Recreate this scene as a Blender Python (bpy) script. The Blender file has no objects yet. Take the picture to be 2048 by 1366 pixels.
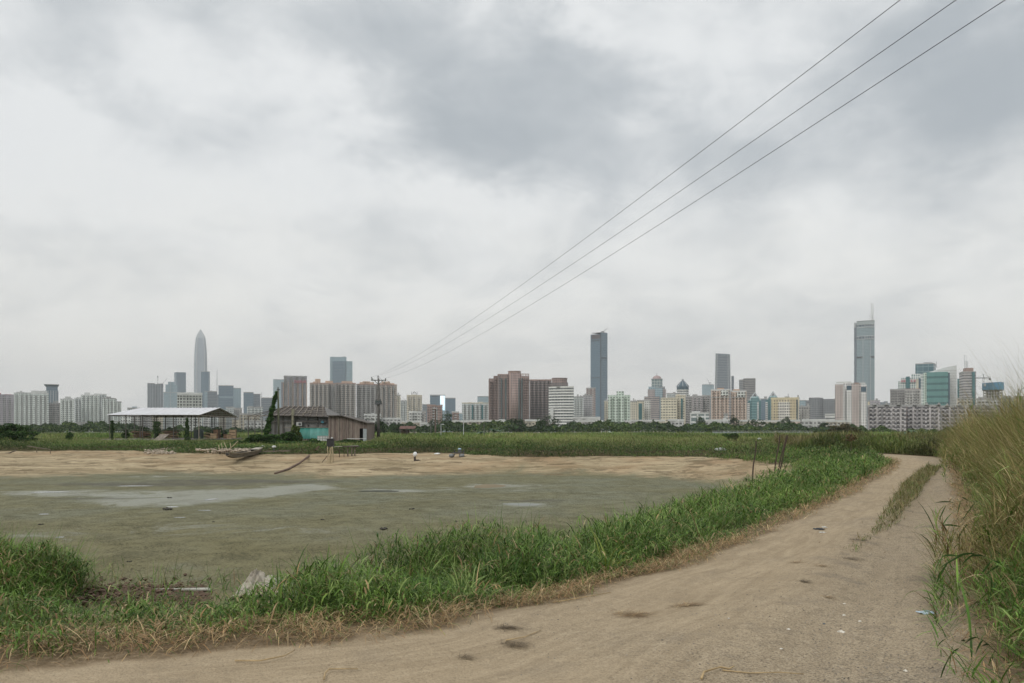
import bpy, math, random
import numpy as np
from mathutils import Vector, noise as mnoise
R = math.radians
random.seed(7)
rng = np.random.default_rng(11)
scene = bpy.context.scene
COL = scene.collection
# ------------------------------------------------------------------ camera
F = 2048 * 28 / 36.0          # focal length in photo pixels
HY = 862.0                    # row of the horizon in the photo
CH = 1.65                     # eye height over the track
cam_d = bpy.data.cameras.new('camera')
cam = bpy.data.objects.new('camera', cam_d)
COL.objects.link(cam)
cam.location = (0, 0, CH)
cam.rotation_euler = (R(90), 0, 0)
cam_d.lens = 28
cam_d.sensor_width = 36
cam_d.shift_y = (HY - 683) / 2048
cam_d.clip_start = 0.05
cam_d.clip_end = 40000
scene.camera = cam
scene.view_settings.view_transform = 'Standard'
scene.view_settings.look = 'None'
scene.view_settings.exposure = 0.0
scene.view_settings.gamma = 1.0
scene.view_settings.use_curve_mapping = False
scene.cycles.max_bounces = 6
scene.cycles.transparent_max_bounces = 8
scene.cycles.volume_bounces = 0


# ------------------------------------------------------------------ node helper
class E:
    """a socket with arithmetic: builds math nodes"""
    def __init__(s, nt, sock):
        s.nt, s.s = nt, sock

    def _m(s, op, b=None, c=None):
        n = s.nt.nodes.new('ShaderNodeMath')
        n.operation = op
        for i, q in enumerate((s, b, c)):
            if q is None:
                continue
            if isinstance(q, E):
                s.nt.links.new(q.s, n.inputs[i])
            else:
                n.inputs[i].default_value = q
        return E(s.nt, n.outputs[0])
    def __add__(s, b): return s._m('ADD', b)
    def __radd__(s, b): return s._m('ADD', b)
    def __sub__(s, b): return s._m('SUBTRACT', b)
    def __rsub__(s, b): return (s * -1) + b
    def __mul__(s, b): return s._m('MULTIPLY', b)
    def __rmul__(s, b): return s._m('MULTIPLY', b)
    def __truediv__(s, b): return s._m('DIVIDE', b)
    def __pow__(s, b): return s._m('POWER', b)
    def lt(s, b): return s._m('LESS_THAN', b)
    def gt(s, b): return s._m('GREATER_THAN', b)
    def floor(s): return s._m('FLOOR')
    def fract(s): return s._m('FRACT')
    def abs(s): return s._m('ABSOLUTE')
    def mx(s, b): return s._m('MAXIMUM', b)
    def mn(s, b): return s._m('MINIMUM', b)
    def exp(s): return s._m('EXPONENT')
    def clamp(s): return s.mx(0.0).mn(1.0)

    def ss(s, a, b, lo=0.0, hi=1.0):
        n = s.nt.nodes.new('ShaderNodeMapRange')
        n.interpolation_type = 'SMOOTHSTEP'
        s.nt.links.new(s.s, n.inputs[0])
        n.inputs[1].default_value = a
        n.inputs[2].default_value = b
        n.inputs[3].default_value = lo
        n.inputs[4].default_value = hi
        return E(s.nt, n.outputs[0])


def mixc(nt, fac, a, b):
    n = nt.nodes.new('ShaderNodeMix')
    n.data_type = 'RGBA'
    for i, q in ((0, fac), (6, a), (7, b)):
        if isinstance(q, E):
            nt.links.new(q.s, n.inputs[i])
        elif isinstance(q, (int, float)):
            n.inputs[i].default_value = q
        else:
            n.inputs[i].default_value = (*q, 1) if len(q) == 3 else q
    return E(nt, n.outputs[2])


def comb(nt, x, y, z):
    n = nt.nodes.new('ShaderNodeCombineXYZ')
    for i, q in enumerate((x, y, z)):
        if isinstance(q, E):
            nt.links.new(q.s, n.inputs[i])
        else:
            n.inputs[i].default_value = q
    return E(nt, n.outputs[0])


def sep(nt, v):
    n = nt.nodes.new('ShaderNodeSeparateXYZ')
    nt.links.new(v.s, n.inputs[0])
    return [E(nt, o) for o in n.outputs]


def noi(nt, vec, scale, detail=4.0, rough=0.5, dist=0.0, out=0):
    n = nt.nodes.new('ShaderNodeTexNoise')
    if vec is not None:
        nt.links.new(vec.s, n.inputs['Vector'])
    n.inputs['Scale'].default_value = scale
    n.inputs['Detail'].default_value = detail
    n.inputs['Roughness'].default_value = rough
    n.inputs['Distortion'].default_value = dist
    return E(nt, n.outputs[out])


# ------------------------------------------------------------------ sky
SUN_EL, SUN_AZ = 42.0, -148.0     # azimuth from the viewing direction, clockwise
world = bpy.data.worlds.new('World')
scene.world = world
world.use_nodes = True
wt = world.node_tree
wt.nodes.clear()


def az_el(px, py):
    x = (px - 1024) / F
    z = (HY - py) / F
    return math.atan2(x, 1.0), math.atan2(z, math.sqrt(1 + x * x))


def build_sky():
    nt = wt
    g = nt.nodes.new('ShaderNodeTexCoord')
    d = E(nt, g.outputs['Generated'])
    x, y, z = sep(nt, d)
    sky = nt.nodes.new('ShaderNodeTexSky')
    sky.sky_type = 'NISHITA'
    sky.sun_disc = False
    sky.sun_elevation = R(SUN_EL)
    sky.sun_rotation = R(SUN_AZ)
    sky.air_density = 1.0
    sky.dust_density = 3.0
    # cloud layer, seen from below: project the direction on a flat layer
    zz = z.mx(0.0) + 0.16
    P = comb(nt, x / zz, y / zz, 0.0)
    warp = noi(nt, P, 1.1, 3, 0.55, 0, 1)
    wx, wy, wz = sep(nt, warp)
    P2 = comb(nt, x / zz + (wx - 0.5) * 0.55, y / zz + (wy - 0.5) * 0.55, 3.7)
    n1 = noi(nt, P2, 0.85, 5, 0.52)
    n2 = noi(nt, P2, 2.6, 6, 0.55, 0.15)
    S = comb(nt, x * 1.0, y * 1.0, z * 1.7)
    n3 = noi(nt, S, 5.0, 5, 0.55)
    az = E(nt, x.s)._m('ARCTAN2', y)
    hor = (x * x + y * y)._m('SQRT')
    el = z._m('ARCTAN2', hor)
    w3 = noi(nt, S, 6.0, 6, 0.6, 0.0, 1)
    ax, ay, _ = sep(nt, w3)
    az = az + (ax - 0.5) * 0.26
    el = el + (ay - 0.5) * 0.20
    # broad grey masses and bright gaps: (px, py, half width, half height, tilt, amount)
    blobs = [
        (1000, 245, 185, 100, 10, .92), (1290, 300, 170, 65, 0, .66), (860, 150, 150, 90, 0, .40), (1170, 180, 110, 80, 20, .30), (905, 300, 100, 60, 0, .25),
        (330, 60, 230, 70, 10, .50), (800, 40, 220, 70, 0, .34), (500, 170, 90, 45, 30, .22),
        (1960, 185, 210, 95, -5, 1.6), (1980, 30, 200, 70, 0, .45), (1640, 80, 130, 60, -20, .22), (1620, 360, 170, 90, 0, .25),
        (60, 480, 150, 45, 0, .28), (30, 50, 110, 50, 0, .20), (700, 320, 60, 45, 60, .26), (660, 470, 130, 28, 10, .20),
        (1150, 610, 130, 45, -10, .32), (1060, 480, 60, 40, 0, .20), (380, 560, 190, 28, 0, .20), (1560, 630, 300, 45, 0, .28),
        (1900, 640, 300, 40, 0, .20), (160, 620, 110, 30, 10, .16), (900, 700, 300, 30, 0, .12), (1350, 700, 400, 50, 0, .22),
        (110, 210, 200, 80, 0, -.45), (1180, 30, 150, 45, -25, -.60), (1330, 170, 130, 50, 25, -.35), (650, 240, 120, 55, -40, -.42),
        (450, 400, 300, 90, 0, -.30), (960, 420, 150, 40, 0, -.38), (640, 590, 500, 45, 0, -.28), (250, 690, 450, 40, 0, -.15),
        (1560, 190, 110, 60, -20, -.22), (1380, 470, 200, 50, 0, -.16), (60, 330, 150, 60, 0, -.2), (1700, 560, 260, 40, 0, -.12)]
    tot = None
    for px, py, a, b, tl, am in blobs:
        a0, e0 = az_el(px, py)
        sx, sy = a / F * math.cos(a0) ** 2 * 1.0, b / F
        c, s_ = math.cos(R(tl)), math.sin(R(tl))
        dx, dy = az - a0, el - e0
        u = (dx * c + dy * s_) * (1 / sx)
        v = (dy * c - dx * s_) * (1 / sy)
        gs = ((u * u + v * v) * -0.62).exp() * am
        tot = gs if tot is None else tot + gs
    n4 = noi(nt, comb(nt, x * 1.0 + (wx - .5) * .3, y, z * 1.7 + (wy - .5) * .3), 8.0, 7, .56, .1)
    dens = tot * 0.66 + (n2 - 0.5) * 0.38 + (n3 - 0.5) * 1.0 + (n4 - 0.5) * 1.45 + 0.21
    dens = (1 - (((dens * 1.05 + 0.03).mx(0.0) ** 1.6) * -1.5).exp()) * 1.08
    # bright base of the overcast: neutral high up, warmer towards the horizon
    low = el.ss(0.0, 0.36)
    bright = mixc(nt, low, (10.1, 10.0, 9.45), (8.9, 9.1, 9.15))
    dark = mixc(nt, low, (6.9, 7.1, 7.1), (4.5, 4.95, 5.3))
    col = mixc(nt, dens, bright, dark)
    # sky brightened overhead, out of view, to light the haze and the ground
    up = el.ss(.45, 1.2, 1.0, 1.25)
    vm = nt.nodes.new('ShaderNodeVectorMath'); vm.operation = 'SCALE'
    nt.links.new(col.s, vm.inputs[0]); nt.links.new(up.s, vm.inputs[3])
    col = E(nt, vm.outputs[0])
    # the Nishita sky glows faintly through the overcast
    col = mixc(nt, 0.94, E(nt, sky.outputs[0]), col)
    bg = nt.nodes.new('ShaderNodeBackground')
    nt.links.new(col.s, bg.inputs[0])
    bg.inputs[1].default_value = 0.10
    o = nt.nodes.new('ShaderNodeOutputWorld')
    nt.links.new(bg.outputs[0], o.inputs[0])


build_sky()
world.cycles.sampling_method = 'MANUAL'
world.cycles.sample_map_resolution = 512
sl = bpy.data.lights.new('sun', 'SUN')
sl.energy = 1.4
sl.angle = R(25)
sl.color = (1.0, 0.96, 0.90)
sun = bpy.data.objects.new('sun', sl)
COL.objects.link(sun)
sa, se = R(SUN_AZ), R(SUN_EL)
sdir = Vector((math.sin(sa) * math.cos(se), math.cos(sa) * math.cos(se), math.sin(se)))
sun.rotation_euler = sdir.to_track_quat('Z', 'Y').to_euler()
sun.location = (0, 0, 50)


# ------------------------------------------------------------------ objects and tags
def tag(o, label=None, cat=None, group=None, kind=None):
    if label: o['label'] = label
    if cat: o['category'] = cat
    if group: o['group'] = group
    if kind: o['kind'] = kind
    return o


def empty(name, loc, rz=0.0, label=None, cat=None, group=None):
    o = bpy.data.objects.new(name, None)
    COL.objects.link(o)
    o.location = loc
    o.rotation_euler = (0, 0, rz)
    o.empty_display_size = 0.3
    return tag(o, label, cat, group)


class MB:
    def __init__(s):
        s.v, s.f = [], []

    def add(s, vs, fs):
        n = len(s.v)
        s.v += [tuple(p) for p in vs]
        s.f += [tuple(i + n for i in q) for q in fs]
        return s

    def box(s, x0, x1, y0, y1, z0, z1):
        return s.add([(x0, y0, z0), (x1, y0, z0), (x1, y1, z0), (x0, y1, z0), (x0, y0, z1), (x1, y0, z1), (x1, y1, z1), (x0, y1, z1)],
                     [(0, 3, 2, 1), (4, 5, 6, 7), (0, 1, 5, 4), (1, 2, 6, 5), (2, 3, 7, 6), (3, 0, 4, 7)])

    def prism(s, poly, z0, z1, poly2=None):
        n = len(poly)
        p2 = poly2 or poly
        zt = z1 if isinstance(z1, (list, tuple)) else [z1] * n
        vs = [(x, y, z0) for x, y in poly] + [(p[0], p[1], zt[i]) for i, p in enumerate(p2)]
        fs = [tuple(range(n - 1, -1, -1)), tuple(range(n, 2 * n))] + [(i, (i + 1) % n, n + (i + 1) % n, n + i) for i in range(n)]
        return s.add(vs, fs)

    def tube(s, pts, rad, n=8, cap=True):
        pts = [Vector(p) for p in pts]
        rs = rad if isinstance(rad, (list, tuple)) else [rad] * len(pts)
        vs, fs = [], []
        tt = (pts[-1] - pts[0]).normalized()
        ref = Vector((0, 0, 1)) if abs(tt.z) < .8 else Vector((0, 1, 0))
        for i, p in enumerate(pts):
            t = (pts[min(i + 1, len(pts) - 1)] - pts[max(i - 1, 0)]).normalized()
            a = t.cross(ref).normalized()
            b = a.cross(t).normalized()
            for k in range(n):
                w = 2 * math.pi * (k + .5) / n
                vs.append(p + a * (math.cos(w) * rs[i]) + b * (math.sin(w) * rs[i]))
        for i in range(len(pts) - 1):
            for k in range(n):
                fs.append((i * n + k, i * n + (k + 1) % n, (i + 1) * n + (k + 1) % n, (i + 1) * n + k))
        if cap:
            fs.append(tuple(range(n - 1, -1, -1)))
            m = (len(pts) - 1) * n
            fs.append(tuple(range(m, m + n)))
        return s.add(vs, fs)

    def lathe(s, prof, cx=0, cy=0, n=20):
        vs, fs = [], []
        for r, z in prof:
            for k in range(n):
                w = 2 * math.pi * k / n
                vs.append((cx + r * math.cos(w), cy + r * math.sin(w), z))
        for i in range(len(prof) - 1):
            for k in range(n):
                fs.append((i * n + k, i * n + (k + 1) % n, (i + 1) * n + (k + 1) % n, (i + 1) * n + k))
        fs.append(tuple(range(n - 1, -1, -1)))
        m = (len(prof) - 1) * n
        fs.append(tuple(range(m, m + n)))
        return s.add(vs, fs)

    def beam(s, p0, p1, w, h=None):
        """square bar between two points"""
        return s.tube([p0, p1], w * 0.7071, 4)

    def build(s, name, mat, parent=None, smooth=False):
        me = bpy.data.meshes.new(name)
        me.from_pydata(s.v, [], s.f)
        me.update()
        if smooth:
            me.polygons.foreach_set('use_smooth', [True] * len(me.polygons))
        o = bpy.data.objects.new(name, me)
        COL.objects.link(o)
        if mat is not None:
            me.materials.append(mat)
        if parent is not None:
            o.parent = parent
        return o


def np_mesh(name, verts, quads, mat, attrs=None, smooth=False, parent=None):
    """verts (N,3), quads (M,4) numpy -> object"""
    me = bpy.data.meshes.new(name)
    k = quads.shape[1]
    me.vertices.add(len(verts))
    me.vertices.foreach_set('co', np.ascontiguousarray(verts, dtype=np.float32).ravel())
    me.loops.add(quads.size)
    me.loops.foreach_set('vertex_index', np.ascontiguousarray(quads, dtype=np.int32).ravel())
    me.polygons.add(len(quads))
    me.polygons.foreach_set('loop_start', np.arange(0, quads.size, k, dtype=np.int32))
    if smooth:
        me.polygons.foreach_set('use_smooth', np.ones(len(quads), dtype=bool))
    me.update(calc_edges=True)
    for nm, (typ, arr) in (attrs or {}).items():
        a = me.attributes.new(nm, typ, 'POINT')
        a.data.foreach_set('color' if typ == 'FLOAT_COLOR' else 'value', np.ascontiguousarray(arr, dtype=np.float32).ravel())
    me.materials.append(mat)
    o = bpy.data.objects.new(name, me)
    COL.objects.link(o)
    if parent: o.parent = parent
    return o


# ------------------------------------------------------------------ materials
def mat_new(name):
    m = bpy.data.materials.new(name)
    m.use_nodes = True
    nt = m.node_tree
    p = nt.nodes['Principled BSDF']
    return m, nt, p


def setp(nt, p, key, v):
    if isinstance(v, E):
        nt.links.new(v.s, p.inputs[key])
    elif isinstance(v, (tuple, list)):
        p.inputs[key].default_value = (*v, 1)
    else:
        p.inputs[key].default_value = v


def bump(nt, p, h, strength=0.5, dist=0.05):
    b = nt.nodes.new('ShaderNodeBump')
    b.inputs['Strength'].default_value = strength
    b.inputs['Distance'].default_value = dist
    nt.links.new(h.s, b.inputs['Height'])
    nt.links.new(b.outputs[0], p.inputs['Normal'])


def coord(nt, kind='Object'):
    n = nt.nodes.new('ShaderNodeTexCoord')
    return E(nt, n.outputs[kind])


_mc = {}


def M(name, col, rough=0.8, var=0.25, scale=2.0, metal=0.0, stretch=(1, 1, 1), bmp=0.0):
    """weathered plain material: noise mottling round a base colour"""
    if name in _mc: return _mc[name]
    m, nt, p = mat_new(name)
    c = coord(nt)
    x, y, z = sep(nt, c)
    v = comb(nt, x * stretch[0], y * stretch[1], z * stretch[2])
    n = noi(nt, v, scale, 5, 0.6)
    dk = tuple(q * (1 - var) for q in col)
    lt = tuple(min(1, q * (1 + var * .7)) for q in col)
    cc = mixc(nt, n.ss(0.3, 0.7), dk, lt)
    setp(nt, p, 'Base Color', cc)
    p.inputs['Roughness'].default_value = rough
    p.inputs['Metallic'].default_value = metal
    if bmp: bump(nt, p, n, bmp, 0.02)
    _mc[name] = m
    return m


def facade(name, wall, glass, fh=3.0, bw=3.4, ww=.5, wh=.5, vary=.6, gr=.25, stain=.12, wall2=None, w2=0):
    """rows of windows at real storey height; w2>0 tints a vertical stripe every w2 metres"""
    key = 'f_' + name
    if key in _mc: return _mc[key]
    m, nt, p = mat_new(name)
    c = coord(nt)
    x, y, z = sep(nt, c)
    ge = nt.nodes.new('ShaderNodeNewGeometry')
    tn = nt.nodes.new('ShaderNodeVectorTransform')
    nt.links.new(ge.outputs['True Normal'], tn.inputs[0])
    tn.vector_type = 'NORMAL'; tn.convert_from = 'WORLD'; tn.convert_to = 'OBJECT'
    nx, ny, nz = sep(nt, E(nt, tn.outputs[0]))
    side = nz.abs().lt(0.6)
    isx = nx.abs().gt(ny.abs())
    u = (x * (1 - isx) + y * isx) * (1 / bw) + 500.25
    v = z * (1 / fh) + 0.1
    fu, fv = u.fract(), v.fract()
    wm = (fu - 0.5).abs().lt(ww / 2) * (fv - 0.55).abs().lt(wh / 2) * side
    wn = nt.nodes.new('ShaderNodeTexWhiteNoise')
    wn.noise_dimensions = '3D'
    nt.links.new(comb(nt, u.floor(), v.floor(), isx * 7).s, wn.inputs[0])
    rnd = E(nt, wn.outputs[0])
    lg = tuple(q + (w_ * .8 - q) * 0.55 for q, w_ in zip(glass, wall))
    gcol = mixc(nt, (rnd ** 2.0) * vary, glass, lg)
    sn = noi(nt, comb(nt, x * .25, y * .25, z * .04), 1.0, 4, .6)
    wcol = mixc(nt, sn.ss(.3, .7), tuple(q * (1 - stain * 1.5) for q in wall), tuple(min(1, q * (1 + stain)) for q in wall))
    if w2:
        st = ((x * (1 / w2) + 300.0).fract()).lt(0.3)
        wcol = mixc(nt, st, wcol, wall2)
    col = mixc(nt, wm, wcol, gcol)
    setp(nt, p, 'Base Color', col)
    setp(nt, p, 'Roughness', wm * (gr - 0.85) + 0.85)
    _mc[key] = m
    return m


def leafmat(name, attr='col', trans=0.25, rough=0.55):
    if name in _mc: return _mc[name]
    m, nt, p = mat_new(name)
    a = nt.nodes.new('ShaderNodeAttribute')
    a.attribute_name = attr
    c = E(nt, a.outputs['Color'])
    setp(nt, p, 'Base Color', c)
    p.inputs['Roughness'].default_value = rough
    p.inputs['Specular IOR Level'].default_value = 0.16
    if trans:
        t = nt.nodes.new('ShaderNodeBsdfTranslucent')
        nt.links.new(c.s, t.inputs[0])
        mx = nt.nodes.new('ShaderNodeMixShader')
        mx.inputs[0].default_value = trans
        nt.links.new(p.outputs[0], mx.inputs[1])
        nt.links.new(t.outputs[0], mx.inputs[2])
        nt.links.new(mx.outputs[0], nt.nodes['Material Output'].inputs[0])
    _mc[name] = m
    return m
# ------------------------------------------------------------------ terrain
MUDZ = -1.5
MUD = [(-150, 45), (-62, 50), (-34, 54), (-27.5, 60), (-17, 58), (-12.6, 53.5), (-6, 56), (0, 58.5), (6.5, 57.5), (10.5, 53.5),
       (12.8, 47), (12.2, 42.5), (9.6, 37), (6.2, 29.5), (2.4, 21.5), (-.6, 16.5), (-3.8, 14.6), (-6.3, 15.0), (-9, 15.2), (-20, 14.6), (-45, 15), (-150, 20)]
BNK = [(-170, 70), (-90, 76), (-51, 80), (-39, 84), (-30, 74), (-23, 71), (-14.4, 71), (-8.3, 76), (-3, 70), (1, 62.5), (7.2, 65), (15, 63.5), (18.3, 57),
       (18.6, 50), (16.8, 42.5), (13, 34), (9, 26.6), (5.4, 19.6), (3.4, 16), (1.6, 12.9), (.2, 10.7), (-1, 9.6), (-2.4, 8.9), (-5, 8.6), (-9, 8.4), (-22, 8), (-60, 7), (-170, 6)]
RL = [(-60, 1.2), (-20, 3.2), (-9, 4.4), (-3.5, 5.44), (-1.63, 6.14), (-.72, 6.6), (.38, 7.9), (2.0, 9.8), (3.68, 12.3), (8.7, 20.5), (16.2, 33.7),
      (21, 43), (22.9, 48.5), (22.9, 54), (21.5, 59)]
RR = [(-60, -8), (-20, -7), (-6, -6), (0.2, -5), (1.2, -1.5), (1.9, 1.5), (3.05, 5.2), (4.4, 7.8), (6.2, 11), (10.6, 19), (18.5, 33.7), (24.4, 44.5), (26.6, 50), (26.8, 57), (26, 62)]
MIDS = [(4.5, 10.7), (6.3, 13.5), (8.7, 17.8), (12.8, 25.2), (19.1, 36)]
MUD, BNK, RL, RR, MIDS = [np.array(q, float) for q in (MUD, BNK, RL, RR, MIDS)]
ROAD = np.vstack([RL, RR[::-1]])


def seg_dist(X, Y, P, closed):
    """distance to polyline and running length at the nearest point"""
    best = np.full(X.shape, 1e9)
    run = np.zeros(X.shape)
    n = len(P)
    L = 0.0
    for i in range(n if closed else n - 1):
        a, b = P[i], P[(i + 1) % n]
        d = b - a
        l2 = d @ d
        t = np.clip(((X - a[0]) * d[0] + (Y - a[1]) * d[1]) / l2, 0, 1)
        q = np.hypot(X - a[0] - t * d[0], Y - a[1] - t * d[1])
        m = q < best
        best = np.where(m, q, best)
        run = np.where(m, L + t * math.sqrt(l2), run)
        L += math.sqrt(l2)
    return best, run


def inside(X, Y, P):
    c = np.zeros(X.shape, bool)
    n = len(P)
    for i in range(n):
        x0, y0 = P[i]
        x1, y1 = P[(i + 1) % n]
        if y0 == y1: continue
        m = ((y0 > Y) != (y1 > Y)) & (X < (x1 - x0) * (Y - y0) / (y1 - y0) + x0)
        c ^= m
    return c


def sdf(X, Y, P):
    d, _ = seg_dist(X, Y, P, True)
    return np.where(inside(X, Y, P), -d, d)


def smooth(t):
    t = np.clip(t, 0, 1)
    return t * t * (3 - 2 * t)


def vn(X, Y, f, seed=0):
    """cheap smooth value noise, -1..1"""
    x, y = X * f + seed * 17.3, Y * f - seed * 9.1
    xi, yi = np.floor(x), np.floor(y)
    fx, fy = smooth(x - xi), smooth(y - yi)

    def h(a, b):
        v = np.sin(a * 127.1 + b * 311.7 + seed * 74.7) * 43758.5453
        return (v - np.floor(v)) * 2 - 1
    return (h(xi, yi) * (1 - fx) + h(xi + 1, yi) * fx) * (1 - fy) + (h(xi, yi + 1) * (1 - fx) + h(xi + 1, yi + 1) * fx) * fy


def fbm(X, Y, f, o=4, seed=0):
    s, a = 0, 1.0
    for i in range(o):
        s = s + a * vn(X, Y, f * 2 ** i, seed + i)
        a *= .5
    return s / 2


def fields(X, Y):
    w = fbm(X, Y, .12, 3, 3) * 0.9 * smooth((Y - 14) / 30)
    sM = sdf(X, Y, MUD) + w
    sB = sdf(X, Y, BNK) + fbm(X, Y, .5, 2, 8) * .35
    sR = sdf(X, Y, ROAD)
    dl, rl = seg_dist(X, Y, RL, False)
    dr, rr = seg_dist(X, Y, RR, False)
    return sM, sB, sR, dl, dr, rl, rr


def height(X, Y, fl=None):
    sM, sB, sR, dl, dr, rl, rr = fl or fields(X, Y)
    t = np.clip(sM, 0, None) / (np.clip(sM, 0, None) + np.clip(-sB, 1e-3, None))
    t = np.where(sB > 0, 1.0, t)
    z = MUDZ + 1.1 * (t * .55 + .45 * smooth(t))
    zb = 0.4 * smooth(sB / 2.6)
    z = z + np.where(sB > 0, zb, 0)
    z = z + (1 - np.exp(-np.clip(sM, 0, 9) / 2.0)) * np.where(sB < 0, 1, 0) * (fbm(X, Y, .30, 5, 5) * .22 + vn(X, Y * 1.6, .9, 9) * .05) * (1 - smooth(1 - (-sB) / 2.0))
    z = z + np.where(sM < 0, fbm(X, Y, .2, 4, 2) * .03 - .03, 0)
    off = smooth((sR - .2) / 2) * (sB > 0)
    z = z + off * fbm(X, Y, .15, 3, 1) * .10
    onr = smooth((-sR) / .5)
    lane = dl / np.maximum(dl + dr, .1)
    rut = -0.035 * (np.exp(-((lane - .27) / .09) ** 2) + np.exp(-((lane - .73) / .09) ** 2)) + .03 * np.exp(-((lane - .5) / .10) ** 2)
    z = z + onr * (rut + fbm(X, Y, .8, 3, 6) * .012)
    return z


def zat(x, y):
    return float(height(np.array([float(x)]), np.array([float(y)]))[0])


def hits(px, py):
    """where view rays through photo pixels meet the ground (arrays)"""
    px, py = np.atleast_1d(np.asarray(px, float)), np.atleast_1d(np.asarray(py, float))
    z = np.full(px.shape, -.6)
    for i in range(14):
        D = np.clip((CH - z) * F / (py - HY), 2, 400)
        z = .5 * z + .5 * height((px - 1024) / F * D, D)
    D = (CH - z) * F / (py - HY)
    return np.stack([(px - 1024) / F * D, D, z], -1)


def hit(px, py):
    return Vector(hits(px, py)[0])


def W(px, py, D):
    return Vector(((px - 1024) / F * D, D, CH + (HY - py) / F * D))


def ground_material():
    m, nt, p = mat_new('ground_material')

    def at(n):
        a = nt.nodes.new('ShaderNodeAttribute')
        a.attribute_name = n
        return E(nt, a.outputs['Fac'])
    sM, sB, sR, ln, ru = at('sM'), at('sB'), at('sR'), at('lane'), at('run')
    g = nt.nodes.new('ShaderNodeNewGeometry')
    pos = E(nt, g.outputs['Position'])
    x, y, z = sep(nt, pos)
    nb = noi(nt, pos, .22, 5, .6)
    nm = noi(nt, pos, 1.4, 6, .65)
    nf = noi(nt, pos, 14.0, 5, .7)
    ns = noi(nt, comb(nt, x * .16, y * .5, z * 4.0), 1.0, 6, .62, .6)      # bands that follow the shore
    # mud of the drained pond
    mud = mixc(nt, nb.ss(.35, .68), (.222, .210, .124), (.228, .232, .162))
    far = y.ss(20, 34)
    mud = mixc(nt, (1 - far) * .55, mud, (.220, .192, .094))
    # pale silt left by the last water
    def blob(px, py, a, b, tl=0):
        D = (CH - MUDZ) * F / (py - HY)
        X0 = (px - 1024) / F * D
        ax_, by_ = a / F * D, b * D * D / (F * (CH - MUDZ))
        c, s_ = math.cos(R(tl)), math.sin(R(tl))
        dx, dy = x - X0, y - D
        u = (dx * c + dy * s_) * (1 / ax_)
        v = (dy * c - dx * s_) * (1 / by_)
        return ((u * u + v * v) * -1.0).exp()
    silt = blob(160, 985, 260, 8) + blob(480, 985, 130, 16, -4) + blob(300, 1003, 150, 9, -8) + blob(990, 971, 90, 8) + blob(1040, 1008, 60, 6) + blob(780, 981, 70, 4) \
        + blob(600, 975, 60, 8) + blob(250, 1060, 330, 26) * .35 + blob(700, 1060, 500, 12) * .3 + blob(860, 975, 70, 5) * .4 + blob(330, 952, 160, 3) * .6
    strk = noi(nt, comb(nt, x * .30, y * .30, 2.0), 1.0, 7, .72, .8)
    silt = (silt + (nb - .5) * .9 + (nm - .5) * .5 + (strk - .5) * 2.4).ss(.38, .92)
    mud = mixc(nt, silt * .68, mud, (.285, .295, .240))
    damp = blob(300, 968, 330, 5) + blob(420, 960, 150, 3) + blob(200, 996, 250, 3) * .8 + blob(1060, 1000, 110, 3) + blob(600, 962, 130, 3) * .8 + blob(1150, 978, 80, 2) * .7 + blob(760, 977, 60, 2) * .7
    damp = (damp + (nm - .5) * .8 + (nb - .5) * .6 + (strk - .5) * 1.2).ss(.4, 1.0)
    mud = mixc(nt, damp * .75, mud, (.075, .068, .048))
    # shrinkage cracks
    vc = nt.nodes.new('ShaderNodeTexVoronoi')
    vc.feature = 'DISTANCE_TO_EDGE'
    w = noi(nt, pos, 5.0, 3, .6, 0, 1)
    wx, wy, wz = sep(nt, w)
    nt.links.new(comb(nt, x + wx * .22, y + wy * .22, 0.0).s, vc.inputs['Vector'])
    vc.inputs['Scale'].default_value = 8.5
    crack = E(nt, vc.outputs['Distance']).ss(.0, .075, 1, 0) * (1 - silt * .8) * nm.ss(.38, .6)
    mud = mixc(nt, crack * .75, mud, (.050, .047, .030))
    speck = noi(nt, comb(nt, x * 1.0, y * 2.2, 0.0), 9.0, 4, .75)
    mm = noi(nt, comb(nt, x * .5, y * .40, 9.0), .9, 8, .76, .5)
    mud = mixc(nt, mm.ss(.52, .62) * .6, mud, (.125, .118, .066))
    mud = mixc(nt, mm.ss(.36, .46, 1, 0) * .5, mud, (.235, .235, .165))
    mud = mixc(nt, speck.ss(.52, .62) * .8, mud, (.075, .070, .042))
    mud = mixc(nt, speck.ss(.30, .42, 1, 0) * .35, mud, (.27, .27, .20))
    mud = mixc(nt, nf.ss(.3, .75) * .30, mud, (.10, .095, .07))
    # sandy shore
    sand = mixc(nt, ns.ss(.34, .66), (.250, .200, .120), (.46, .375, .245))
    top = sB.ss(-13.0, -1.0)
    sand = mixc(nt, top * nb.ss(.38, .66) * .6, sand, (.34, .225, .130))
    dash = noi(nt, comb(nt, x * .30, y * .34, z * 5.0), 1.3, 8, .78, .5)
    sand = mixc(nt, dash.ss(.51, .59) * .85, sand, (.165, .128, .078))
    sand = mixc(nt, dash.ss(.34, .44, 1, 0) * .5, sand, (.50, .43, .30))
    sand = mixc(nt, nm.ss(.56, .72) * .5, sand, (.20, .150, .085))
    sand = mixc(nt, nf.ss(.5, .8) * .5, sand, (.22, .17, .10))
    near = y.ss(24, 44)
    sand = mixc(nt, near, (.235, .195, .115), sand)
    # streaks running down to the mud
    tr = noi(nt, comb(nt, x * .55 + y * .32, y * .10, 0.0), 1.7, 5, .6, .4)
    sand = mixc(nt, tr.ss(.60, .70) * .55, sand, (.165, .125, .075))
    f1 = (sM + (nm - .5) * 2.0 + (mm - .5) * 9.0).ss(-1.6, 2.4)
    col = mixc(nt, f1, mud, sand)
    # soil under the grass
    soil = mixc(nt, nm.ss(.35, .65), (.075, .062, .035), (.13, .105, .06))
    field = mixc(nt, nb.ss(.3, .7), (.050, .068, .020), (.085, .095, .030))
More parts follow.
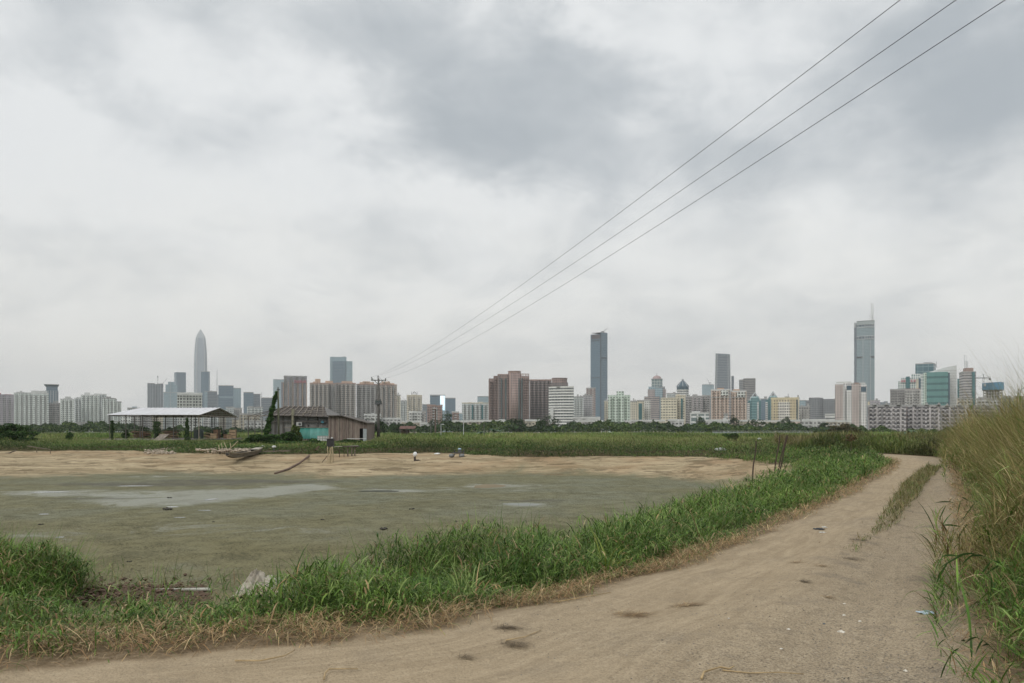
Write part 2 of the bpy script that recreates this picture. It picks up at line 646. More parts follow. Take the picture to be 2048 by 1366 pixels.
    soil = mixc(nt, y.ss(70, 110), soil, field)
    soil = mixc(nt, (sR + (nm - .5) * .8).ss(.1, 1.1, 1, 0) * y.ss(60, 80, 1, 0), soil, mixc(nt, nf.ss(.35, .65), (.17, .125, .075), (.30, .23, .15)))
    col = mixc(nt, (sB + (nm - .5) * .9).ss(-.25, .25), col, soil)
    # track: pale compacted sand and grit
    tl = noi(nt, comb(nt, ln * 15.0, ru * .6, 0.0), 1.0, 8, .80, .9)
    rd = noi(nt, pos, 7.0, 6, .75)
    blot = noi(nt, comb(nt, x, y, 5.0), 2.6, 6, .7, .4)
    grit = noi(nt, pos, 55.0, 3, .75)
    vg = nt.nodes.new('ShaderNodeTexVoronoi')
    nt.links.new(pos.s, vg.inputs['Vector'])
    vg.inputs['Scale'].default_value = 34.0
    peb = E(nt, vg.outputs['Distance']).ss(.10, .22, 1, 0)
    vcol = sep(nt, E(nt, vg.outputs['Color']))
    stony = ((ln + (nb - .5) * .5).ss(.36, .74) * .75 + (nb - .46).ss(0, .2) * .3).clamp()
    road = mixc(nt, tl.ss(.34, .66), (.335, .262, .172), (.455, .362, .245))
    road = mixc(nt, rd.ss(.50, .64) * (stony * .5 + .14), road, (.19, .148, .096))
    road = mixc(nt, rd.ss(.34, .46, 1, 0) * (stony * .4 + .2), road, (.55, .455, .325))
    road = mixc(nt, blot.ss(.57, .70) * (stony * .35 + .12), road, (.21, .17, .12))
    road = mixc(nt, stony * .5, road, (.360, .296, .212))
    road = mixc(nt, (nm.ss(.52, .66)) * (stony * .6 + .22), road, (.235, .195, .145))
    road = mixc(nt, grit.ss(.50, .62) * (stony * .7 + .28), road, (.14, .118, .088))
    road = mixc(nt, grit.ss(.36, .45, 1, 0) * (stony * .5 + .15), road, (.50, .44, .34))
    road = mixc(nt, peb * vcol[0].gt(.62) * (stony * .7 + .12), road, (.11, .10, .09))
    road = mixc(nt, peb * vcol[1].gt(.93) * (stony * .8 + .1), road, (.62, .58, .50))
    edge = (sR + (nm - .5) * .9 + (nf - .5) * .3)
    col = mixc(nt, edge.ss(-.12, .14), road, col)
    setp(nt, p, 'Base Color', col)
    wet = (1 - f1) * (silt * .42 + damp * .20) * (1 - edge.ss(-.2, .2) * 0)
    setp(nt, p, 'Roughness', (0.92 - wet).clamp())
    setp(nt, p, 'Specular IOR Level', wet * .7 + .06)
    h = nm * .04 + nf * .018 + grit * .008 + (tl * .010 + rd * .012) * (1 - edge.ss(-.1, .1)) - crack * .03 * (1 - f1) + (ns * .05 + dash * .10) * f1 + peb * .008 + (speck * .02 + mm * .04) * (1 - f1)
    b = nt.nodes.new('ShaderNodeBump')
    b.inputs['Strength'].default_value = 0.9
    b.inputs['Distance'].default_value = 1.0
    nt.links.new(h.s, b.inputs['Height'])
    nt.links.new(b.outputs[0], p.inputs['Normal'])
    return m


def build_ground():
    mat = ground_material()
    rad = [0.0, .35, .7]
    r = 1.0
    while r < 9000:
        rad.append(r)
        r *= 1.0165 if r < 140 else 1.05
    rad = np.array(rad)
    fine = np.arange(-44, 44.01, .22)
    coarse = np.concatenate([np.arange(46, 180, 3.0), np.arange(180, 314.5, 3.0)])
    ang = np.radians(np.concatenate([fine, coarse]))
    A, Q = np.meshgrid(ang, rad)
    X, Y = np.sin(A) * Q, np.cos(A) * Q
    fl = fields(X, Y)
    Z = height(X, Y, fl)
    sM, sB, sR, dl, dr, rl, rr = fl
    nr, na = X.shape
    idx = np.arange(nr * na).reshape(nr, na)
    i2 = np.concatenate([idx, idx[:, :1]], 1)
    q = np.stack([i2[:-1, :-1], i2[:-1, 1:], i2[1:, 1:], i2[1:, :-1]], -1).reshape(-1, 4)[:, ::-1]
    V = np.stack([X.ravel(), Y.ravel(), Z.ravel()], 1)
    lane = dl / np.maximum(dl + dr, .05)
    run = (rl + rr) / 2
    att = dict(sM=np.clip(sM, -30, 30), sB=np.clip(sB, -30, 30), sR=np.clip(sR, -30, 30), lane=lane, run=run)
    fc = lambda a: a.ravel()[q].mean(1)
    fR, fM, fB = fc(sR), fc(sM), fc(sB)
    reg = np.where(fR < 0, 0, np.where(fM < 0, 1, np.where(fB < 0, 2, 3)))
    for k, nm in enumerate(('dirt_road', 'pond_bed', 'sand_bank', 'ground')):
        qq = q[reg == k]
        u, inv = np.unique(qq, return_inverse=True)
        o = np_mesh(nm, V[u], inv.reshape(-1, 4), mat, {a: ('FLOAT', b.ravel()[u]) for a, b in att.items()}, smooth=True)
        tag(o, kind='structure')


build_ground()

# ------------------------------------------------------------------ blades of grass (numpy)
GREEN = [(.092, .172, .030), (.064, .128, .024), (.128, .212, .042), (.185, .250, .078), (.044, .090, .020)]
YGREEN = [(.190, .235, .060), (.130, .175, .048), (.22, .23, .085), (.10, .15, .040), (.24, .22, .10)]
STRAW = [(.42, .30, .155), (.30, .20, .10), (.52, .40, .23), (.22, .145, .075), (.36, .22, .11)]
TAN = [(.30, .25, .12), (.23, .20, .085), (.37, .30, .16), (.17, .165, .06), (.15, .175, .05)]


def pick(pal, n, jit=.18, w=None):
    pal = np.array(pal)
    i = rng.choice(len(pal), n, p=w)
    return pal[i] * (1 + rng.normal(0, jit, (n, 1))).clip(.45, 1.7)


def blades(name, base, length, width, az, elev, droop, col, tipcol=None, nseg=3, trans=.18, parent=None):
    """each blade is a tapering ribbon that starts at `base`, leaves at elevation `elev` and droops by `droop` radians"""
    n = len(base)
    dx, dy = np.sin(az), np.cos(az)
    tw = rng.uniform(-.9, .9, n)
    sxv, syv = np.cos(az + tw), -np.sin(az + tw)
    P = base.astype(float).copy()
    V = np.zeros((n, nseg + 1, 2, 3))
    C = np.zeros((n, nseg + 1, 2, 4))
    C[..., 3] = 1
    tipcol = col if tipcol is None else tipcol
    e = elev.copy()
    for k in range(nseg + 1):
        t = k / nseg
        w = width * (0.55 + 1.0 * t if t < .4 else (1 - t) / .6 * .95 + .04) * .5
        V[:, k, 0] = P - np.stack([sxv * w, syv * w, np.zeros(n)], 1)
        V[:, k, 1] = P + np.stack([sxv * w, syv * w, np.zeros(n)], 1)
        cc = col * (1 - t) + tipcol * t
        C[:, k, :, :3] = cc[:, None, :]
        st = length / nseg
        P = P + np.stack([dx * np.cos(e) * st, dy * np.cos(e) * st, np.sin(e) * st], 1)
        e = e - droop / nseg
    nv = (nseg + 1) * 2
    b = np.arange(n)[:, None] * nv
    k = np.arange(nseg)[None, :] * 2
    q = np.stack([b + k, b + k + 1, b + k + 3, b + k + 2], -1).reshape(-1, 4)
    return np_mesh(name, V.reshape(-1, 3), q, leafmat('grass_blade_material', trans=trans), {'col': ('FLOAT_COLOR', C.reshape(-1, 4))}, parent=parent)


def scatter(n, x0, x1, y0, y1):
    return rng.uniform(x0, x1, n), rng.uniform(y0, y1, n)


def vis(X, Y, m=1.08):
    """keep what can be seen from near the camera (a step aside too)"""
    return (np.abs(X) < (Y * .643 * m + 2.0)) & (Y > 1.5)


def build_verge():
    # density falls with distance, blades get a little broader so that they still cover
    out = []
    def region(n, x0, x1, y0, y1, fn):
        X, Y = scatter(n, x0, x1, y0, y1)
        k = vis(X, Y)
        X, Y = X[k], Y[k]
        fl = fields(X, Y)
        m = fn(X, Y, fl)
        keep = rng.uniform(0, 1, len(X)) < m
        X, Y = X[keep], Y[keep]
        fl = tuple(a[keep] for a in fl)
        return X, Y, height(X, Y, fl), fl
    # tall leafy grass on the shoulder between track and pond
    def cover(X, Y, fl):
        sM, sB, sR, dl, dr, rl, rr = fl
        left = smooth((-X - 2.35) / .8) * (Y < 22)              # lower and thinner at far left
        outer = .7 + fbm(X, Y, .5, 2, 4) * .3
        a = smooth((sR - .22 - fbm(X, Y, .9, 2, 21) * .3) / .35)
        reach = np.where(Y < 22, -1.3 + left * .9, -1.6) + fbm(X, Y, .45, 2, 12) * 1.1
        b = smooth((sB - reach) / .5)
        gapl = 1 - left * .88 * smooth((sR - 2.1) / .5) * (1 - smooth((-X - 6.2 + (Y - 8) * .3) / .8))
        clump = np.clip(.60 + fbm(X, Y, 1.9, 2, 30) * 1.3, .06, 1)
        side = (sB > -8) & (sR > 0) & (sR < 7.5) & (dl < 8) & (Y < 60)
        mound = np.exp(-((X + 7.1) / 1.25) ** 2 - ((Y - 10.6) / 1.3) ** 2) + np.exp(-((X + 5.7) / .5) ** 2 - ((Y - 9.4) / .5) ** 2) * .5
        sack = np.exp(-(((X + 3.35) / .75) ** 4) - ((Y - 10.9) / .8) ** 4)
        return np.clip(a * b * side * outer * gapl * clump * (1 - sack) + smooth((mound - .25) / .3), 0, 1)
    for (n, y0, y1, wd, sc) in ((760000, 5, 12, .0125, 1.0), (520000, 12, 22, .0155, 1.0), (420000, 22, 60, .028, 1.05)):
        X, Y, Z, fl = region(n, -12, 26, y0, y1, cover)
        sR, sB = fl[2], fl[1]
        n = len(X)
        left = smooth((-X - 1.9) / 1.0) * (Y < 22)
        H = (.26 + .42 * smooth((sR - .25) / 1.3)) * (1 - .42 * left * (1 - smooth((-X - 5.2) / .8))) * np.clip(.82 + fbm(X, Y, 1.1, 3, 33) * .95, .35, 1.6) * sc
        H = H * (1 - .25 * smooth((Y - 30) / 20))
        H = H + .20 * smooth(np.exp(-((X + 7.1) / 1.25) ** 2 - ((Y - 10.6) / 1.3) ** 2) * 1.4)
        up = rng.uniform(0, 1, n) ** .8 * H * .85
        base = np.stack([X, Y, Z + up], 1)
        L = rng.uniform(.12, .30, n) * sc * np.clip(H / .5, .5, 1.2)
        el = rng.uniform(-.1, 1.25, n)
        dr = rng.uniform(.6, 2.6, n)
        az = rng.uniform(0, 2 * math.pi, n)
        c = pick(GREEN, n, .2)
        hz = np.clip(fbm(X, Y, .6, 3, 40) * 1.4, -1, 1)[:, None]
        c = c * (1 + .28 * hz) + np.array([.02, .012, 0]) * np.clip(hz, 0, 1)
        dead = rng.uniform(0, 1, n) < (.085 + .28 * smooth((.7 - sR) / .6) + .07 * left)
        c[dead] = pick(STRAW, int(dead.sum()), .2) * .8
        out.append(blades('verge_grass', base, L, rng.uniform(.7, 1.7, n) * wd, az, el, dr, c, c * 1.15, 3))
        # stems standing out of the mass
        k = rng.uniform(0, 1, n) < .14
        m = int(k.sum())
        cs = pick(GREEN[:4], m, .2) * 1.15
        out.append(blades('verge_grass', np.stack([X, Y, Z], 1)[k], (H[k] * rng.uniform(.9, 1.45, m)).clip(.15, 1.2), rng.uniform(.5, 1.0, m) * wd, az[k],
                          rng.uniform(.8, 1.5, m), rng.uniform(0, 1.2, m), cs, cs * 1.1, 4))
    tx, ty = scatter(9000, -11, 20, 5, 46)
    fl = fields(tx, ty)
    k = vis(tx, ty) & (rng.uniform(0, 1, len(tx)) < cover(tx, ty, fl) * np.where(ty < 16, .9, .45)) & (fl[2] > .45)
    tx, ty = tx[k], ty[k]
    nb_ = 26
    X = np.repeat(tx, nb_) + rng.normal(0, .035, len(tx) * nb_)
    Y = np.repeat(ty, nb_) + rng.normal(0, .035, len(tx) * nb_)
    n = len(X)
    tone = np.repeat(pick(GREEN[:4], len(tx), .34) * np.where(rng.uniform(0, 1, (len(tx), 1)) < .1, np.array([[1.7, 1.25, 1.3]]), 1.0), nb_, 0)
    size = np.repeat(rng.uniform(.5, 1.15, len(tx)), nb_)
    c = tone * rng.uniform(.8, 1.2, (n, 1))
    d_ = rng.uniform(0, 1, n) < .07
    c[d_] = pick(STRAW, int(d_.sum())) * .8
    left = smooth((-X - 1.9) / 1.0) * smooth((X + 6.0) / .6)
    out.append(blades('verge_grass', np.stack([X, Y, height(X, Y)], 1), rng.uniform(.38, .78, n) * size * (1 - .3 * left), rng.uniform(.006, .0135, n) * (1 + Y / 40), rng.uniform(0, 6.3, n), rng.uniform(.75, 1.5, n), rng.uniform(.5, 2.3, n), c * .9, c * 1.25, 5))
    join_tag(out, 'verge_grass')
    # dry straw along the lip of the track
    out = []
    def cov2(X, Y, fl):
        sR, dl = fl[2], fl[3]
        wdt = np.where((X < -.6) & (Y < 12), .95, .42)
        s = sR + fbm(X, Y, 1.1, 3, 51) * .28
        return smooth((s + .16) / .2) * (1 - smooth((s - wdt) / .4)) * np.where(dl < 3, 1.0, np.where(fl[4] < 1.5, .45, 0)) * (Y < 48) * (.3 + .7 * (fbm(X, Y, 2.2, 2, 55) > -.12))
    for (n, y0, y1, wd) in ((480000, 4.2, 12, .0060), (220000, 12, 24, .009), (130000, 24, 50, .016)):
        X, Y, Z, fl = region(n, -9, 24, y0, y1, cov2)
        n = len(X)
        base = np.stack([X, Y, Z + rng.uniform(.0, .10, n)], 1)
        c = pick(STRAW, n, .25, [.3, .25, .15, .15, .15])
        g = rng.uniform(0, 1, n) < .16
        c[g] = pick(GREEN, int(g.sum()), .2)
        out.append(blades('dry_straw', base, rng.uniform(.06, .30, n), rng.uniform(.6, 1.5, n) * wd, rng.uniform(0, 6.3, n), rng.uniform(-.15, .85, n), rng.uniform(.2, 2.2, n), c, None, 3, .1))
    join_tag(out, 'dry_straw')
    # strip of short grass between the wheel tracks
    X, Y = scatter(260000, 3, 21, 10, 38)
    d, ru = seg_dist(X, Y, MIDS, False)
    tot = 28.5
    wdt = .12 + .14 * smooth(ru / 14) + .10 * fbm(X, Y, .9, 2, 60)
    k = (d < wdt) & (rng.uniform(0, 1, len(X)) < .6 + .4 * smooth(ru / 3)) & (ru > .05)
    X, Y, ru, d = X[k], Y[k], ru[k], d[k]
    n = len(X)
    Z = height(X, Y)
    c = np.where(rng.uniform(0, 1, (n, 1)) < .06 + .15 * (fbm(X, Y, .6, 2, 63)[:, None] > 0), pick(GREEN, n, .2) * .95, pick(TAN, n, .25) * .78)
    H = (.10 + .10 * smooth(ru / 10)) * rng.uniform(.5, 1.25, n) * np.clip(.9 + fbm(X, Y, 1.4, 2, 62) * .7, .4, 1.5)
    o = [blades('track_grass', np.stack([X, Y, Z + rng.uniform(0, .5, n) * H], 1), H * 1.1, rng.uniform(.004, .010, n) * (1 + Y / 30), rng.uniform(0, 6.3, n), rng.uniform(.2, 1.45, n), rng.uniform(.2, 1.8, n), c, None, 3)]
    X, Y = scatter(60000, 2, 21, 9, 38)
    d, ru = seg_dist(X, Y, MIDS, False)
    k = (d < .45 + fbm(X, Y, 1.5, 2, 61) * .35) & (rng.uniform(0, 1, len(X)) < .12)
    X, Y = X[k], Y[k]; n = len(X)
    o.append(blades('track_grass', np.stack([X, Y, height(X, Y) + .01], 1), rng.uniform(.05, .16, n), rng.uniform(.006, .012, n) * (1 + Y / 30), rng.uniform(0, 6.3, n), rng.uniform(0, .5, n), rng.uniform(.1, .8, n), pick(STRAW, n, .25) * .7, None, 2))
    join_tag(o, 'track_grass')
    # sparse seed stalks rising over the pond edge at left and middle
    xs, ys = [], []
    for (px, py, nn, sp) in ((330, 1175, 26, 100), (390, 1180, 34, 110), (200, 1165, 14, 60), (1080, 1088, 16, 60), (1000, 1100, 12, 40), (900, 1090, 8, 30)):
        for i in range(nn):
            q = hit(px + random.gauss(0, sp), py + random.uniform(-10, 12))
            xs.append(q.x); ys.append(q.y)
    X, Y = np.array(xs), np.array(ys); n = len(X)
    c = np.where(rng.uniform(0, 1, (n, 1)) < .5, pick(GREEN, n), pick(TAN, n))
    o = [blades('pond_edge_stalks', np.stack([X, Y, height(X, Y)], 1), rng.uniform(.35, .85, n), rng.uniform(.006, .012, n), rng.uniform(0, 6.3, n), rng.uniform(1.0, 1.5, n), rng.uniform(0, .9, n), c, None, 5)]
    X = np.repeat(X, 3); Y = np.repeat(Y, 3); n = len(X)
    o.append(blades('pond_edge_stalks', np.stack([X, Y, height(X, Y) + rng.uniform(0, .35, n)], 1), rng.uniform(.12, .3, n), rng.uniform(.006, .012, n), rng.uniform(0, 6.3, n), rng.uniform(.3, 1.3, n), rng.uniform(.2, 1.2, n), pick(GREEN, n) * 1.1, None, 3))
    join_tag(o, 'pond_edge_stalks')


STUFF = {'verge_grass': ('thick green grass on the shoulder between dirt track and drained pond', 'grass'),
         'dry_straw': ('dry cut straw lying along the lip of the dirt track', 'straw'),
         'track_grass': ('strip of short brown green grass between the two wheel tracks', 'grass'),
         'pond_edge_stalks': ('sparse thin grass stalks at the near edge of the pond mud', 'grass'),
         'bank_grass': ('dark green grass belt on the far bank of the pond', 'grass'),
         'field_grass': ('yellow green field of rough grass reaching to the tree line', 'grass'),
         'tall_reeds': ('tall tan and green reed grass leaning over the track at right', 'reeds'),
         'bend_scrub': ('brown and green scrub beyond the bend of the track', 'scrub')}


def join_tag(objs, name):
    """several numpy meshes of one growth become one object"""
    V, Q, C, off = [], [], [], 0
    for o in objs:
        me = o.data
        n = len(me.vertices)
        v = np.empty(n * 3, np.float32); me.vertices.foreach_get('co', v)
        c = np.empty(n * 4, np.float32); me.attributes['col'].data.foreach_get('color', c)
        q = np.empty(len(me.loops), np.int32); me.loops.foreach_get('vertex_index', q)
        V.append(v.reshape(-1, 3)); C.append(c); Q.append(q.reshape(-1, 4) + off); off += n
        bpy.data.objects.remove(o); bpy.data.meshes.remove(me)
    r = np_mesh(name, np.concatenate(V), np.concatenate(Q), leafmat('grass_blade_material'), {'col': ('FLOAT_COLOR', np.concatenate(C))})
    lb, ct = STUFF[name]
    return tag(r, lb, ct, kind='stuff')


def build_bank_grass():
    out = []
    for (n, y0, y1) in ((900000, 40, 92),):
        X, Y = scatter(n, -62, 44, y0, y1)
        k = vis(X, Y, 1.05)
        X, Y = X[k], Y[k]
        fl = fields(X, Y)
        sM, sB, sR = fl[0], fl[1], fl[2]
        m = smooth((sB + .5 - fbm(X, Y, .4, 3, 70) * 1.6) / .5) * (sR > .6) * (fl[3] > .8) * (sB < 22)
        m = m * np.where(sB < 5, 1, .6) * ~((X > 20) & (Y < 52) & (fl[3] < 3))
        keep = rng.uniform(0, 1, len(X)) < m
        X, Y, sB = X[keep], Y[keep], sB[keep]
        Z = height(X, Y)
        n = len(X)
        big = np.clip(.70 + fbm(X, Y, .42, 3, 72) * 1.2 + fbm(X, Y, .10, 2, 73) * .5, .2, 1.22)
        lefts = smooth((-X - 16) / 8)
        shd = smooth((-X / Y - .17) / .02) * (1 - smooth((-X / Y - .36) / .02))
        H = (.40 + .70 * smooth((sB + .3) / 2.2)) * big * (1 - .25 * lefts) * (1 - .5 * shd)
        c = pick(GREEN, n, .22)
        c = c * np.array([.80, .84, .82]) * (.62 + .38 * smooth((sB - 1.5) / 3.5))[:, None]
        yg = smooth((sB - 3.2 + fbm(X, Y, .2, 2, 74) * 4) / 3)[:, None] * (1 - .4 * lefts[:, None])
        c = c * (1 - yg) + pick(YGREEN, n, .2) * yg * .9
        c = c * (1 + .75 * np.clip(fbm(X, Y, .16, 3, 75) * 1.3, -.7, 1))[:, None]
        br = (rng.uniform(0, 1, n) < .06 + .12 * smooth(fbm(X, Y, .25, 2, 77) * 3))
        c[br] = pick(TAN, int(br.sum())) * .8
        base = np.stack([X, Y, Z + rng.uniform(0, .85, n) * H], 1)
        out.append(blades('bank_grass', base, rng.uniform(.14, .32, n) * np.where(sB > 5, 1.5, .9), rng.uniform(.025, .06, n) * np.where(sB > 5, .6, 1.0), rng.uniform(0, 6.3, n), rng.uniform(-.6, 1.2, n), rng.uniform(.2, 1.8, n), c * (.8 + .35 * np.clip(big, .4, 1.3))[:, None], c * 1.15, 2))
    join_tag(out, 'bank_grass')
    # scrub beyond the bend
    out = []
    X, Y = scatter(420000, 16, 64, 50, 94)
    fl = fields(X, Y)
    k = vis(X, Y) & (X / Y > .33) & (fl[2] > .5) & (fl[4] < 26) & (fl[1] > 1) & ((X > 27.5) | (Y > 62) | (fl[4] < 2) & (fl[2] > .5)) & (fbm(X, Y, .2, 3, 80) > -.45)
    k &= ~((fl[3] < fl[4]) & (Y < 59))
    X, Y = X[k], Y[k]; n = len(X)
    Z = height(X, Y)
    big = np.clip(.85 + fbm(X, Y, .25, 3, 82) * 1.8, .25, 1.9)
    H = .95 * big
    mixv = smooth(fbm(X, Y, .15, 2, 84) * 2.2 + .72)[:, None]
    c = (pick(TAN, n, .25) * mixv * .62 + pick(GREEN, n, .2) * np.array([.85, .66, .8]) * (1 - mixv)) * (1 + .8 * np.clip(fbm(X, Y, .22, 2, 86) * 1.6, -.75, .8))[:, None]
    out.append(blades('bend_scrub', np.stack([X, Y, Z + rng.uniform(0, .85, n) * H], 1), rng.uniform(.25, .7, n), rng.uniform(.02, .055, n), rng.uniform(0, 6.3, n), rng.uniform(.3, 1.5, n), rng.uniform(0, 1.2, n), c, c * 1.1, 3))
    join_tag(out, 'bend_scrub')
    # open field to the tree line
    out = []
    for (n, y0, y1, L, wd) in ((420000, 84, 150, .62, .040), (320000, 150, 430, .95, .10)):
        Y = y0 + (y1 - y0) * rng.uniform(0, 1, n)
        X = rng.uniform(-.68, .68, n) * Y
        fl = fields(X, Y)
        k = (fl[1] > 8) & (fl[2] > .6)
        # leave the yard of the sheds thin
        k &= ~((X > -76) & (X < -26) & (Y > 126) & (Y < 166) & (rng.uniform(0, 1, n) < .85))
        X, Y = X[k], Y[k]; m = len(X)
        Z = height(X, Y)
        f1 = fbm(X, Y, .045, 4, 90) * 1.5
        right = smooth((X / Y - .33) / .12)[:, None]
        yg = smooth(f1 * 2.2 + .62 + .4 * (Y < 120))[:, None]
        c = pick(GREEN, m, .18) * (1 - yg) * 1.05 + pick(YGREEN, m, .2) * yg
        c = c * (1 - right * .0) + right * pick(TAN, m, .2) * .15
        c = c * (1 + .6 * np.clip(fbm(X, Y, .06, 3, 94) * 1.5, -.6, 1))[:, None]
        big = np.clip(.70 + fbm(X, Y, .07, 4, 92) * 1.5, .15, 1.9)
        yard = (X / Y < -.17) & (Y < 166)
        big = np.where(yard, big * .33, big)
        out.append(blades('field_grass', np.stack([X, Y, Z + rng.uniform(0, .5, m) * big], 1), rng.uniform(.5, 1.1, m) * L * big, rng.uniform(.6, 1.4, m) * wd, rng.uniform(0, 6.3, m), rng.uniform(.3, 1.5, m), rng.uniform(0, 1.4, m), c, c * 1.15, 2))
    join_tag(out, 'field_grass')


def build_reeds():
    out = []
    for (n, y0, y1, wd) in ((560000, 2.5, 12, .010), (560000, 12, 24, .014), (360000, 24, 50, .022)):
        X, Y = scatter(n, 1, 36, y0, y1)
        fl = fields(X, Y)
        sR, dr = fl[2], fl[4]
        k = vis(X, Y, 1.12) & (sR > -.25) & (dr < fl[3]) & (dr < 5.5)
        X, Y, dr = X[k], Y[k], dr[k]
        e = dr - .22 - .15 * smooth((Y - 12) / 6) + .45 * smooth((Y - 20) / 8) + .42 * (1 - smooth((Y - 8) / 4)) - .04 * np.exp(-((Y - 13) / 4) ** 2) - fbm(X, Y, .6, 3, 100) * .7
        k = rng.uniform(0, 1, len(X)) < smooth(e / .5) * np.clip(.62 + fbm(X, Y, 1.6, 2, 101) * 1.2, .06, 1)
        X, Y, e = X[k], Y[k], e[k]; n = len(X)
        Z = height(X, Y)
        far = smooth((Y - 6.5) / 5)
        H = (.34 + (1.72 * far + .42) * smooth(e / 1.15)) * np.clip(.86 + fbm(X, Y, .8, 3, 103) * .9, .35, 1.5)
        
        top = rng.uniform(0, 1, n) ** .75
        base = np.stack([X, Y, Z + top * H * .8], 1)
        # wind lays the tops over towards the track
        az = rng.normal(-1.9, 1.35, n)
        dry = smooth(fbm(X, Y, .5, 3, 105) * 1.9 + .34 + .25 * far + .30 * (top - .5))[:, None]
        c = np.where(rng.uniform(0, 1, (n, 1)) < dry * .85, pick(TAN, n, .28) * (1 + .55 * far[:, None]), pick(GREEN, n, .28) * 1.15)
        st = rng.uniform(0, 1, n) < .10
        c[st] = pick(STRAW, int(st.sum()), .25) * .75
        out.append(blades('tall_reeds', base, rng.uniform(.25, .75, n) * np.clip(H / 1.2, .4, 1.1), rng.uniform(.5, 1.4, n) * wd, az, rng.uniform(.2, 1.4, n), rng.uniform(.3, 1.6, n), c, c * 1.15, 4))
        # broad arching leaves between the fine ones
        k = (rng.uniform(0, 1, n) < .055)
        m = int(k.sum())
        c = np.where(rng.uniform(0, 1, (m, 1)) < .62, pick(GREEN, m, .25) * 1.15, pick(STRAW, m, .25) * .7)
        out.append(blades('tall_reeds', base[k], rng.uniform(.4, .95, m) * np.clip(H[k] / 1.3, .45, 1.1), rng.uniform(1.3, 2.6, m) * wd, rng.uniform(0, 6.3, m), rng.uniform(.3, 1.4, m), rng.uniform(.6, 2.2, m), c * .9, c * 1.2, 5))
        # long plumed culms
        k = (rng.uniform(0, 1, n) < .16 * far + .02) & (e > .3)
        m = int(k.sum())
        c = pick(TAN, m, .2) * 1.2
        Lc = H[k] * rng.uniform(.95, 1.35, m)
        out.append(blades('tall_reeds', np.stack([X, Y, Z], 1)[k], Lc, rng.uniform(.35, .7, m) * wd, rng.normal(-1.8, .5, m), rng.uniform(1.0, 1.5, m), rng.uniform(.1, .95, m), c, c * 1.1, 6))
    # a few very long culms arching against the sky at far right
    n = 60
    Y = rng.uniform(7.5, 13, n)
    X = Y * rng.uniform(.64, .72, n)
    Z = height(X, Y)
    out.append(blades('tall_reeds', np.stack([X, Y, Z + .4], 1), rng.uniform(1.7, 2.5, n), rng.uniform(.005, .010, n), rng.normal(-1.6, .35, n), rng.uniform(1.15, 1.45, n), rng.uniform(.8, 1.9, n), pick(TAN, n), None, 9))
    join_tag(out, 'tall_reeds')


build_verge()
build_bank_grass()
build_reeds()
# ------------------------------------------------------------------ city materials
FA = facade
WHT = FA('white_green_apartment', (.66, .70, .67), (.13, .165, .165), 3.0, 2.6, .52, .5, .7)
WH2 = FA('pale_grey_apartment', (.56, .59, .58), (.10, .13, .14), 3.0, 2.2, .55, .55, .6)
MAU = FA('mauve_apartment', (.40, .37, .40), (.12, .13, .15), 3.0, 2.4, .5, .5, .5)
GRB = FA('brown_grey_apartment', (.40, .355, .315), (.085, .09, .095), 3.0, 2.7, .58, .52, .55)
GRC = FA('grey_apartment', (.33, .315, .305), (.07, .078, .085), 3.0, 2.4, .6, .5, .5)
BRN = FA('red_brown_apartment', (.305, .225, .198), (.075, .075, .08), 3.0, 2.6, .5, .48, .5)
DBR = FA('dark_brown_apartment', (.225, .190, .180), (.06, .065, .075), 3.0, 2.4, .58, .5, .45)
PNK = FA('pink_cream_apartment', (.56, .455, .385), (.095, .095, .10), 3.0, 2.9, .46, .52, .6)
CRM = FA('cream_apartment', (.58, .54, .43), (.12, .12, .11), 3.0, 3.0, .46, .46, .6)
YEL = FA('yellow_cream_apartment', (.62, .55, .40), (.11, .105, .10), 3.0, 2.8, .45, .5, .7)
LOW = FA('low_white_block', (.50, .505, .49), (.085, .09, .09), 3.1, 3.0, .62, .45, .5, .3, .22)
LOB = FA('low_beige_block', (.43, .395, .32), (.085, .08, .075), 3.0, 2.8, .55, .48, .5, .3, .25)
LOG = FA('low_grey_block', (.43, .42, .40), (.075, .08, .085), 2.9, 2.6, .62, .5, .6, .3, .25)
GRN = FA('green_white_apartment', (.56, .64, .57), (.10, .125, .11), 3.0, 3.1, .5, .5, .5)
BGL = FA('blue_curtain_wall', (.19, .245, .29), (.105, .165, .215), 4.0, 3.0, .8, .72, .25, .2, .06)
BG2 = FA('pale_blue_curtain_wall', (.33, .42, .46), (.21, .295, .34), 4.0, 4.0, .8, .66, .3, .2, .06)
BG3 = FA('deep_blue_curtain_wall', (.15, .215, .265), (.095, .155, .205), 4.2, 2.4, .82, .86, .22, .16, .05)
TEA = FA('teal_curtain_wall', (.11, .25, .26), (.05, .155, .165), 3.8, 3.0, .86, .76, .5, .16, .06)
TEG = FA('teal_glass_with_dark_bands', (.13, .27, .26), (.045, .12, .125), 8.2, 2.2, .82, .34, .6, .16, .06)
SLT = FA('slate_curtain_wall', (.225, .255, .28), (.105, .13, .155), 4.0, 2.6, .86, .6, .3, .2, .06)
GOF = FA('grey_office', (.31, .32, .325), (.09, .105, .12), 3.8, 3.2, .7, .55, .4)
BND = FA('white_banded', (.70, .70, .68), (.10, .11, .12), 3.2, 3.4, .96, .5, .45)
GBN = FA('grey_banded', (.42, .42, .41), (.085, .10, .115), 3.2, 3.4, .96, .52, .4)
BBN = FA('brown_banded', (.40, .365, .34), (.09, .105, .11), 4.0, 3.4, .97, .5, .4)
GRD = FA('white_frame_grid', (.68, .70, .66), (.07, .08, .08), 3.3, 3.3, .72, .68, .5)
DOT = FA('white_dotted_block', (.66, .67, .65), (.07, .075, .08), 3.2, 2.8, .48, .5, .3)
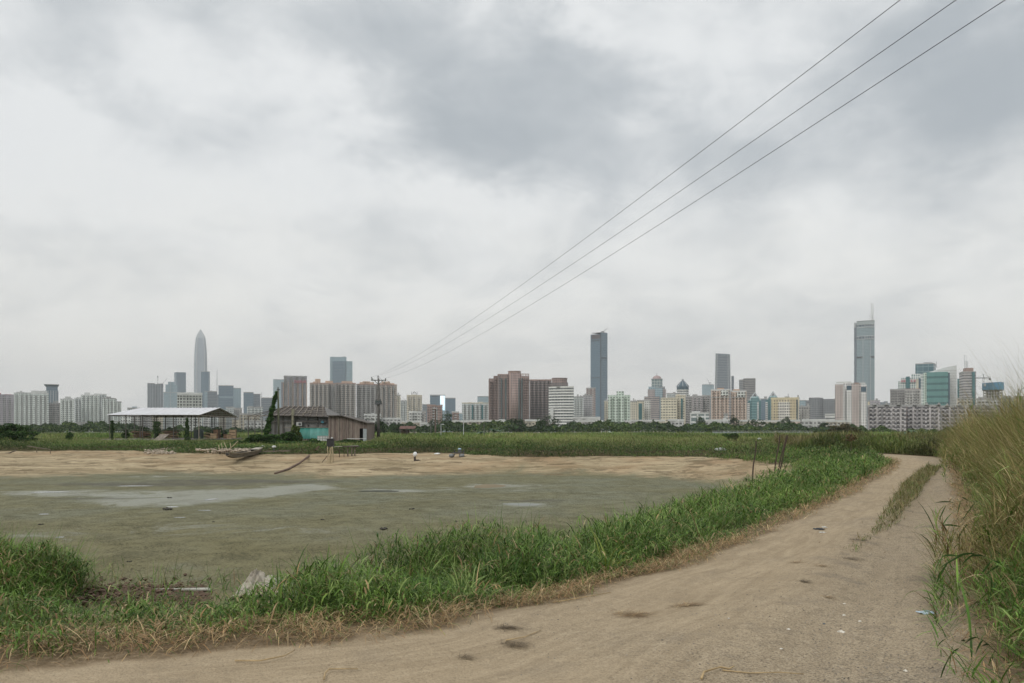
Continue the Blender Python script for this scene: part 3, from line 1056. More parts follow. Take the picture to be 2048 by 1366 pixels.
SHN = FA('silver_green_curtain_wall', (.27, .335, .355), (.165, .235, .265), 3.9, 2.2, .8, .62, .35, .2, .05)
WRF = M('white_roof_plaster', (.56, .57, .555), .85, .15, .08)
GRF = M('grey_concrete', (.36, .36, .35), .9, .25, .08)
BRF = M('brown_roof_plaster', (.34, .24, .20), .85, .2, .08)
ORF = M('orange_roof_plaster', (.48, .345, .26), .85, .2, .08)
CRF = M('cream_plaster', (.54, .50, .40), .85, .15, .08)
YRF = M('yellow_plaster', (.62, .55, .38), .85, .15, .08)
DRK = M('dark_metal', (.07, .075, .08), .6, .2, 1)
STL = M('pale_steel', (.46, .48, .49), .5, .15, 1)
DGL = M('dark_blue_glass', (.055, .10, .13), .15, .15, .05)
TGL = M('teal_glass', (.045, .15, .16), .15, .2, .05)
PBL = M('pale_blue_panel', (.42, .50, .53), .5, .1, .05)
BNET = M('blue_safety_net', (.115, .29, .42), .8, .18, .12)
REDP = M('red_brown_panel', (.42, .16, .14), .8, .2, .1)
REDS = M('red_letter_paint', (.55, .16, .20), .6, .1, 1)

A_GR = 'apartment towers of the skyline'
O_GR = 'office towers of the skyline'
L_GR = 'low blocks in front of the towers'


def slab_stack(x0, x1, yb, yf, z0, z1, fh, th):
    """one connected stack of balcony slabs: a comb profile drawn out along x"""
    pr = [(yb, z0)]
    z = z0
    while z + th < z1:
        pr += [(yb + .05, z), (yf, z), (yf, z + th), (yb + .05, z + th)]
        z += fh
    n = len(pr)
    vs = [(x0, y, z) for y, z in pr] + [(x1, y, z) for y, z in pr]
    fs = [(i, i + 1, n + i + 1, n + i) for i in range(n - 1)]
    for i in range(1, n - 3, 4):
        fs += [(i + 3, i + 2, i + 1, i), (n + i, n + i + 1, n + i + 2, n + i + 3)]
    return MB().add(vs, fs)


class Bd:
    """a building: pixel columns of the photo are turned into metres at distance D"""
    def __init__(s, name, label, cat, x0, x1, D, dp=20.0, rot=0.0, group=None):
        s.cx = (x0 + x1) / 2
        th = math.atan((s.cx - 1024) / F)
        s.D, s.dp = D, dp
        s.k = D * math.cos(th) / F
        s.kz = D / F
        s.rot = R(rot)
        s.root = empty(name, ((s.cx - 1024) / F * D + math.sin(th) * dp / 2, D + math.cos(th) * dp / 2, 0), -th + s.rot, label, cat, group)

    def X(s, px): return (px - s.cx) * s.k
    def Z(s, py): return CH + (HY - py) * s.kz

    def box(s, part, x0, x1, yt, yb, mat, d0=0.0, d1=None, label=None):
        d1 = s.dp if d1 is None else d1
        o = MB().box(s.X(x0), s.X(x1), d0 - s.dp / 2, d1 - s.dp / 2, 0 if yb is None else s.Z(yb), s.Z(yt)).build(part, mat, s.root)
        if label: o['label'] = label
        return o

    def mb(s, part, mb, mat, smooth=False):
        return mb.build(part, mat, s.root, smooth)


def mast(b, px, yt, yb, r=.35, d=5, mat=None, part='mast'):
    x = b.X(px)
    b.mb(part, MB().tube([(x, d - b.dp / 2, b.Z(yb)), (x, d - b.dp / 2, b.Z(yt))], [r, r * .6], 6), mat or DRK)


def tower(name, label, x0, x1, yt, D, mat, rot=0, dp=None, bays=0, huts=(), cat=None, group=None, mat2=None, proj=1.8, balc=None, par=True, steps=(), hutm=None, fh=3.0, fins=0, finm=None):
    cat = cat or {'apartment_tower': 'apartment tower', 'office_tower': 'office tower', 'low_block': 'building'}.get(name, name.replace('_', ' '))
    group = group or {'apartment_tower': A_GR, 'office_tower': O_GR, 'low_block': L_GR}.get(name)
    th = math.atan(((x0 + x1) / 2 - 1024) / F)
    Wt = (x1 - x0) * D * math.cos(th) / F
    rr_ = abs(R(rot))
    dp = dp or min(max(Wt * .6, 11), 26)
    if rot: dp = min(dp, Wt * .55 / max(math.sin(rr_), .2))
    w = (Wt - dp * math.sin(rr_)) / math.cos(rr_)
    b = Bd(name, label, cat, x0, x1, D, dp, rot, group)
    H = b.Z(yt)
    h2, d2 = w / 2, dp / 2
    m = MB()
    if steps:      # (fraction of the width from, to, top row): the body is a row of slabs of unequal height
        m2 = MB()
        for i, (a, c, y) in enumerate(steps):
            b.mb('wall', MB().box(-h2 + a * w, -h2 + c * w, -d2 + (i % 2) * 1.2, d2 - (i % 2) * .7, 0, b.Z(y)), mat)
    else:
        b.mb('wall', m.box(-h2, h2, -d2, d2, 0, H), mat)
    topz = lambda fx: (b.Z(next((y for a, c, y in steps if a <= fx <= c + 1e-6), yt)) if steps else H)
    if bays:
        n = bays * 2 - 1
        sw = w / n
        for i in range(0, n, 2):
            xa = -h2 + i * sw
            xa2, xb2 = xa + sw * (.0 if i else .02), xa + sw * (1.0 if i < n - 1 else .98)
            tz = topz((i + .5) / n)
            b.mb('bay', MB().box(xa2, xb2, -d2 - proj, -d2, 0, tz - (1.5 if (i // 2) % 2 else .2)), mat2 or mat)
        for i in range(1, n, 2):
            xa = -h2 + i * sw
            tz = topz((i + .5) / n)
            b.mb('balcony_stack', slab_stack(xa + .02, xa + sw - .02, -d2 + .3, -d2 - proj * .7, fh, tz - 1, fh, fh * .32), balc or WRF)
    if fins:
        for i in range(fins + 1):
            x = -h2 + w * i / fins
            b.mb('fin', MB().box(x - .45, x + .45, -d2 - .9, -d2, 0, H + .4), finm or STL)
    if par:
        p = MB()
        if steps:
            for i, (a, c, y) in enumerate(steps):
                z = b.Z(y)
                p.box(-h2 + a * w - .2, -h2 + c * w + .2, -d2 + (i % 2) * 1.2 - .3, -d2 + (i % 2) * 1.2 + .25, z - .6, z + 1.1)
        else:
            p.box(-h2 - .2, h2 + .2, -d2 - .3, -d2 + .2, H - .5, H + 1.1).box(-h2 - .2, -h2 + .3, -d2 + .2, d2, H - .5, H + 1.1).box(h2 - .3, h2 + .2, -d2 + .2, d2, H - .5, H + 1.1)
        b.mb('parapet', p, hutm or GRF)
    for q in huts:
        xa, xb, y = q[:3]
        mm = q[3] if len(q) > 3 else (hutm or GRF)
        b.mb('roof_hut', MB().box(b.X(xa), b.X(xb), -d2 * .7, d2 * .5, H - 3, b.Z(y)), mm)
    if not huts and name == 'apartment_tower':
        r0 = random.Random(int(x0 * 7 + yt))
        for i in range(2):
            c = r0.uniform(-.35, .35) * w
            b.mb('roof_hut', MB().box(c - w * .09, c + w * .09, -d2 * .4, d2 * .4, H - 3, H + r0.uniform(2, 4.5)), hutm or GRF)
    return b


def crane(label, px, yt, yb, D, jib=None, tilt=None):
    """tower crane: jib = (left px, right px) or tilt = px,py of a luffing tip"""
    e = empty('tower_crane', ((px - 1024) / F * D, D, 0), -math.atan((px - 1024) / F), label, 'crane', 'construction cranes of the skyline')
    k = D / F
    Z = lambda y: CH + (HY - y) * k
    lat = MB()
    z0, z1 = Z(yb), Z(yt)
    w = .9
    for sx in (-w, w):
        for sy in (-w, w):
            lat.beam((sx, sy, z0), (sx, sy, z1), .35)
    n = max(3, int((z1 - z0) / 3))
    for i in range(n):
        a, c = z0 + (z1 - z0) * i / n, z0 + (z1 - z0) * (i + 1) / n
        s_ = w if i % 2 else -w
        lat.beam((-s_, -w, a), (s_, -w, c), .25)
    lat.build('mast', DRK, e)
    j = MB()
    if jib:
        a, c = (jib[0] - px) * k, (jib[1] - px) * k
        zz = z1 - 1
        for dz in (0, 1.6):
            j.beam((a, 0, zz + dz), (c, 0, zz + dz), .4)
        for i in range(12):
            x = a + (c - a) * i / 12
            j.beam((x, 0, zz), (x + (c - a) / 12, 0, zz + 1.6), .25)
        j.beam((0, 0, z1), (0, 0, z1 + 5), .5).beam((0, 0, z1 + 5), (a * .8, 0, zz + 1.6), .2).beam((0, 0, z1 + 5), (c * .8, 0, zz + 1.6), .2)
        MB().box(c - 2.5, c, -1, 1, zz - 2.5, zz).build('counterweight', DRK, e)
    if tilt:
        tx, tz = (tilt[0] - px) * k, Z(tilt[1])
        for dy in (-.6, .6):
            j.beam((0, dy, z1), (tx, dy, tz), .45)
        j.beam((0, 0, z1 + 2), (tx, 0, tz), .3)
        s_ = -1 if tx > 0 else 1
        MB().box(min(0, s_ * 6), max(0, s_ * 6), -1, 1, z1 - 1, z1 + 1.2).build('counterweight', DRK, e)
    j.build('jib', DRK, e)


def build_city():
    AP, OF, LB = 'apartment_tower', 'office_tower', 'low_block'
    # ---- far left estate
    tower(AP, 'mauve grey apartment slab with reddish gables cut by the left edge of the photo', -22, 28, 790, 1250, MAU, 0, bays=5, huts=((-4, 2, 786, REDP), (9, 24, 788, REDP)), hutm=MAU)
    tower(AP, 'long white apartment slab with gabled roof screens, left of the flared blue tower', 28, 98, 787, 1200, WHT, 0, 16, bays=8, steps=((0, .13, 787), (.13, .5, 786), (.5, .58, 789), (.58, 1, 787)), huts=((33, 48, 784), (62, 95, 781), (40, 44, 782)), hutm=WRF, balc=WRF)
    b = Bd('office_tower', 'blue glass tower with wide flared crown above the white estate at far left', 'office tower', 88, 118, 1700, 26, 0, O_GR)
    for part, a, c, yt, yb, mt in (('wall', 91, 117, 781, None, BGL), ('neck', 92.5, 115.5, 773, 781, BG3)):
        b.box(part, a, c, yt, yb, mt)
    x0, x1 = b.X(91.5), b.X(116); d = b.dp / 2
    b.mb('crown', MB().prism([(x0, -d), (x1, -d), (x1, d), (x0, d)], b.Z(773), b.Z(769.5), [(b.X(88), -d - 3), (b.X(118.5), -d - 3), (b.X(118.5), d + 3), (b.X(88), d + 3)]), DGL)
    b.mb('ring', MB().box(b.X(88), b.X(118.5), -d - 3, d + 3, b.Z(769.4), b.Z(768.3)), STL)
    for px in (91.2, 96.4, 101.6, 106.8, 112, 116.6):
        b.mb('pier', MB().box(b.X(px) - .6, b.X(px) + .6, -d - 1, -d, 0, b.Z(781)), STL)
    tower(AP, 'dark grey green apartment block below the flared blue tower', 97, 121, 807, 1220, GRC, 0, bays=4)
    tower(AP, 'slim white apartment tower standing alone right of the flared blue tower', 120.5, 148.5, 799, 1150, WHT, 0, bays=4, huts=((130, 142, 793), (127, 145, 796)), hutm=WRF)
    tower(AP, 'narrow pale apartment tower with roof arch, left side of the stepped white estate', 149, 166, 797, 1230, WH2, 0, bays=3, huts=((153, 163, 794),), hutm=WRF)
    tower(AP, 'tallest white tower of the stepped estate with two square roof blocks', 162, 199, 791, 1180, WHT, 0, 18, bays=5, huts=((169, 180, 785), (182, 196, 789)), hutm=WRF)
    tower(AP, 'white green tower behind the stepped estate with long roof screen', 188, 213, 789, 1230, WH2, 0, bays=4, huts=((189, 204, 787),), hutm=WRF)
    tower(AP, 'right hand white tower of the stepped estate with grey roof steps', 205, 243, 800, 1180, WHT, 0, 16, bays=6, steps=((0, .25, 797), (.25, .6, 797), (.6, .75, 799), (.75, 1, 804)), huts=((212, 222, 793), (222, 232, 796)), hutm=GRF)
    tower(LB, 'cream school block with stepped roofs under the white estate', 140, 161, 849, 760, LOB, huts=((152, 160, 844),))
    tower(LB, 'long low white block under the stepped white estate', 161, 200, 846.5, 780, LOW, huts=((170, 176, 844),))
    tower(LB, 'low white house with roof hut left of the white shed roof', 199, 214, 846, 770, LOW, huts=((202, 207, 841),))
    tower(LB, 'pink topped low wall block under the long white slab', 54, 90, 854, 700, LOB, par=False)
    tower(LB, 'red brown low block cut by the left edge of the photo', -14, 7, 848, 900, BRN)
    # ---- financial towers behind the white shed roof
    tower(OF, 'blue grey twin slab with flat top and dark middle strip, leftmost behind the shed', 295, 326.5, 767, 2500, SLT, 0, steps=((0, .46, 767), (.46, .60, 768.4), (.60, 1, 767.6)), fins=6)
    b = tower(OF, 'pale green glass tower rising in steps between two blue towers', 327, 355.5, 785, 2300, BG2, 0, 30)
    b.box('upper_block', 331, 355, 769, 785, BG2, 2); b.box('top_block', 336, 349, 763.5, 769, BG2, 4); b.box('fin', 340, 341, 762.5, None, STL, -1, 0)
    tower(OF, 'dark blue square glass tower left of the tallest pointed tower', 348.5, 372, 745.5, 3000, BGL, 18, huts=((351, 357, 744.5), (361, 371, 744.3)), hutm=BGL)
    # the tallest: eight-sided tapering shaft with a pointed crown and pale ribs
    b = Bd('pointed_skyscraper', 'tallest slim tower tapering to a pointed crown with pale steel ribs', 'skyscraper', 388.5, 414, 4700, 60, 0)
    prof = [(0, 12.6), (785, 12.6), (745, 12.7), (712, 12.2), (692, 10.9), (676, 9.2), (668, 6.4), (662, 2.6), (657.5, .3)]
    rings = []
    for y, hw in prof:
        z = 0 if y == 0 else b.Z(y)
        w = hw * b.k
        c = w * .62
        rings.append([(-w, -c, z), (-c, -w, z), (c, -w, z), (w, -c, z), (w, c, z), (c, w, z), (-c, w, z), (-w, c, z)])
    m = MB(); cr = MB()
    for i in range(len(rings) - 1):
        t = m if i < 5 else cr
        t.add(rings[i] + rings[i + 1], [(k, (k + 1) % 8, 8 + (k + 1) % 8, 8 + k) for k in range(8)])
    b.mb('shaft', m, FA('tall_tower_glass', (.37, .42, .46), (.20, .26, .31), 4.5, 7.0, .7, .8, .3, .2, .05))
    b.mb('crown', cr, FA('tall_tower_crown', (.46, .50, .52), (.26, .31, .35), 4.5, 9.0, .6, .6, .3, .2, .05))
    for k in range(8):
        pts = [Vector(r_[k]) * 1.0 for r_ in rings]
        b.mb('rib', MB().tube([(p.x * 1.02, p.y * 1.02, p.z) for p in pts], [2.2] * (len(pts) - 1) + [.8], 4), STL)
    tower(OF, 'dark blue glass slab standing against the foot of the tallest pointed tower', 402, 420, 743.2, 2700, BG3, -14)
    b = tower(OF, 'blue grey office block with pale green left flank right of the tallest tower', 409, 434, 783, 2100, SLT, 0, 30)
    b.box('flank', 408.6, 415, 783.6, None, BG2, -1.5, 0); b.box('roof_hut', 419, 425, 781, 783, GRF, 8, 20)
    mast(tower(OF, 'narrow unfinished tower with tall needle mast right of the tallest tower', 432.5, 437, 789, 2500, SLT, 0, par=False), 434, 741, 790, .9, 4)
    b = tower(OF, 'broad dark blue office tower with pale storey band, right of the needle mast', 437, 467, 771.5, 2000, BGL, 0, 30)
    b.box('storey_band', 438, 466, 793, 796, BG2, -.8, 0)
    tower(OF, 'paler blue glass block attached right of the broad dark blue office tower', 466.8, 482, 776.5, 2080, BG2, 0)
    tower(OF, 'blue grey slab with flat top left of the leaning vine post', 487, 507, 785, 1900, BGL, 0)
    tower(OF, 'slightly lower blue grey slab close left of the leaning vine post', 506.8, 521, 788.5, 1950, SLT, 0)
    b = tower(OF, 'low wide blue grey office block behind the vine covered post', 522, 546, 796, 1800, SLT, 0)
    mast(b, 523, 784, 796, .5)
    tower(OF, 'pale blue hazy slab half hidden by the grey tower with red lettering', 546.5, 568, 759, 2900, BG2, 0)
    b = tower(AP, 'large white grid fronted block with dark windows seen through the open shed', 354.5, 405, 787, 900, GRD, 0, 18, bays=0, huts=((362, 402, 785.2), (373, 386, 784)), hutm=WRF)
    for i in range(12):
        x = 355.5 + i * 4.4
        b.box('pier', x - .35, x + .35, 789, None, WRF, -.9, 0)
    for y in (791.5, 790, 788):
        b.box('ledge', 355, 404.8, y, y + .7, WRF, -1.3, -.9)
    crane('thin upright crane above the twin slab, left one of the far pair', 315.5, 753, 767, 2500, jib=(314.8, 316.4))
    crane('crane with raised jib above the pale green stepped tower', 325.5, 768, 775, 2300, tilt=(334, 755.5))
    # mid-rise carpet behind the shed
    rr_ = random.Random(3)
    rows = [(242, 262, 829, 'dotted white block left half behind the open shed'), (262, 281, 832, 'white block with square windows behind the open shed'), (282, 304, 829, 'grey apartment block behind the open shed posts, left of the vine clad post'),
            (304, 327, 822, 'brownish apartment block rising just above the white shed roof'), (328, 354, 833, 'pale block between the open shed posts left of the white grid block'),
            (406, 420, 830, 'narrow pale block right of the white grid block'), (420, 437, 818, 'pale mid rise block right of the white grid block, upper part over the shed gable'),
            (437, 452, 823, 'cream mid rise block over the gable of the open shed'), (452, 468, 815, 'white mid rise block right of the open shed gable'), (467, 484, 817, 'grey white mid rise block between the two sheds')]
    for i, (a, c, y, lb) in enumerate(rows):
        mt = (DOT, LOG, GRC, LOB, WH2, LOW, WH2, LOB, WH2, LOG)[i]
        tower(LB, lb, a, c, y, 950 + i * 17, mt, bays=(0, 0, 3, 0, 3, 2, 3, 0, 3, 3)[i], proj=1.2)
    tower(LB, 'dome topped low hall behind the left end of the white shed roof', 255, 284, 817, 1000, WH2, huts=((264, 274, 813, PBL),))
    tower(AP, 'beige balcony block behind the open frame of the old shed', 479, 520, 829, 800, LOB, bays=7, proj=1.5, balc=WRF, huts=((484, 490, 826), (500, 506, 826.5)))
    tower(LB, 'low white terraced block left of the old shed', 489, 532, 843.5, 700, LOW, bays=6, proj=1.4)
    tower(AP, 'pale apartment block behind the vine post over the old shed roof', 494, 526, 815, 1050, WH2, bays=5, huts=((497, 506, 812), (514, 522, 813)))
    tower(LB, 'small cream block between the two sheds', 464, 481, 838, 820, LOB)
    # ---- tower with the red letters and the brown grey estate
    b = tower(AP, 'grey residential tower with red roof lettering and copper vertical strips', 562.5, 614, 752.5, 1450, FA('grey_glass_apartment', (.30, .29, .30), (.09, .11, .14), 3.2, 2.0, .62, .62, .4), 0, 24, bays=5, steps=((0, .1, 765), (.1, 1, 752.5)), huts=((597, 612.5, 751.2),), mat2=None, proj=2.2, balc=GRF)
    for px in (567, 576.5, 586, 596, 605, 613.5):
        b.box('copper_strip', px - .55, px + .55, 764 if px > 570 else 766, None, M('copper_panel', (.40, .27, .19), .7, .15, .1), -3.1, -2.2)
    x = 588.4
    sg = 0
    for ch in (((0, 0, 1, .18), (0, .82, 1, 1), (.4, 0, .6, 1)), ((0, 0, .2, 1), (.8, 0, 1, 1), (0, .4, 1, .6), (0, 0, 1, .15)), ((.4, 0, .6, 1), (0, .25, 1, .4), (0, .7, 1, .85)), ((0, 0, 1, .16), (0, .42, 1, .58), (0, .84, 1, 1), (0, 0, .2, 1)),
               ((0, .4, 1, .6), (.4, 0, .6, 1), (.1, 0, .25, .3), (.75, 0, .9, .3)), ((0, 0, .2, 1), (.8, 0, 1, 1), (0, .8, 1, 1), (.4, .2, .6, .8))):
        m = MB()
        for a0, b0, a1, b1 in ch:
            m.box(b.X(x + a0 * 3.2), b.X(x + a1 * 3.2), -b.dp / 2 - 3.6, -b.dp / 2 - 3.1, b.Z(765.8 - b0 * 5), b.Z(765.8 - b1 * 5))
        b.mb('sign_letter', m, REDS)
        x += 4.1
    b = Bd('office_tower', 'tall blue glass office tower with stepped twin tops behind the brown grey estate', 'office tower', 660, 705, 2200, 40, 0, O_GR)
    b.box('wall', 660, 693, 713.7, None, BG2, 3); b.box('front_wall', 665, 691, 722, None, BGL, 0, 3); b.box('side_wall', 693, 705, 722, None, BG2, 1); b.box('roof_hut', 685, 691, 712.6, 713.7, DRK, 8, 20)
    for i, (a, c, y, lb, h) in enumerate(((619.5, 657, 767, 'brown grey apartment tower with orange roof block, leftmost of the brown grey estate', ((622, 655, 765), (630, 641, 757.5), (626, 630, 763))),
                                          (655, 673, 767.5, 'brown grey apartment tower with orange roof, second of the brown grey estate', ((650.5, 666, 761.5), (668, 672, 766))),
                                          (673, 711.5, 767, 'brown grey apartment tower with wide orange roof, in front of the blue stepped office tower', ((683, 705, 762), (678, 709, 765.5))),
                                          (713, 752, 769, 'grey apartment tower with pink stepped roof left of the utility pole', ((719, 748, 764), (725, 740, 762.4))),
                                          (751, 794, 770, 'grey apartment tower with pink stepped roof behind the utility pole', ((757, 789, 766), (763, 780, 762.6))))):
        b = tower(AP, lb, a, c, y, 1150 + i * 12, GRB if i < 3 else GRC, 0, 20, bays=5 if c - a > 20 else 3, mat2=(GRB if i % 2 == 0 else GRC), huts=tuple((*q, ORF) for q in h), hutm=BRF, proj=2.6, balc=GRF)
        for px in np.arange(a + 3, c - 1, 8.3):
            b.box('pale_pier', px - .28, px + .28, y + 4, None, WH2, -3.2, -2.6)
    tower(AP, 'cream apartment tower edge peeking right of the grey estate', 793.5, 801, 791, 1300, CRM, bays=2)
    tower(AP, 'pale blue grey apartment tower right of the grey estate', 800, 813.5, 802, 1400, WH2, bays=3)
    b = tower(AP, 'cream brown gridded tower with a small triangle sign frame on its roof', 813.5, 844, 791.5, 1150, FA('cream_grid', (.60, .56, .47), (.10, .09, .08), 3.0, 2.3, .52, .62, .4), bays=4, huts=((823, 834, 789),), hutm=CRF)
    sf = MB(); z = b.Z(789); X = b.X
    sf.beam((X(823), 0, z), (X(823), 0, b.Z(782.5)), .5).beam((X(834.2), 0, z), (X(834.2), 0, b.Z(782.5)), .5).beam((X(825.5), 0, b.Z(786)), (X(828.6), 0, b.Z(782.8)), .8).beam((X(828.6), 0, b.Z(782.8)), (X(831.8), 0, b.Z(786)), .8).beam((X(823), 0, b.Z(787.3)), (X(834.2), 0, b.Z(787.3)), .4)
    b.mb('sign_frame', sf, DRK)
    tower(LB, 'white block with dark stair recess in front of the cream gridded tower', 817.5, 844, 825, 860, LOW, bays=2, huts=((825, 832, 822),), hutm=WRF)
    tower(LB, 'grey block left of the red brown tower', 840, 852, 823, 930, LOG, bays=2)
    tower(OF, 'low blue grey office block left of the bright screen', 844.5, 861, 809, 1900, SLT)
    b = tower(OF, 'blue glass block with a glowing white screen on its right flank', 860, 890, 790.5, 1500, BG2, 0, 26)
    b.box('front_panel', 860.3, 879, 791.5, None, BGL, -1, 0)
    sm, nt, p = mat_new('lit_screen')
    c = coord(nt); sx, sy, sz = sep(nt, c)
    nn = noi(nt, comb(nt, sx * .08, 0.0, sz * .06), 1.0, 3)
    em = mixc(nt, nn.ss(.35, .6), (.95, .97, 1.0), (.55, .85, 1.0))
    setp(nt, p, 'Emission Color', em); p.inputs['Emission Strength'].default_value = 1.15
    setp(nt, p, 'Base Color', (.3, .3, .3))
    b.mb('lit_screen', MB().box(b.X(880), b.X(889.7), -b.dp / 2 - 1.3, -b.dp / 2 - .3, b.Z(820.5), b.Z(791.5)), sm)
    b.box('screen_frame', 879.3, 880, 791, None, DRK, -1.4, 0); b.box('sign_band', 864, 876, 792.2, 793.4, DRK, -1.3, -1)
    tower(OF, 'plain blue glass block right of the bright screen', 890.5, 911, 796.5, 1600, BGL)
    tower(AP, 'red brown square windowed tower in front of the bright screen block', 854.5, 885, 811, 900, BRN, 0, 18, bays=2, huts=((856, 870, 810),), hutm=BRF, steps=((0, .55, 811), (.55, .86, 812.6), (.86, 1, 811)))
    for i, (a, c, y, D, mt, lb, h) in enumerate((
            (728.5, 761, 830.5, 640, LOW, 'white four storey block left of the utility pole foot', ((743, 749, 826), (733, 737, 829))),
            (760, 803, 838, 650, LOW, 'long white three storey block right of the utility pole foot', ((764, 768, 836), (790, 796, 836))),
            (803, 842, 844, 700, LOB, 'beige low block right of the long white three storey block', ((812, 818, 841),)),
            (840, 876, 847.5, 640, LOW, 'low white block with dark windows under the red brown tower', ((846, 850, 845),)),
            (904, 918, 824.5, 1000, BRN, 'small red brown block behind the dark trees right of the screen', ()),
            (911, 925, 827, 1100, BG2, 'small blue glazed block behind the dark trees', ()),
            (904, 942, 843.5, 600, LOB, 'beige low apartment row with balconies, left one behind the twin street lamps', ((914, 920, 841), (930, 934, 841.5))),
            (938, 984, 843, 590, LOB, 'beige low apartment row under the big red brown complex', ((945, 950, 841), (965, 970, 841), (958, 962, 840))),
            (982, 1024, 843, 610, LOW, 'white low row under the big red brown complex', ((998, 1010, 838.5), (988, 992, 841))),
            (1050, 1080, 841.5, 640, LOB, 'yellowish low block between the dark trees under the dark brown slab', ((1066, 1074, 839.5),)),
            (1146, 1200, 836, 700, LOW, 'long white low block at the foot of the tallest dark blue tower', ((1152, 1160, 834.5), (1170, 1180, 834.6), (1190, 1198, 835))),
            (1150, 1206, 843, 640, LOG, 'grey low block under the long white low block', ()))):
        tower(LB, lb, a, c, y, D, mt, huts=h, hutm=WRF, bays=max(2, int((c - a) / 7)), proj=1.3, dp=14, balc=CRF if mt is LOB else WRF)
    b = tower(AP, 'row of pale apartments with teal stair glass left of the big red brown complex', 924, 978, 806.5, 1200, WH2, 0, 18, bays=7, huts=((937, 944, 804), (957, 966, 803.5)), hutm=CRF, balc=GRF)
    for px in (945, 964.5): b.box('stair_glass', px - 1.6, px + 1.6, 810, 838, TGL, -2.3, -1.8)
    b = tower(OF, 'blue glass block behind the row of pale apartments with teal stairs', 955, 978, 793, 2100, BG2)
    # ---- red brown complex
    b = Bd('apartment_complex', 'big red brown apartment complex with round central turret rising in steps', 'apartment complex', 977, 1058.5, 950, 26, 0)
    b.box('wing', 977, 987, 756.5, None, BRN, 4); b.box('wing', 987, 996, 751.5, None, BRN, 2); b.box('wing', 995, 1016, 748, None, BRN, 0)
    b.box('recess', 996, 1000, 752, None, DBR, -.8, 0)  # box stands proud; the shade of a recess is put into its darker brown
    r_ = 13.2 * b.k
    b.mb('turret', MB().lathe([(r_, 0), (r_, b.Z(746))], b.X(1029), -b.dp / 2 + r_ * .55, 24), BRN, True)
    b.mb('turret_cap', MB().lathe([(r_ * .96, b.Z(746)), (r_ * .96, b.Z(742.6)), (r_ * 1.02, b.Z(742.6)), (r_ * 1.02, b.Z(742))], b.X(1029), -b.dp / 2 + r_ * .55, 24), BRF)
    b.box('wing', 1040, 1058.5, 752, None, BRN, 1)
    fr = MB()
    for px in (1042.5, 1046, 1050.5, 1054, 1057.5): fr.box(b.X(px) - .5, b.X(px) + .5, -b.dp / 2 + 1, -b.dp / 2 + 2, b.Z(752), b.Z(748))
    fr.box(b.X(1042), b.X(1058.5), -b.dp / 2 + .6, -b.dp / 2 + 2.3, b.Z(748.2), b.Z(747.2))
    for px in (988.5, 991, 993.5): fr.box(b.X(px) - .4, b.X(px) + .4, -b.dp / 2 + 1, -b.dp / 2 + 2, b.Z(753), b.Z(751.8))
    b.mb('roof_frame', fr, BRF)
    DG = M('dark_green_glass', (.085, .115, .115), .2, .2, .1)
    for px in (1003, 1011.5, 1037.8, 1043.5): b.box('glass_strip', px - 1.3, px + 1.3, 757, None, DG, -1.4 if px < 1030 else -1.8, 1.2)
    for (a, c, y) in ((979, 985, 760), (988, 994, 756), (1005.5, 1009.5, 756), (1046, 1057, 757)):
        b.mb('balcony_stack', slab_stack(b.X(a), b.X(c), -b.dp / 2 + 4.4, -b.dp / 2 - .9, 3, b.Z(y), 3, 1.1), BRN)
    b = tower(AP, 'dark brown grey slab tower between the red brown complex and the white banded one', 1059, 1103, 760.5, 1000, DBR, 0, 22, bays=6, proj=2, huts=((1062, 1070, 759.2),), hutm=BRF, balc=DBR)
    b = Bd('apartment_tower', 'brown round topped tower rising behind the white banded building', 'apartment tower', 1097, 1136, 1040, 26, 0, A_GR)
    b.box('wall', 1097, 1136, 765, None, DBR)
    r_ = 15.5 * b.k
    b.mb('round_crown', MB().lathe([(r_, b.Z(765)), (r_, b.Z(757)), (r_ * 1.04, b.Z(757)), (r_ * 1.04, b.Z(755))], b.X(1119), 0, 24), BRN, False)
    b = Bd('banded_apartment_tower', 'curved apartment building with bright white horizontal bands', 'apartment building', 1097, 1147.5, 880, 22, 0)
    d = -b.dp / 2
    bd, wl = MB(), MB()
    pts = [(b.X(1097), d + 7), (b.X(1104), d + 4.5), (b.X(1111), d + 3), (b.X(1115), d + 3), (b.X(1122), d + 1), (b.X(1132), d), (b.X(1147.5), d - .4), (b.X(1147.5), -d), (b.X(1097), -d)]
    wl.prism(pts, 0, b.Z(774)); b.mb('wall', wl, GOF)
    out = [(x, y - (1.3 if y < 0 else 0)) for x, y in pts]
    z = 3.0
    while z < b.Z(773.4):
        bd = MB().prism([(x, y) for x, y in out[:7]] + [(b.X(1147.5), d + 2), (b.X(1097), d + 9)], z, z + 1.25)
        z += 3.1
        b.mb('balcony_band', bd, M('bright_white_render', (.78, .78, .75), .8, .1, .1))
    b.box('stair_tower', 1100, 1107, 816, None, WRF, 0, 5); b.box('roof_slab', 1113, 1147.8, 772.3, 774, GRF, 0)
    tower(AP, 'pale grey apartment tower immediately right of the white banded building', 1147.5, 1167, 794, 1150, WH2, bays=4)
    tower(AP, 'pale lilac grey apartment tower left of the tallest dark blue tower', 1166, 1184.5, 791.5, 1180, FA('lilac_apartment', (.46, .45, .47), (.11, .12, .14), 3, 2.3, .55, .5), bays=4)
    tower(AP, 'reddish grey banded tower against the left foot of the tallest dark blue tower', 1172.5, 1191, 776.5, 1350, FA('reddish_banded', (.37, .29, .27), (.10, .11, .12), 3.1, 3.0, .7, .5), bays=3, huts=((1173, 1190, 775.6, BRF),))
    # ---- two faced blue tower
    b = Bd('blue_skyscraper', 'very tall dark blue glass slab with notched top and a small crane', 'skyscraper', 1181, 1215, 1900, 36, 0)
    d = -18
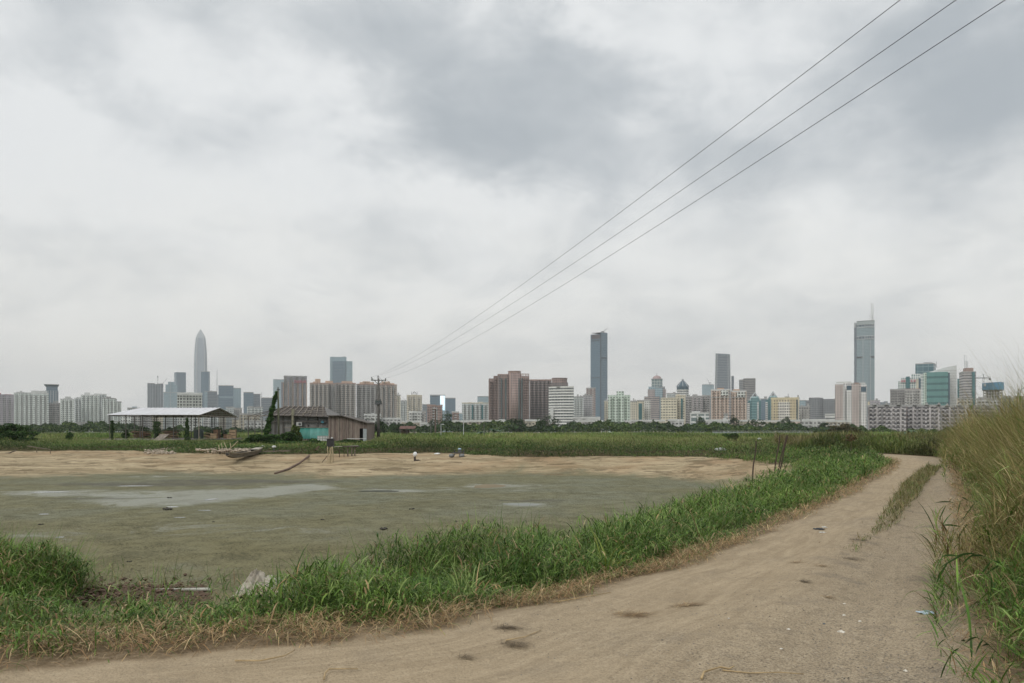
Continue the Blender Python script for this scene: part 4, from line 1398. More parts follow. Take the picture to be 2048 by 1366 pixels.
    b.mb('left_face', MB().prism([(b.X(1181), d + 10), (b.X(1201), d - 1), (b.X(1201), 18), (b.X(1181), 18)], 0, b.Z(668)), BG3)
    b.mb('right_face', MB().prism([(b.X(1201.4), d - 1), (b.X(1215), d + 9), (b.X(1215), 17), (b.X(1201.4), 17)], 0, b.Z(665.3)), BGL)
    b.mb('corner_strip', MB().box(b.X(1200.6), b.X(1202), d - 2, d - 1, 0, b.Z(668)), DRK)  # dark bar standing proud along the corner
    b.mb('top_panel', MB().prism([(b.X(1183), d + 7.4), (b.X(1199.5), d - 1.6), (b.X(1199.5), d + 1), (b.X(1183), d + 9.5)], b.Z(677), b.Z(669)), M('dark_top_panel', (.10, .09, .095), .8, .2, .1))  # dark panel lying on the face below the roof, nothing cut in
    for y, a, c in ((681, 1182, 1199), (755, 1182, 1199.5), (715.5, 1203, 1214)):
        n = 5
        for i in range(n):
            xa = a + (c - a) * (i + .15) / n
            xb = xa + (c - a) / n * (.7 if y != 681 else .98)
            yy = (d + 10 + (xa - 1181) / 20 * -11) if xa < 1201 else (d - 1 + (xa - 1201.4) / 13.6 * 10)
            b.mb('vent', MB().box(b.X(xa), b.X(xb), yy - 1.5, yy + 3, b.Z(y + .8), b.Z(y - .8)), DRK)
    b.mb('roof_edge', MB().prism([(b.X(1183), d + 10), (b.X(1201), d), (b.X(1214), d + 10), (b.X(1200), 16)], b.Z(665.3), b.Z(664.6)), DRK)
    crane('small luffing crane on the roof of the very tall dark blue slab', 1207.5, 663.5, 665.3, 1890, tilt=(1215.5, 656))
    tower(AP, 'small cream apartment tower against the right foot of the very tall blue slab', 1208.5, 1217, 802.5, 1100, CRM, bays=2)
    b = tower(AP, 'pale green white apartment tower with dark balcony columns right of the tall blue slab', 1216, 1260.5, 792, 850, GRN, 0, 16, bays=4, huts=((1233, 1248, 782.5),), hutm=GRN, proj=2.4, balc=M('green_white_render', (.52, .60, .53), .8, .15, .1))
    tower(AP, 'cream gridded block left of the teal strip tower', 1260.5, 1275, 803, 1050, FA('cream_dot', (.62, .59, .50), (.12, .13, .12), 3.2, 2.8, .45, .5), bays=0)
    b = tower(OF, 'cream tower with one wide teal glass strip up its front', 1274, 1288, 801.5, 1040, CRM, par=True)
    b.box('glass_strip', 1277.5, 1284, 807, 840, TGL, -1, 0)
    tower(AP, 'white dotted block right of the teal strip tower', 1287.5, 1301, 801, 1060, FA('white_dot', (.64, .64, .60), (.12, .13, .13), 3.2, 2.8, .45, .5), huts=((1290, 1296, 799),))
    b = Bd('domed_office_tower', 'grey stone tower stepping up to a pink dome with a thin spire', 'office tower', 1288.5, 1332, 1500, 34, 0)
    b.box('front_wing', 1288.5, 1319, 793, None, FA('pink_grey_banded', (.39, .335, .32), (.11, .125, .135), 3.6, 3.0, .94, .5), -2, 12)
    b.box('wall', 1295.5, 1332, 778.5, None, FA('pink_grey', (.40, .345, .335), (.12, .145, .15), 3.6, 2.8, .6, .5), 3)
    b.box('shoulder', 1297, 1310, 773, 779, BG2, 4, 20); b.box('shoulder', 1318, 1330, 773, 779, GOF, 4, 20); b.box('glass_front', 1310, 1325, 776, None, BG2, 0, 3)
    b.box('upper_block', 1303, 1325, 758, 778, FA('grey_green_glass', (.40, .44, .43), (.15, .21, .22), 5, 5, .8, .75), 6, 26)
    b.box('cornice', 1302, 1326, 757, 758, STL, 5, 27)
    r_ = 9.3 * b.k
    b.mb('dome', MB().lathe([(r_ * math.cos(t), b.Z(757) + 7.2 * b.kz * math.sin(t)) for t in np.linspace(0, 1.5, 8)], b.X(1314), 0, 20), M('pink_dome', (.36, .27, .26), .6, .1, .1), True)
    mast(b, 1313.6, 744.5, 751, .5, 17)
    b = Bd('round_tower', 'white round tower topped by a dark blue glass pyramid and ball', 'round tower', 1353, 1378, 1350, 22, 0)
    r_ = 11.8 * b.k
    b.mb('drum', MB().lathe([(r_, 0), (r_, b.Z(779))], 0, 0, 28), BND, False)
    b.mb('pod', MB().lathe([(r_, b.Z(779)), (r_ * 1.04, b.Z(777)), (r_ * 1.04, b.Z(773))], 0, 0, 28), DGL)
    b.mb('lower_ring', MB().lathe([(r_ * 1.08, b.Z(780)), (r_ * 1.08, b.Z(778.8))], 0, 0, 28), WRF)
    b.mb('pyramid', MB().lathe([(r_ * 1.08, b.Z(773)), (r_ * 1.02, b.Z(771)), (r_ * .34, b.Z(762)), (r_ * .10, b.Z(760))], 0, 0, 8), DGL)
    for k in range(8):
        w = k * math.pi / 4
        b.mb('pyramid_rib', MB().tube([(r_ * 1.09 * math.cos(w), r_ * 1.09 * math.sin(w), b.Z(772.8)), (r_ * 1.03 * math.cos(w), r_ * 1.03 * math.sin(w), b.Z(770.8)), (r_ * .35 * math.cos(w), r_ * .35 * math.sin(w), b.Z(761.7))], .4, 4), STL)
    b.mb('finial', MB().lathe([(r_ * .12, b.Z(760.5)), (r_ * .2, b.Z(759.5)), (r_ * .2, b.Z(758)), (.6, b.Z(757)), (.3, b.Z(755.5))], 0, 0, 12), STL)
    tower(AP, 'cream stepped apartment tower left of the round tower', 1321.5, 1354, 797, 950, FA('cream_banded', (.66, .61, .48), (.16, .16, .14), 3.2, 3.2, .7, .42), 0, 18, bays=0, huts=((1325, 1340, 795), (1340, 1353, 796)), hutm=CRF)
    b = tower(AP, 'cream slab with a teal glass strip below the round tower', 1351, 1371, 792, 960, CRM, 0, 18, bays=0, huts=((1353, 1360, 788), (1364, 1370, 790)), hutm=CRF)
    b.box('glass_strip', 1362, 1365.5, 797, 838, TGL, -1, 0)
    tower(AP, 'white grey checkered block rising behind the cream stepped tower', 1333, 1355, 787.5, 1150, WH2, bays=4, huts=((1346, 1351, 784),))
    tower(AP, 'grey balcony block right of the cream slab with teal strip', 1369, 1385, 794, 1020, GRC, bays=3)
    tower(AP, 'mauve grey apartment tower with roof hut left of the pink cream twins', 1384, 1405, 793, 1050, FA('mauve_grey', (.39, .36, .36), (.10, .11, .12), 3, 2.4, .6, .5), bays=3, huts=((1385, 1395, 788.5),))
    tower(AP, 'narrow grey apartment tower touching the left pink cream twin', 1404, 1421, 792, 1060, GRC, bays=3, huts=((1404, 1413, 789.5),))
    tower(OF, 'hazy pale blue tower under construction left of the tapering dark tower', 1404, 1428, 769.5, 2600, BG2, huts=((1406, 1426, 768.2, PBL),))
    crane('luffing crane on the hazy pale blue tower', 1418.5, 766, 769.5, 2590, tilt=(1413.5, 755.5))
    b = Bd('tapering_skyscraper', 'tall dark grey glass tower that widens downwards, lettered along its top edge', 'skyscraper', 1428, 1468, 1900, 44, 0)
    d = 22
    b.mb('shaft', MB().prism([(b.X(1427.5), -d), (b.X(1463), -d), (b.X(1463), d), (b.X(1427.5), d)], 0, [b.Z(706), b.Z(708), b.Z(708), b.Z(706)], [(b.X(1431), -d + 5), (b.X(1460.3), -d + 5), (b.X(1460.3), d - 5), (b.X(1431), d - 5)]), SLT)
    for fx in (.03, .12, .85, .97):
        xa, xb = 1427.5 + 35.5 * fx, 1431 + 29.3 * fx
        b.mb('edge_rib', MB().tube([(b.X(xa), -d - .4, 0), (b.X(xb), -d + 4.6, b.Z(708))], .8, 4), STL)
    b.box('rear_wing', 1463, 1468, 751.5, None, SLT, 12, 40)
    for i, px in enumerate((1442.5, 1447, 1450.5, 1454, 1457.2)):
        m = MB(); w = 1.2
        for a0, b0, a1, b1 in (((0, 0, 1, .2), (.4, 0, .6, 1), (0, .8, 1, 1)), ((0, 0, .25, 1), (.75, 0, 1, 1), (0, .4, 1, .6)), ((0, .75, 1, 1), (.35, 0, .65, 1)), ((0, 0, 1, .25), (0, 0, .25, 1), (0, .75, 1, 1)), ((.4, 0, .65, 1), (0, .3, 1, .5)))[i]:
            m.box(b.X(px + a0 * 2.3), b.X(px + a1 * 2.3), -d + 2.5, -d + 3.5, b.Z(711.5 - b0 * 2.6), b.Z(711.5 - b1 * 2.6))
        b.mb('sign_letter', m, PBL)
    for i, (a, c, y, h, lb) in enumerate(((1422, 1459, 780.5, ((1434, 1448, 775.5),), 'pink and cream apartment tower, left twin in front of the tapering dark tower'), (1461, 1493, 783, ((1466, 1479.5, 778),), 'pink and cream apartment tower, right twin in front of the tapering dark tower'))):
        b = tower(AP, lb, a, c, y, 900, PNK, 0, 18, bays=5, huts=tuple((*q, ORF) for q in h), hutm=WRF, proj=2.0, mat2=None, balc=M('pink_render', (.50, .41, .35), .8, .15, .1))
        b.box('white_storey', a + (20 if i == 0 else 13), c - 2, y + 1, y + 11, GRD, -2.6, -2)
        b.box('white_ledge', a, c, 794.3, 795.2, WRF, -2.7, -.4)
    tower(LB, 'white hut topped stair block at the foot of the left pink cream twin', 1448, 1456, 829, 760, LOW)
    b = tower(OF, 'brown grey louvered office tower with a narrow left wing right of the tapering tower', 1486, 1511, 757.5, 1700, FA('louvered_office', (.30, .285, .275), (.115, .12, .125), 3.8, 3, .97, .55), 16)
    tower(OF, 'narrow dark left wing of the louvered office tower', 1478, 1487.5, 760.5, 1720, GOF, huts=((1479, 1485, 759),))
    # ---- teal twins with pointed glass heads
    for i, (a, c, yt, ys, lb) in enumerate(((1495, 1522, 784, 797, 'teal glass tower with pointed diamond head, left one of the twins'), (1531, 1558, 782.5, 795.5, 'teal glass tower with pointed diamond head, right one of the twins'))):
        b = Bd('diamond_topped_tower', lb, 'office tower', a, c, 1350 + i * 40, 26, 0, 'teal twin towers')
        cx = (a + c) / 2 + 1.5
        d = 13
        b.mb('wall', MB().box(b.X(a + 1), b.X(c), -d, d, 0, b.Z(ys + 4)), TEA)
        b.mb('front_bay', MB().prism([(b.X(cx - 8), -d), (b.X(cx - 6), -d - 5), (b.X(cx + 6), -d - 5), (b.X(cx + 8), -d)], 0, b.Z(ys - 1)), FA('teal_ribbed', (.17, .30, .31), (.055, .15, .165), 4.5, 2.2, .8, .7))
        b.mb('side_panel', MB().box(b.X(a - .2), b.X(a + 4.4), -d - 1.5, -d, 0, b.Z(ys + 8)), BND)
        if i == 0: b.mb('side_panel', MB().box(b.X(cx + 4), b.X(cx + 7.5), -d - 6, -d - 5, 0, b.Z(ys + 7)), WH2)
        hd = MB()
        zt, z1, z2 = b.Z(yt), b.Z(ys - 2), b.Z(ys + 4)
        xc = b.X(cx); w = 12 * b.k
        hd.add([(xc - w, -d, z2), (xc + w, -d, z2), (xc + w, d, z2), (xc - w, d, z2), (xc - w * .55, -d * .8, z1 + 2), (xc + w * .55, -d * .8, z1 + 2), (xc + w * .55, d * .8, z1 + 2), (xc - w * .55, d * .8, z1 + 2)],
               [(0, 1, 5, 4), (1, 2, 6, 5), (2, 3, 7, 6), (3, 0, 4, 7), (4, 5, 6, 7)])
        b.mb('sloped_head', hd, TEA)
        fr = MB()
        for sx in (-1, 1):
            for sy in (-1, 1):
                fr.beam((xc + sx * w * .62, sy * d * .8, z1), (xc, 0, zt), 1.1)
                fr.beam((xc + sx * w, sy * d * 1.02, z2), (xc + sx * w * .6, sy * d * .8, z1 + 2), .9)
        b.mb('point_frame', fr, STL)
        b.mb('dark_peak', MB().add([(xc - w * .34, -d * .5, z1), (xc + w * .4, -d * .5, z1), (xc, 0, zt - 2), (xc, d * .5, z1)], [(0, 1, 2), (1, 3, 2), (3, 0, 2)]), DRK)
    tower(OF, 'plain blue grey slab between the two teal diamond topped towers', 1521, 1533, 798, 1450, BGL, huts=((1528, 1534, 793),))
    b = tower(AP, 'broad yellow cream apartment block with white window field', 1542, 1597, 797, 860, YEL, 0, 18, bays=0, huts=((1569, 1579, 792.8, GRF), (1564, 1577, 796, BGL)), hutm=YRF)
    b.box('window_field', 1556, 1580, 804, None, FA('white_window_field', (.66, .63, .58), (.085, .085, .09), 3.0, 2.3, .6, .55), -1.2, 0)
    b.box('corner_glass', 1593, 1595.3, 800, None, DGL, -.8, 0)
    for px in (1544, 1551, 1555.7, 1580.5, 1587, 1591.5): b.box('pier', px - .5, px + .5, 797.5, None, YRF, -1.6, 0)
    mast(b, 1576.5, 786, 793, .3, 9)
    tower(AP, 'narrow cream tower just right of the broad yellow cream block', 1588, 1599, 796.5, 1000, CRM, bays=2)
    tower(OF, 'small blue office block right of the broad yellow cream block', 1598, 1612, 801, 1500, BG2)
    tower(AP, 'grey white balcony block in front of the dark grey curved offices', 1597, 1620, 814, 900, LOG, bays=4, proj=1.6)
    b = Bd('curved_office_block', 'wide dark grey curved office block left of the white and pink twin tower', 'office block', 1611, 1670, 1300, 30, 0, O_GR)
    d = -15
    GD = FA('dark_grey_grid', (.235, .245, .255), (.10, .115, .13), 3.4, 2.6, .6, .55)
    b.mb('round_wing', MB().prism([(b.X(1617.5), d + 6)] + [(b.X(1617.5 + 29 * t), d + 6 - 8 * math.sin(math.pi * t)) for t in (.12, .25, .4, .6, .75, .88)] + [(b.X(1646.5), d + 6), (b.X(1646.5), 15), (b.X(1617.5), 15)], 0, b.Z(795.5)), GD)
    b.mb('wing', MB().box(b.X(1646), b.X(1670), d + 3, 15, 0, b.Z(798)), GD)
    b.mb('wing', MB().box(b.X(1611), b.X(1618), d + 8, 15, 0, b.Z(800)), GD)
    b.mb('roof_slab', MB().box(b.X(1618), b.X(1640), d + 2, 10, b.Z(795.5), b.Z(794.8)), GRF)
    for i, (a, c, y, D, mt, lb, h) in enumerate((
            (1248, 1262, 843, 700, LOG, 'small grey block right of the pale green white tower', ()), (1262, 1303, 842, 660, LOG, 'grey low block with dark balconies under the teal strip tower', ((1270, 1276, 840),)),
            (1303, 1330, 842, 640, LOB, 'beige grey low block with broken white columns under the domed tower', ((1305, 1310, 840), (1322, 1326, 841))),
            (1336, 1368, 841, 650, LOW, 'white low block with two dark window bands under the cream stepped tower', ()),
            (1380, 1418, 827, 900, FA('white_big_glass', (.62, .63, .62), (.12, .17, .17), 6, 8, .8, .7), 'white hall with large dark glass front left of the pink cream twins', ((1384, 1400, 822.5),)),
            (1410, 1460, 841.5, 640, LOW, 'long low white block below the pink cream twins', ((1446, 1453, 836),)),
            (1476, 1515, 842, 700, LOB, 'low cream block behind dark trees under the teal towers', ()), (1514, 1562, 843, 660, LOB, 'low red roofed row below the teal towers', ((1518, 1536, 841.6, REDP), (1540, 1560, 842, REDP))),
            (1576, 1600, 842, 640, PNK, 'low pink block below the broad yellow cream block', ()),
            (1604, 1652, 841, 600, LOW, 'bright white low block with two white stair columns', ((1626, 1632, 840),)),
            (1650, 1670, 830, 800, BND, 'white and blue banded low block left of the white and pink twin tower', ()),
            (1652, 1700, 843, 620, LOB, 'yellowish low block in front of the white and pink twin tower', ((1676, 1682, 841.5),)))):
        b = tower(LB, lb, a, c, y, D, mt, huts=h, hutm=WRF, bays=max(2, int((c - a) / 8)) if mt in (LOG, LOB, LOW) else 0, proj=1.3, dp=14)
        if 'stair columns' in lb:
            for px in (1627.5, 1632.5): b.box('stair_column', px - 1.3, px + 1.3, 840.5, None, WRF, -2.4, -1.4)
    # ---- white and pink twin tower
    b = Bd('twin_apartment_tower', 'tall white and pink apartment tower with dark corner glass in front of the antenna tower', 'apartment tower', 1669.5, 1733.5, 860, 26, 0)
    PW = FA('pink_white_apartment', (.52, .45, .42), (.10, .10, .105), 3, 2.7, .45, .5)
    WW = FA('bright_white_apartment', (.70, .69, .67), (.12, .12, .13), 3, 2.4, .5, .5)
    b.box('wall', 1669.5, 1686, 768, None, PW, 2); b.box('wall', 1686, 1704, 764, None, WW, 4); b.box('wall', 1703, 1722, 767, None, PW, 3); b.box('wall', 1720, 1733.5, 769, None, WW, 4)
    b.box('white_bay', 1693, 1703.5, 780, None, WW, 1, 4); b.box('white_bay', 1722, 1732.5, 784, None, WW, 1, 4); b.box('white_bay', 1686, 1690, 775, None, WW, 1, 4)
    b.box('corner_glass', 1693.5, 1703, 771, 780, DGL, 2, 4); b.box('corner_glass', 1722, 1732, 774, 784, DGL, 2, 4)
    b.box('roof_screen', 1672, 1700, 762.5, 766, WRF, 5, 7); b.box('roof_screen', 1704, 1731, 765, 768, WRF, 5, 7); b.box('roof_hut', 1690, 1702, 762, 765, GRF, 8, 16); b.box('roof_hut', 1708, 1718, 765, 768, BRF, 3, 12)
    for (a, c, y) in ((1690.2, 1693, 776), (1718, 1722, 776)):
        b.mb('balcony_stack', slab_stack(b.X(a), b.X(c), -b.dp / 2 + 4.4, -b.dp / 2 + 1.4, 3, b.Z(y), 3, 1), WRF)
    # ---- antenna tower
    b = Bd('antenna_skyscraper', 'tallest silver green tower at right with two white antennas on the roof', 'skyscraper', 1708, 1749, 2100, 46, 0)
    d = -23
    arc = [(b.X(1713 + 36 * t), d + 3.5 - 5 * math.sin(math.pi * t)) for t in np.linspace(0, 1, 9)]
    b.mb('shaft', MB().prism(arc + [(b.X(1748.6), 20), (b.X(1713), 20)], 0, b.Z(653)), SHN)
    b.mb('left_fin', MB().box(b.X(1708), b.X(1712.8), d + 6, 22, 0, b.Z(645)), M('dark_slate_glass', (.13, .16, .19), .3, .1, .05))
    b.mb('left_ledge', MB().box(b.X(1707.6), b.X(1711), d + 5, 21, b.Z(654), b.Z(643.5)), STL)
    def ring(part, y1, y0, grow, mt, dark=False):
        a2 = [(x * 1.0 + (grow if i > 4 else 0) * .3, y - grow) for i, (x, y) in enumerate(arc)]
        b.mb(part, MB().prism(a2 + [(b.X(1749), 21), (b.X(1712.9), 21)], b.Z(y0), b.Z(y1)), mt)
    ring('glass_belt', 649, 653, -.6, DGL); ring('crown', 642, 649, .8, FA('crown_panel', (.42, .46, .46), (.28, .33, .34), 4, 5, .8, .7)); ring('crown_lip', 641.4, 642, 2.2, STL)
    ring('belt_ledge', 654, 655.2, 1.2, STL)
    ring('belt_ledge', 671.5, 672.5, 1.2, STL); ring('glass_belt', 672.5, 677.6, .3, DGL); ring('belt_ledge', 677.6, 678.6, 1.2, STL)
    for yb, yt in ((653, 649), (677.6, 672.5)):
        for t in (.03, .12, .3, .45, .52, .62, .72, .82, .9, .97):
            i = t * 8; k = int(i); f = i - k
            x = arc[k][0] * (1 - f) + arc[min(k + 1, 8)][0] * f; y = arc[k][1] * (1 - f) + arc[min(k + 1, 8)][1] * f
            b.mb('belt_post', MB().box(x - .5, x + .5, y - 1.4, y - .2, b.Z(yb), b.Z(yt)), STL)
    for a0, a1 in ((0, .32), (.84, 1)):
        p0, p1 = arc[int(a0 * 8)], arc[int(round(a1 * 8))]
        b.mb('dark_bar', MB().box(p0[0], p1[0], min(p0[1], p1[1]) - .5, 0, b.Z(714.8), b.Z(712.8)), DRK)  # solid dark bar across the front, no opening
    for px in (1726, 1741): b.mb('rib', MB().box(b.X(px) - .5, b.X(px) + .5, d - 2.2, d - .6, 0, b.Z(679)), STL)
    WHS = M('white_steel', (.68, .69, .69), .5, .1, 1)
    for px, dy in ((1743.2, 4), (1746.3, 10)):
        x = b.X(px)
        b.mb('antenna', MB().tube([(x, dy, b.Z(641)), (x, dy, b.Z(620)), (x, dy, b.Z(604))], [1.9, 1.5, .9], 8), WHS)
    lt = MB()
    for y in np.arange(627, 641, 2.0):
        for px in (1739, 1743.2, 1747):
            lt.beam((b.X(px), 7, b.Z(y)), (b.X(px), 7, b.Z(y + 2)), .7)
        lt.beam((b.X(1739), 7, b.Z(y)), (b.X(1747), 7, b.Z(y)), .5).beam((b.X(1739), 7, b.Z(y)), (b.X(1743), 7, b.Z(y + 2)), .4).beam((b.X(1743), 7, b.Z(y + 2)), (b.X(1747), 7, b.Z(y)), .4)
    lt.tube([(b.X(1739), 7, b.Z(630)), (b.X(1740), 7, b.Z(626.5)), (b.X(1743), 7, b.Z(624.5))], .5, 5)
    b.mb('antenna_lattice', lt, WHS)
    tower(AP, 'small yellowish block at the foot of the antenna tower', 1735, 1741, 803, 1300, YEL); tower(AP, 'mauve block at the right foot of the antenna tower', 1740, 1760, 801.5, 1250, MAU, bays=3)
    tower(OF, 'hazy grey blue blocks low on the skyline right of the antenna tower', 1759, 1781, 804, 2600, SLT, steps=((0, .4, 804), (.4, .75, 802.5), (.75, 1, 806)), par=False)
    # ---- long grey slabs behind the reeds
    for i, (a, c, y, D, lb) in enumerate(((1734.5, 1812, 812.5, 560, 'long grey lilac apartment slab with stacked balconies and small pediments below the antenna tower'), (1815, 1880, 812.5, 570, 'long grey apartment slab with white window columns, left part behind the reed tips'),
                                          (1880, 1960, 813.5, 585, 'long apartment slab half veiled by the reed tips'), (1960, 2062, 814, 600, 'far right apartment slab behind the reeds'))):
        b = tower(AP, lb, a, c, y, D, FA('lilac_grey_slab', (.42, .395, .395), (.09, .09, .10), 2.8, 5.2, .74, .5, .9, .3, .35), 0, 13, bays=int((c - a) / 8), proj=1.5, huts=tuple((px, px + 5, y - 2.6) for px in np.arange(a + 6, c - 8, 19)), balc=M('grey_render', (.50, .48, .47), .85, .2, .3), fh=2.8)
        for px in np.arange(a + 10, c - 6, 24):
            x0_, x1_ = b.X(px), b.X(px + 9)
            z = b.Z(y) + .8
            b.mb('pediment', MB().add([(x0_, -8.3, z), (x1_, -8.3, z), ((x0_ + x1_) / 2, -8.3, z + 2), (x0_, -6.8, z), (x1_, -6.8, z), ((x0_ + x1_) / 2, -6.8, z + 2)], [(0, 1, 2), (5, 4, 3), (0, 2, 5, 3), (1, 4, 5, 2), (0, 3, 4, 1)]), GRF)
    tower(LB, 'dark recess block joining the two long grey slabs', 1811, 1816, 814, 575, DBR, par=False)
    # ---- cluster right of the antenna tower
    tower(AP, 'dark grey white checkered apartment block under the teal and white stepped tower', 1780, 1812, 779.5, 900, GRC, bays=5, huts=((1782, 1800, 778), (1804, 1811, 777)), balc=LOW, proj=2)
    tower(AP, 'grey white block with red roof edge left of the teal glass office block', 1810, 1842, 780, 880, LOG, bays=5, huts=((1811, 1841, 777.2, REDP),), proj=2)
    b = Bd('stepped_office_tower', 'white and teal stepped tower with red characters on its roof panels', 'office tower', 1796, 1842, 1200, 26, 0)
    WO = FA('white_office', (.66, .68, .66), (.10, .19, .20), 3.8, 3.0, .6, .7)
    b.box('wall', 1796, 1842, 761.5, None, WO, 3); b.box('wall', 1802, 1842, 755, 762, WO, 4, 22); b.box('upper_block', 1823, 1842, 747.5, 755, WO, 6, 24); b.box('teal_core', 1812, 1819.5, 753, None, TGL, 0, 3)
    b.box('roof_panel', 1801, 1811.8, 758, 765, WRF, 1.5, 3); b.box('roof_panel', 1820, 1832.5, 758, 765, WRF, 1.5, 3); b.box('corner_wall', 1832.5, 1837, 758, None, CRF, 1, 3); b.box('corner_glass', 1837, 1841, 757, None, DGL, .6, 3)
    for px in (1802.3, 1807.2, 1821.5, 1827.5):
        m = MB()
        for a0, b0, a1, b1 in ((0, 0, 1, .22), (0, .42, 1, .6), (0, .82, 1, 1), (.4, 0, .62, 1), (0, 0, .18, .6)):
            m.box(b.X(px + a0 * 3.6), b.X(px + a1 * 3.6), -b.dp / 2 + .9, -b.dp / 2 + 1.5, b.Z(763.6 - b0 * 4), b.Z(763.6 - b1 * 4))
        b.mb('sign_character', m, REDS)
    b = tower(OF, 'dark teal glass block with pale storey lines behind the teal and white stepped tower', 1830.5, 1872, 727.5, 1500, FA('teal_big_panel', (.24, .34, .37), (.045, .125, .155), 9.5, 9, .92, .9), -8, 30)
    b.box('roof_rail', 1848, 1866, 724, 724.8, DRK, 6, 7); mast(b, 1854, 724.5, 727.5, .4); mast(b, 1873.5, 722, 735, .4, 12)
    b = Bd('teal_office_block', 'teal glass office block with dark window bands and white stepped left face', 'office block', 1841, 1914, 1000, 30, 0)
    b.box('front_glass', 1853, 1896, 744, None, TEG, 0); b.box('dark_edge', 1896, 1899.5, 746, None, DGL, 1)
    b.box('white_wall', 1841, 1847, 746, None, WO, 3, 28); b.box('white_wall', 1846.8, 1853, 744.5, None, GRN, 1.5, 28); b.box('roof_hut', 1870, 1892, 743.2, 744.2, GRF, 6, 20)
    b.mb('sloped_wall', MB().add([(b.X(1858), 16, 0), (b.X(1914), 16, 0), (b.X(1914), 16, b.Z(728)), (b.X(1890), 16, b.Z(732)), (b.X(1858), 16, b.Z(740)), (b.X(1858), 40, 0), (b.X(1914), 40, 0), (b.X(1914), 40, b.Z(728)), (b.X(1890), 40, b.Z(732)), (b.X(1858), 40, b.Z(740))],
                                  [(0, 1, 2, 3, 4), (9, 8, 7, 6, 5), (1, 6, 7, 2), (2, 7, 8, 3), (3, 8, 9, 4), (0, 4, 9, 5)]), M('pale_stone_panel', (.60, .61, .60), .7, .08, .05))
    for y in np.arange(738, 812, 5.6):
        b.mb('joint_line', MB().box(b.X(1899.5 if y > 745 else 1872), b.X(1914.1), 15.6, 16, b.Z(y + .35), b.Z(y)), GRF)
    b = tower(OF, 'grey banded tower with a red brown hut and lattice mast on top', 1918, 1952, 744.5, 1300, FA('grey_stone_banded', (.44, .42, .41), (.115, .115, .125), 4.5, 3, .97, .45), 14, 26, huts=((1928, 1944, 735.5, BRF), (1922, 1948, 742.5, GRF)))
    b.box('teal_corner', 1939, 1944, 744.5, None, TGL, -4.4, 2); 
    m = MB()
    for px in (1928.5, 1932.5, 1935.5):
        m.beam((b.X(px), 0, b.Z(736)), (b.X(px), 0, b.Z(721 if px > 1930 else 708.5)), .55)
    m.beam((b.X(1932), 0, b.Z(721)), (b.X(1932), 0, b.Z(709)), .35)
    for y in np.arange(721, 736, 2.4): m.beam((b.X(1928.5), 0, b.Z(y)), (b.X(1935.5), 0, b.Z(y)), .4).beam((b.X(1928.5), 0, b.Z(y)), (b.X(1935.5), 0, b.Z(y + 2.4)), .3)
    b.mb('lattice_mast', m, STL)
    tower(OF, 'slim teal strip tower between the sloped wall and the grey banded tower', 1914.5, 1919, 757.5, 1350, TEA, par=False)
    # unfinished tower
    b = Bd('unfinished_tower', 'unfinished concrete tower wrapped in a blue safety net at its top', 'construction', 1964, 2008, 1100, 30, 0)
    d = 15
    fl = MB(); z = 0
    while z < b.Z(779): fl.box(b.X(1966), b.X(2006), -d, d, z, z + .9); z += 3.6
    b.mb('floor_slab', fl, GRF)
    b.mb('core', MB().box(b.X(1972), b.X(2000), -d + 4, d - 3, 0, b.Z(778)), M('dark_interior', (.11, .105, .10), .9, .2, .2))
    for px in np.arange(1967, 2006, 5.3): b.mb('column', MB().box(b.X(px) - .6, b.X(px) + .6, -d + .2, -d + 1.4, 0, b.Z(779)), GRF)
    nz0, nz1 = b.Z(779.5), b.Z(765)
    b.mb('safety_net', MB().prism([(b.X(1964), -d - 1.5), (b.X(2000), -d - 2.5), (b.X(2008), -d + 4), (b.X(2008), d), (b.X(1964), d)], nz0, [nz1 - .8, nz1 + .6, nz1, nz1, nz1]), BNET)
    m = MB()
    for px in np.arange(1964.3, 2000, 3): m.box(b.X(px) - .18, b.X(px) + .18, -d - 3, -d - 1.4, nz0, nz1 + .6)
    b.mb('net_frame', m, M('net_frame_blue', (.08, .20, .31), .7, .1, 1))
    for px in (1967, 1969.6): b.mb('white_panel', MB().box(b.X(px + .4), b.X(px + 2.3), -d - 3.1, -d - 2.7, b.Z(772.5), b.Z(767)), WRF)
    crane('tower crane with long horizontal jib above the unfinished tower', 1967, 755.5, 765, 1095, jib=(1954, 1979.5))
    for i, (a, c, y, lb, h) in enumerate(((1914, 1945, 798, 'beige mid rise below the grey banded tower', ((1916, 1922, 796), (1936, 1942, 796))), (1953, 1976, 798.5, 'white mid rise left of the unfinished tower foot', ((1956, 1972, 794),)), (1976, 2000, 800, 'white mid rise in front of the unfinished tower foot', ((1980, 1986, 798),)),
                                          (1999, 2029, 797, 'grey white mid rise with broad roof right of the unfinished tower', ((2006, 2022, 791.5),)), (2028, 2060, 794, 'cream mid rise cut by the right edge of the photo', ((2032, 2040, 792.6),)))):
        tower(AP, lb, a, c, y, 760 + 8 * i, (LOB, LOW, LOW, LOG, YEL)[i], 0, 14, bays=4, proj=1.6, huts=h)


build_city()
# ------------------------------------------------------------------ foliage
TREEG = [(.030, .060, .022), (.022, .045, .018), (.042, .075, .026), (.055, .085, .030)]
BUSHG = [(.040, .090, .022), (.028, .065, .018), (.060, .115, .028), (.080, .13, .035), (.022, .05, .016)]


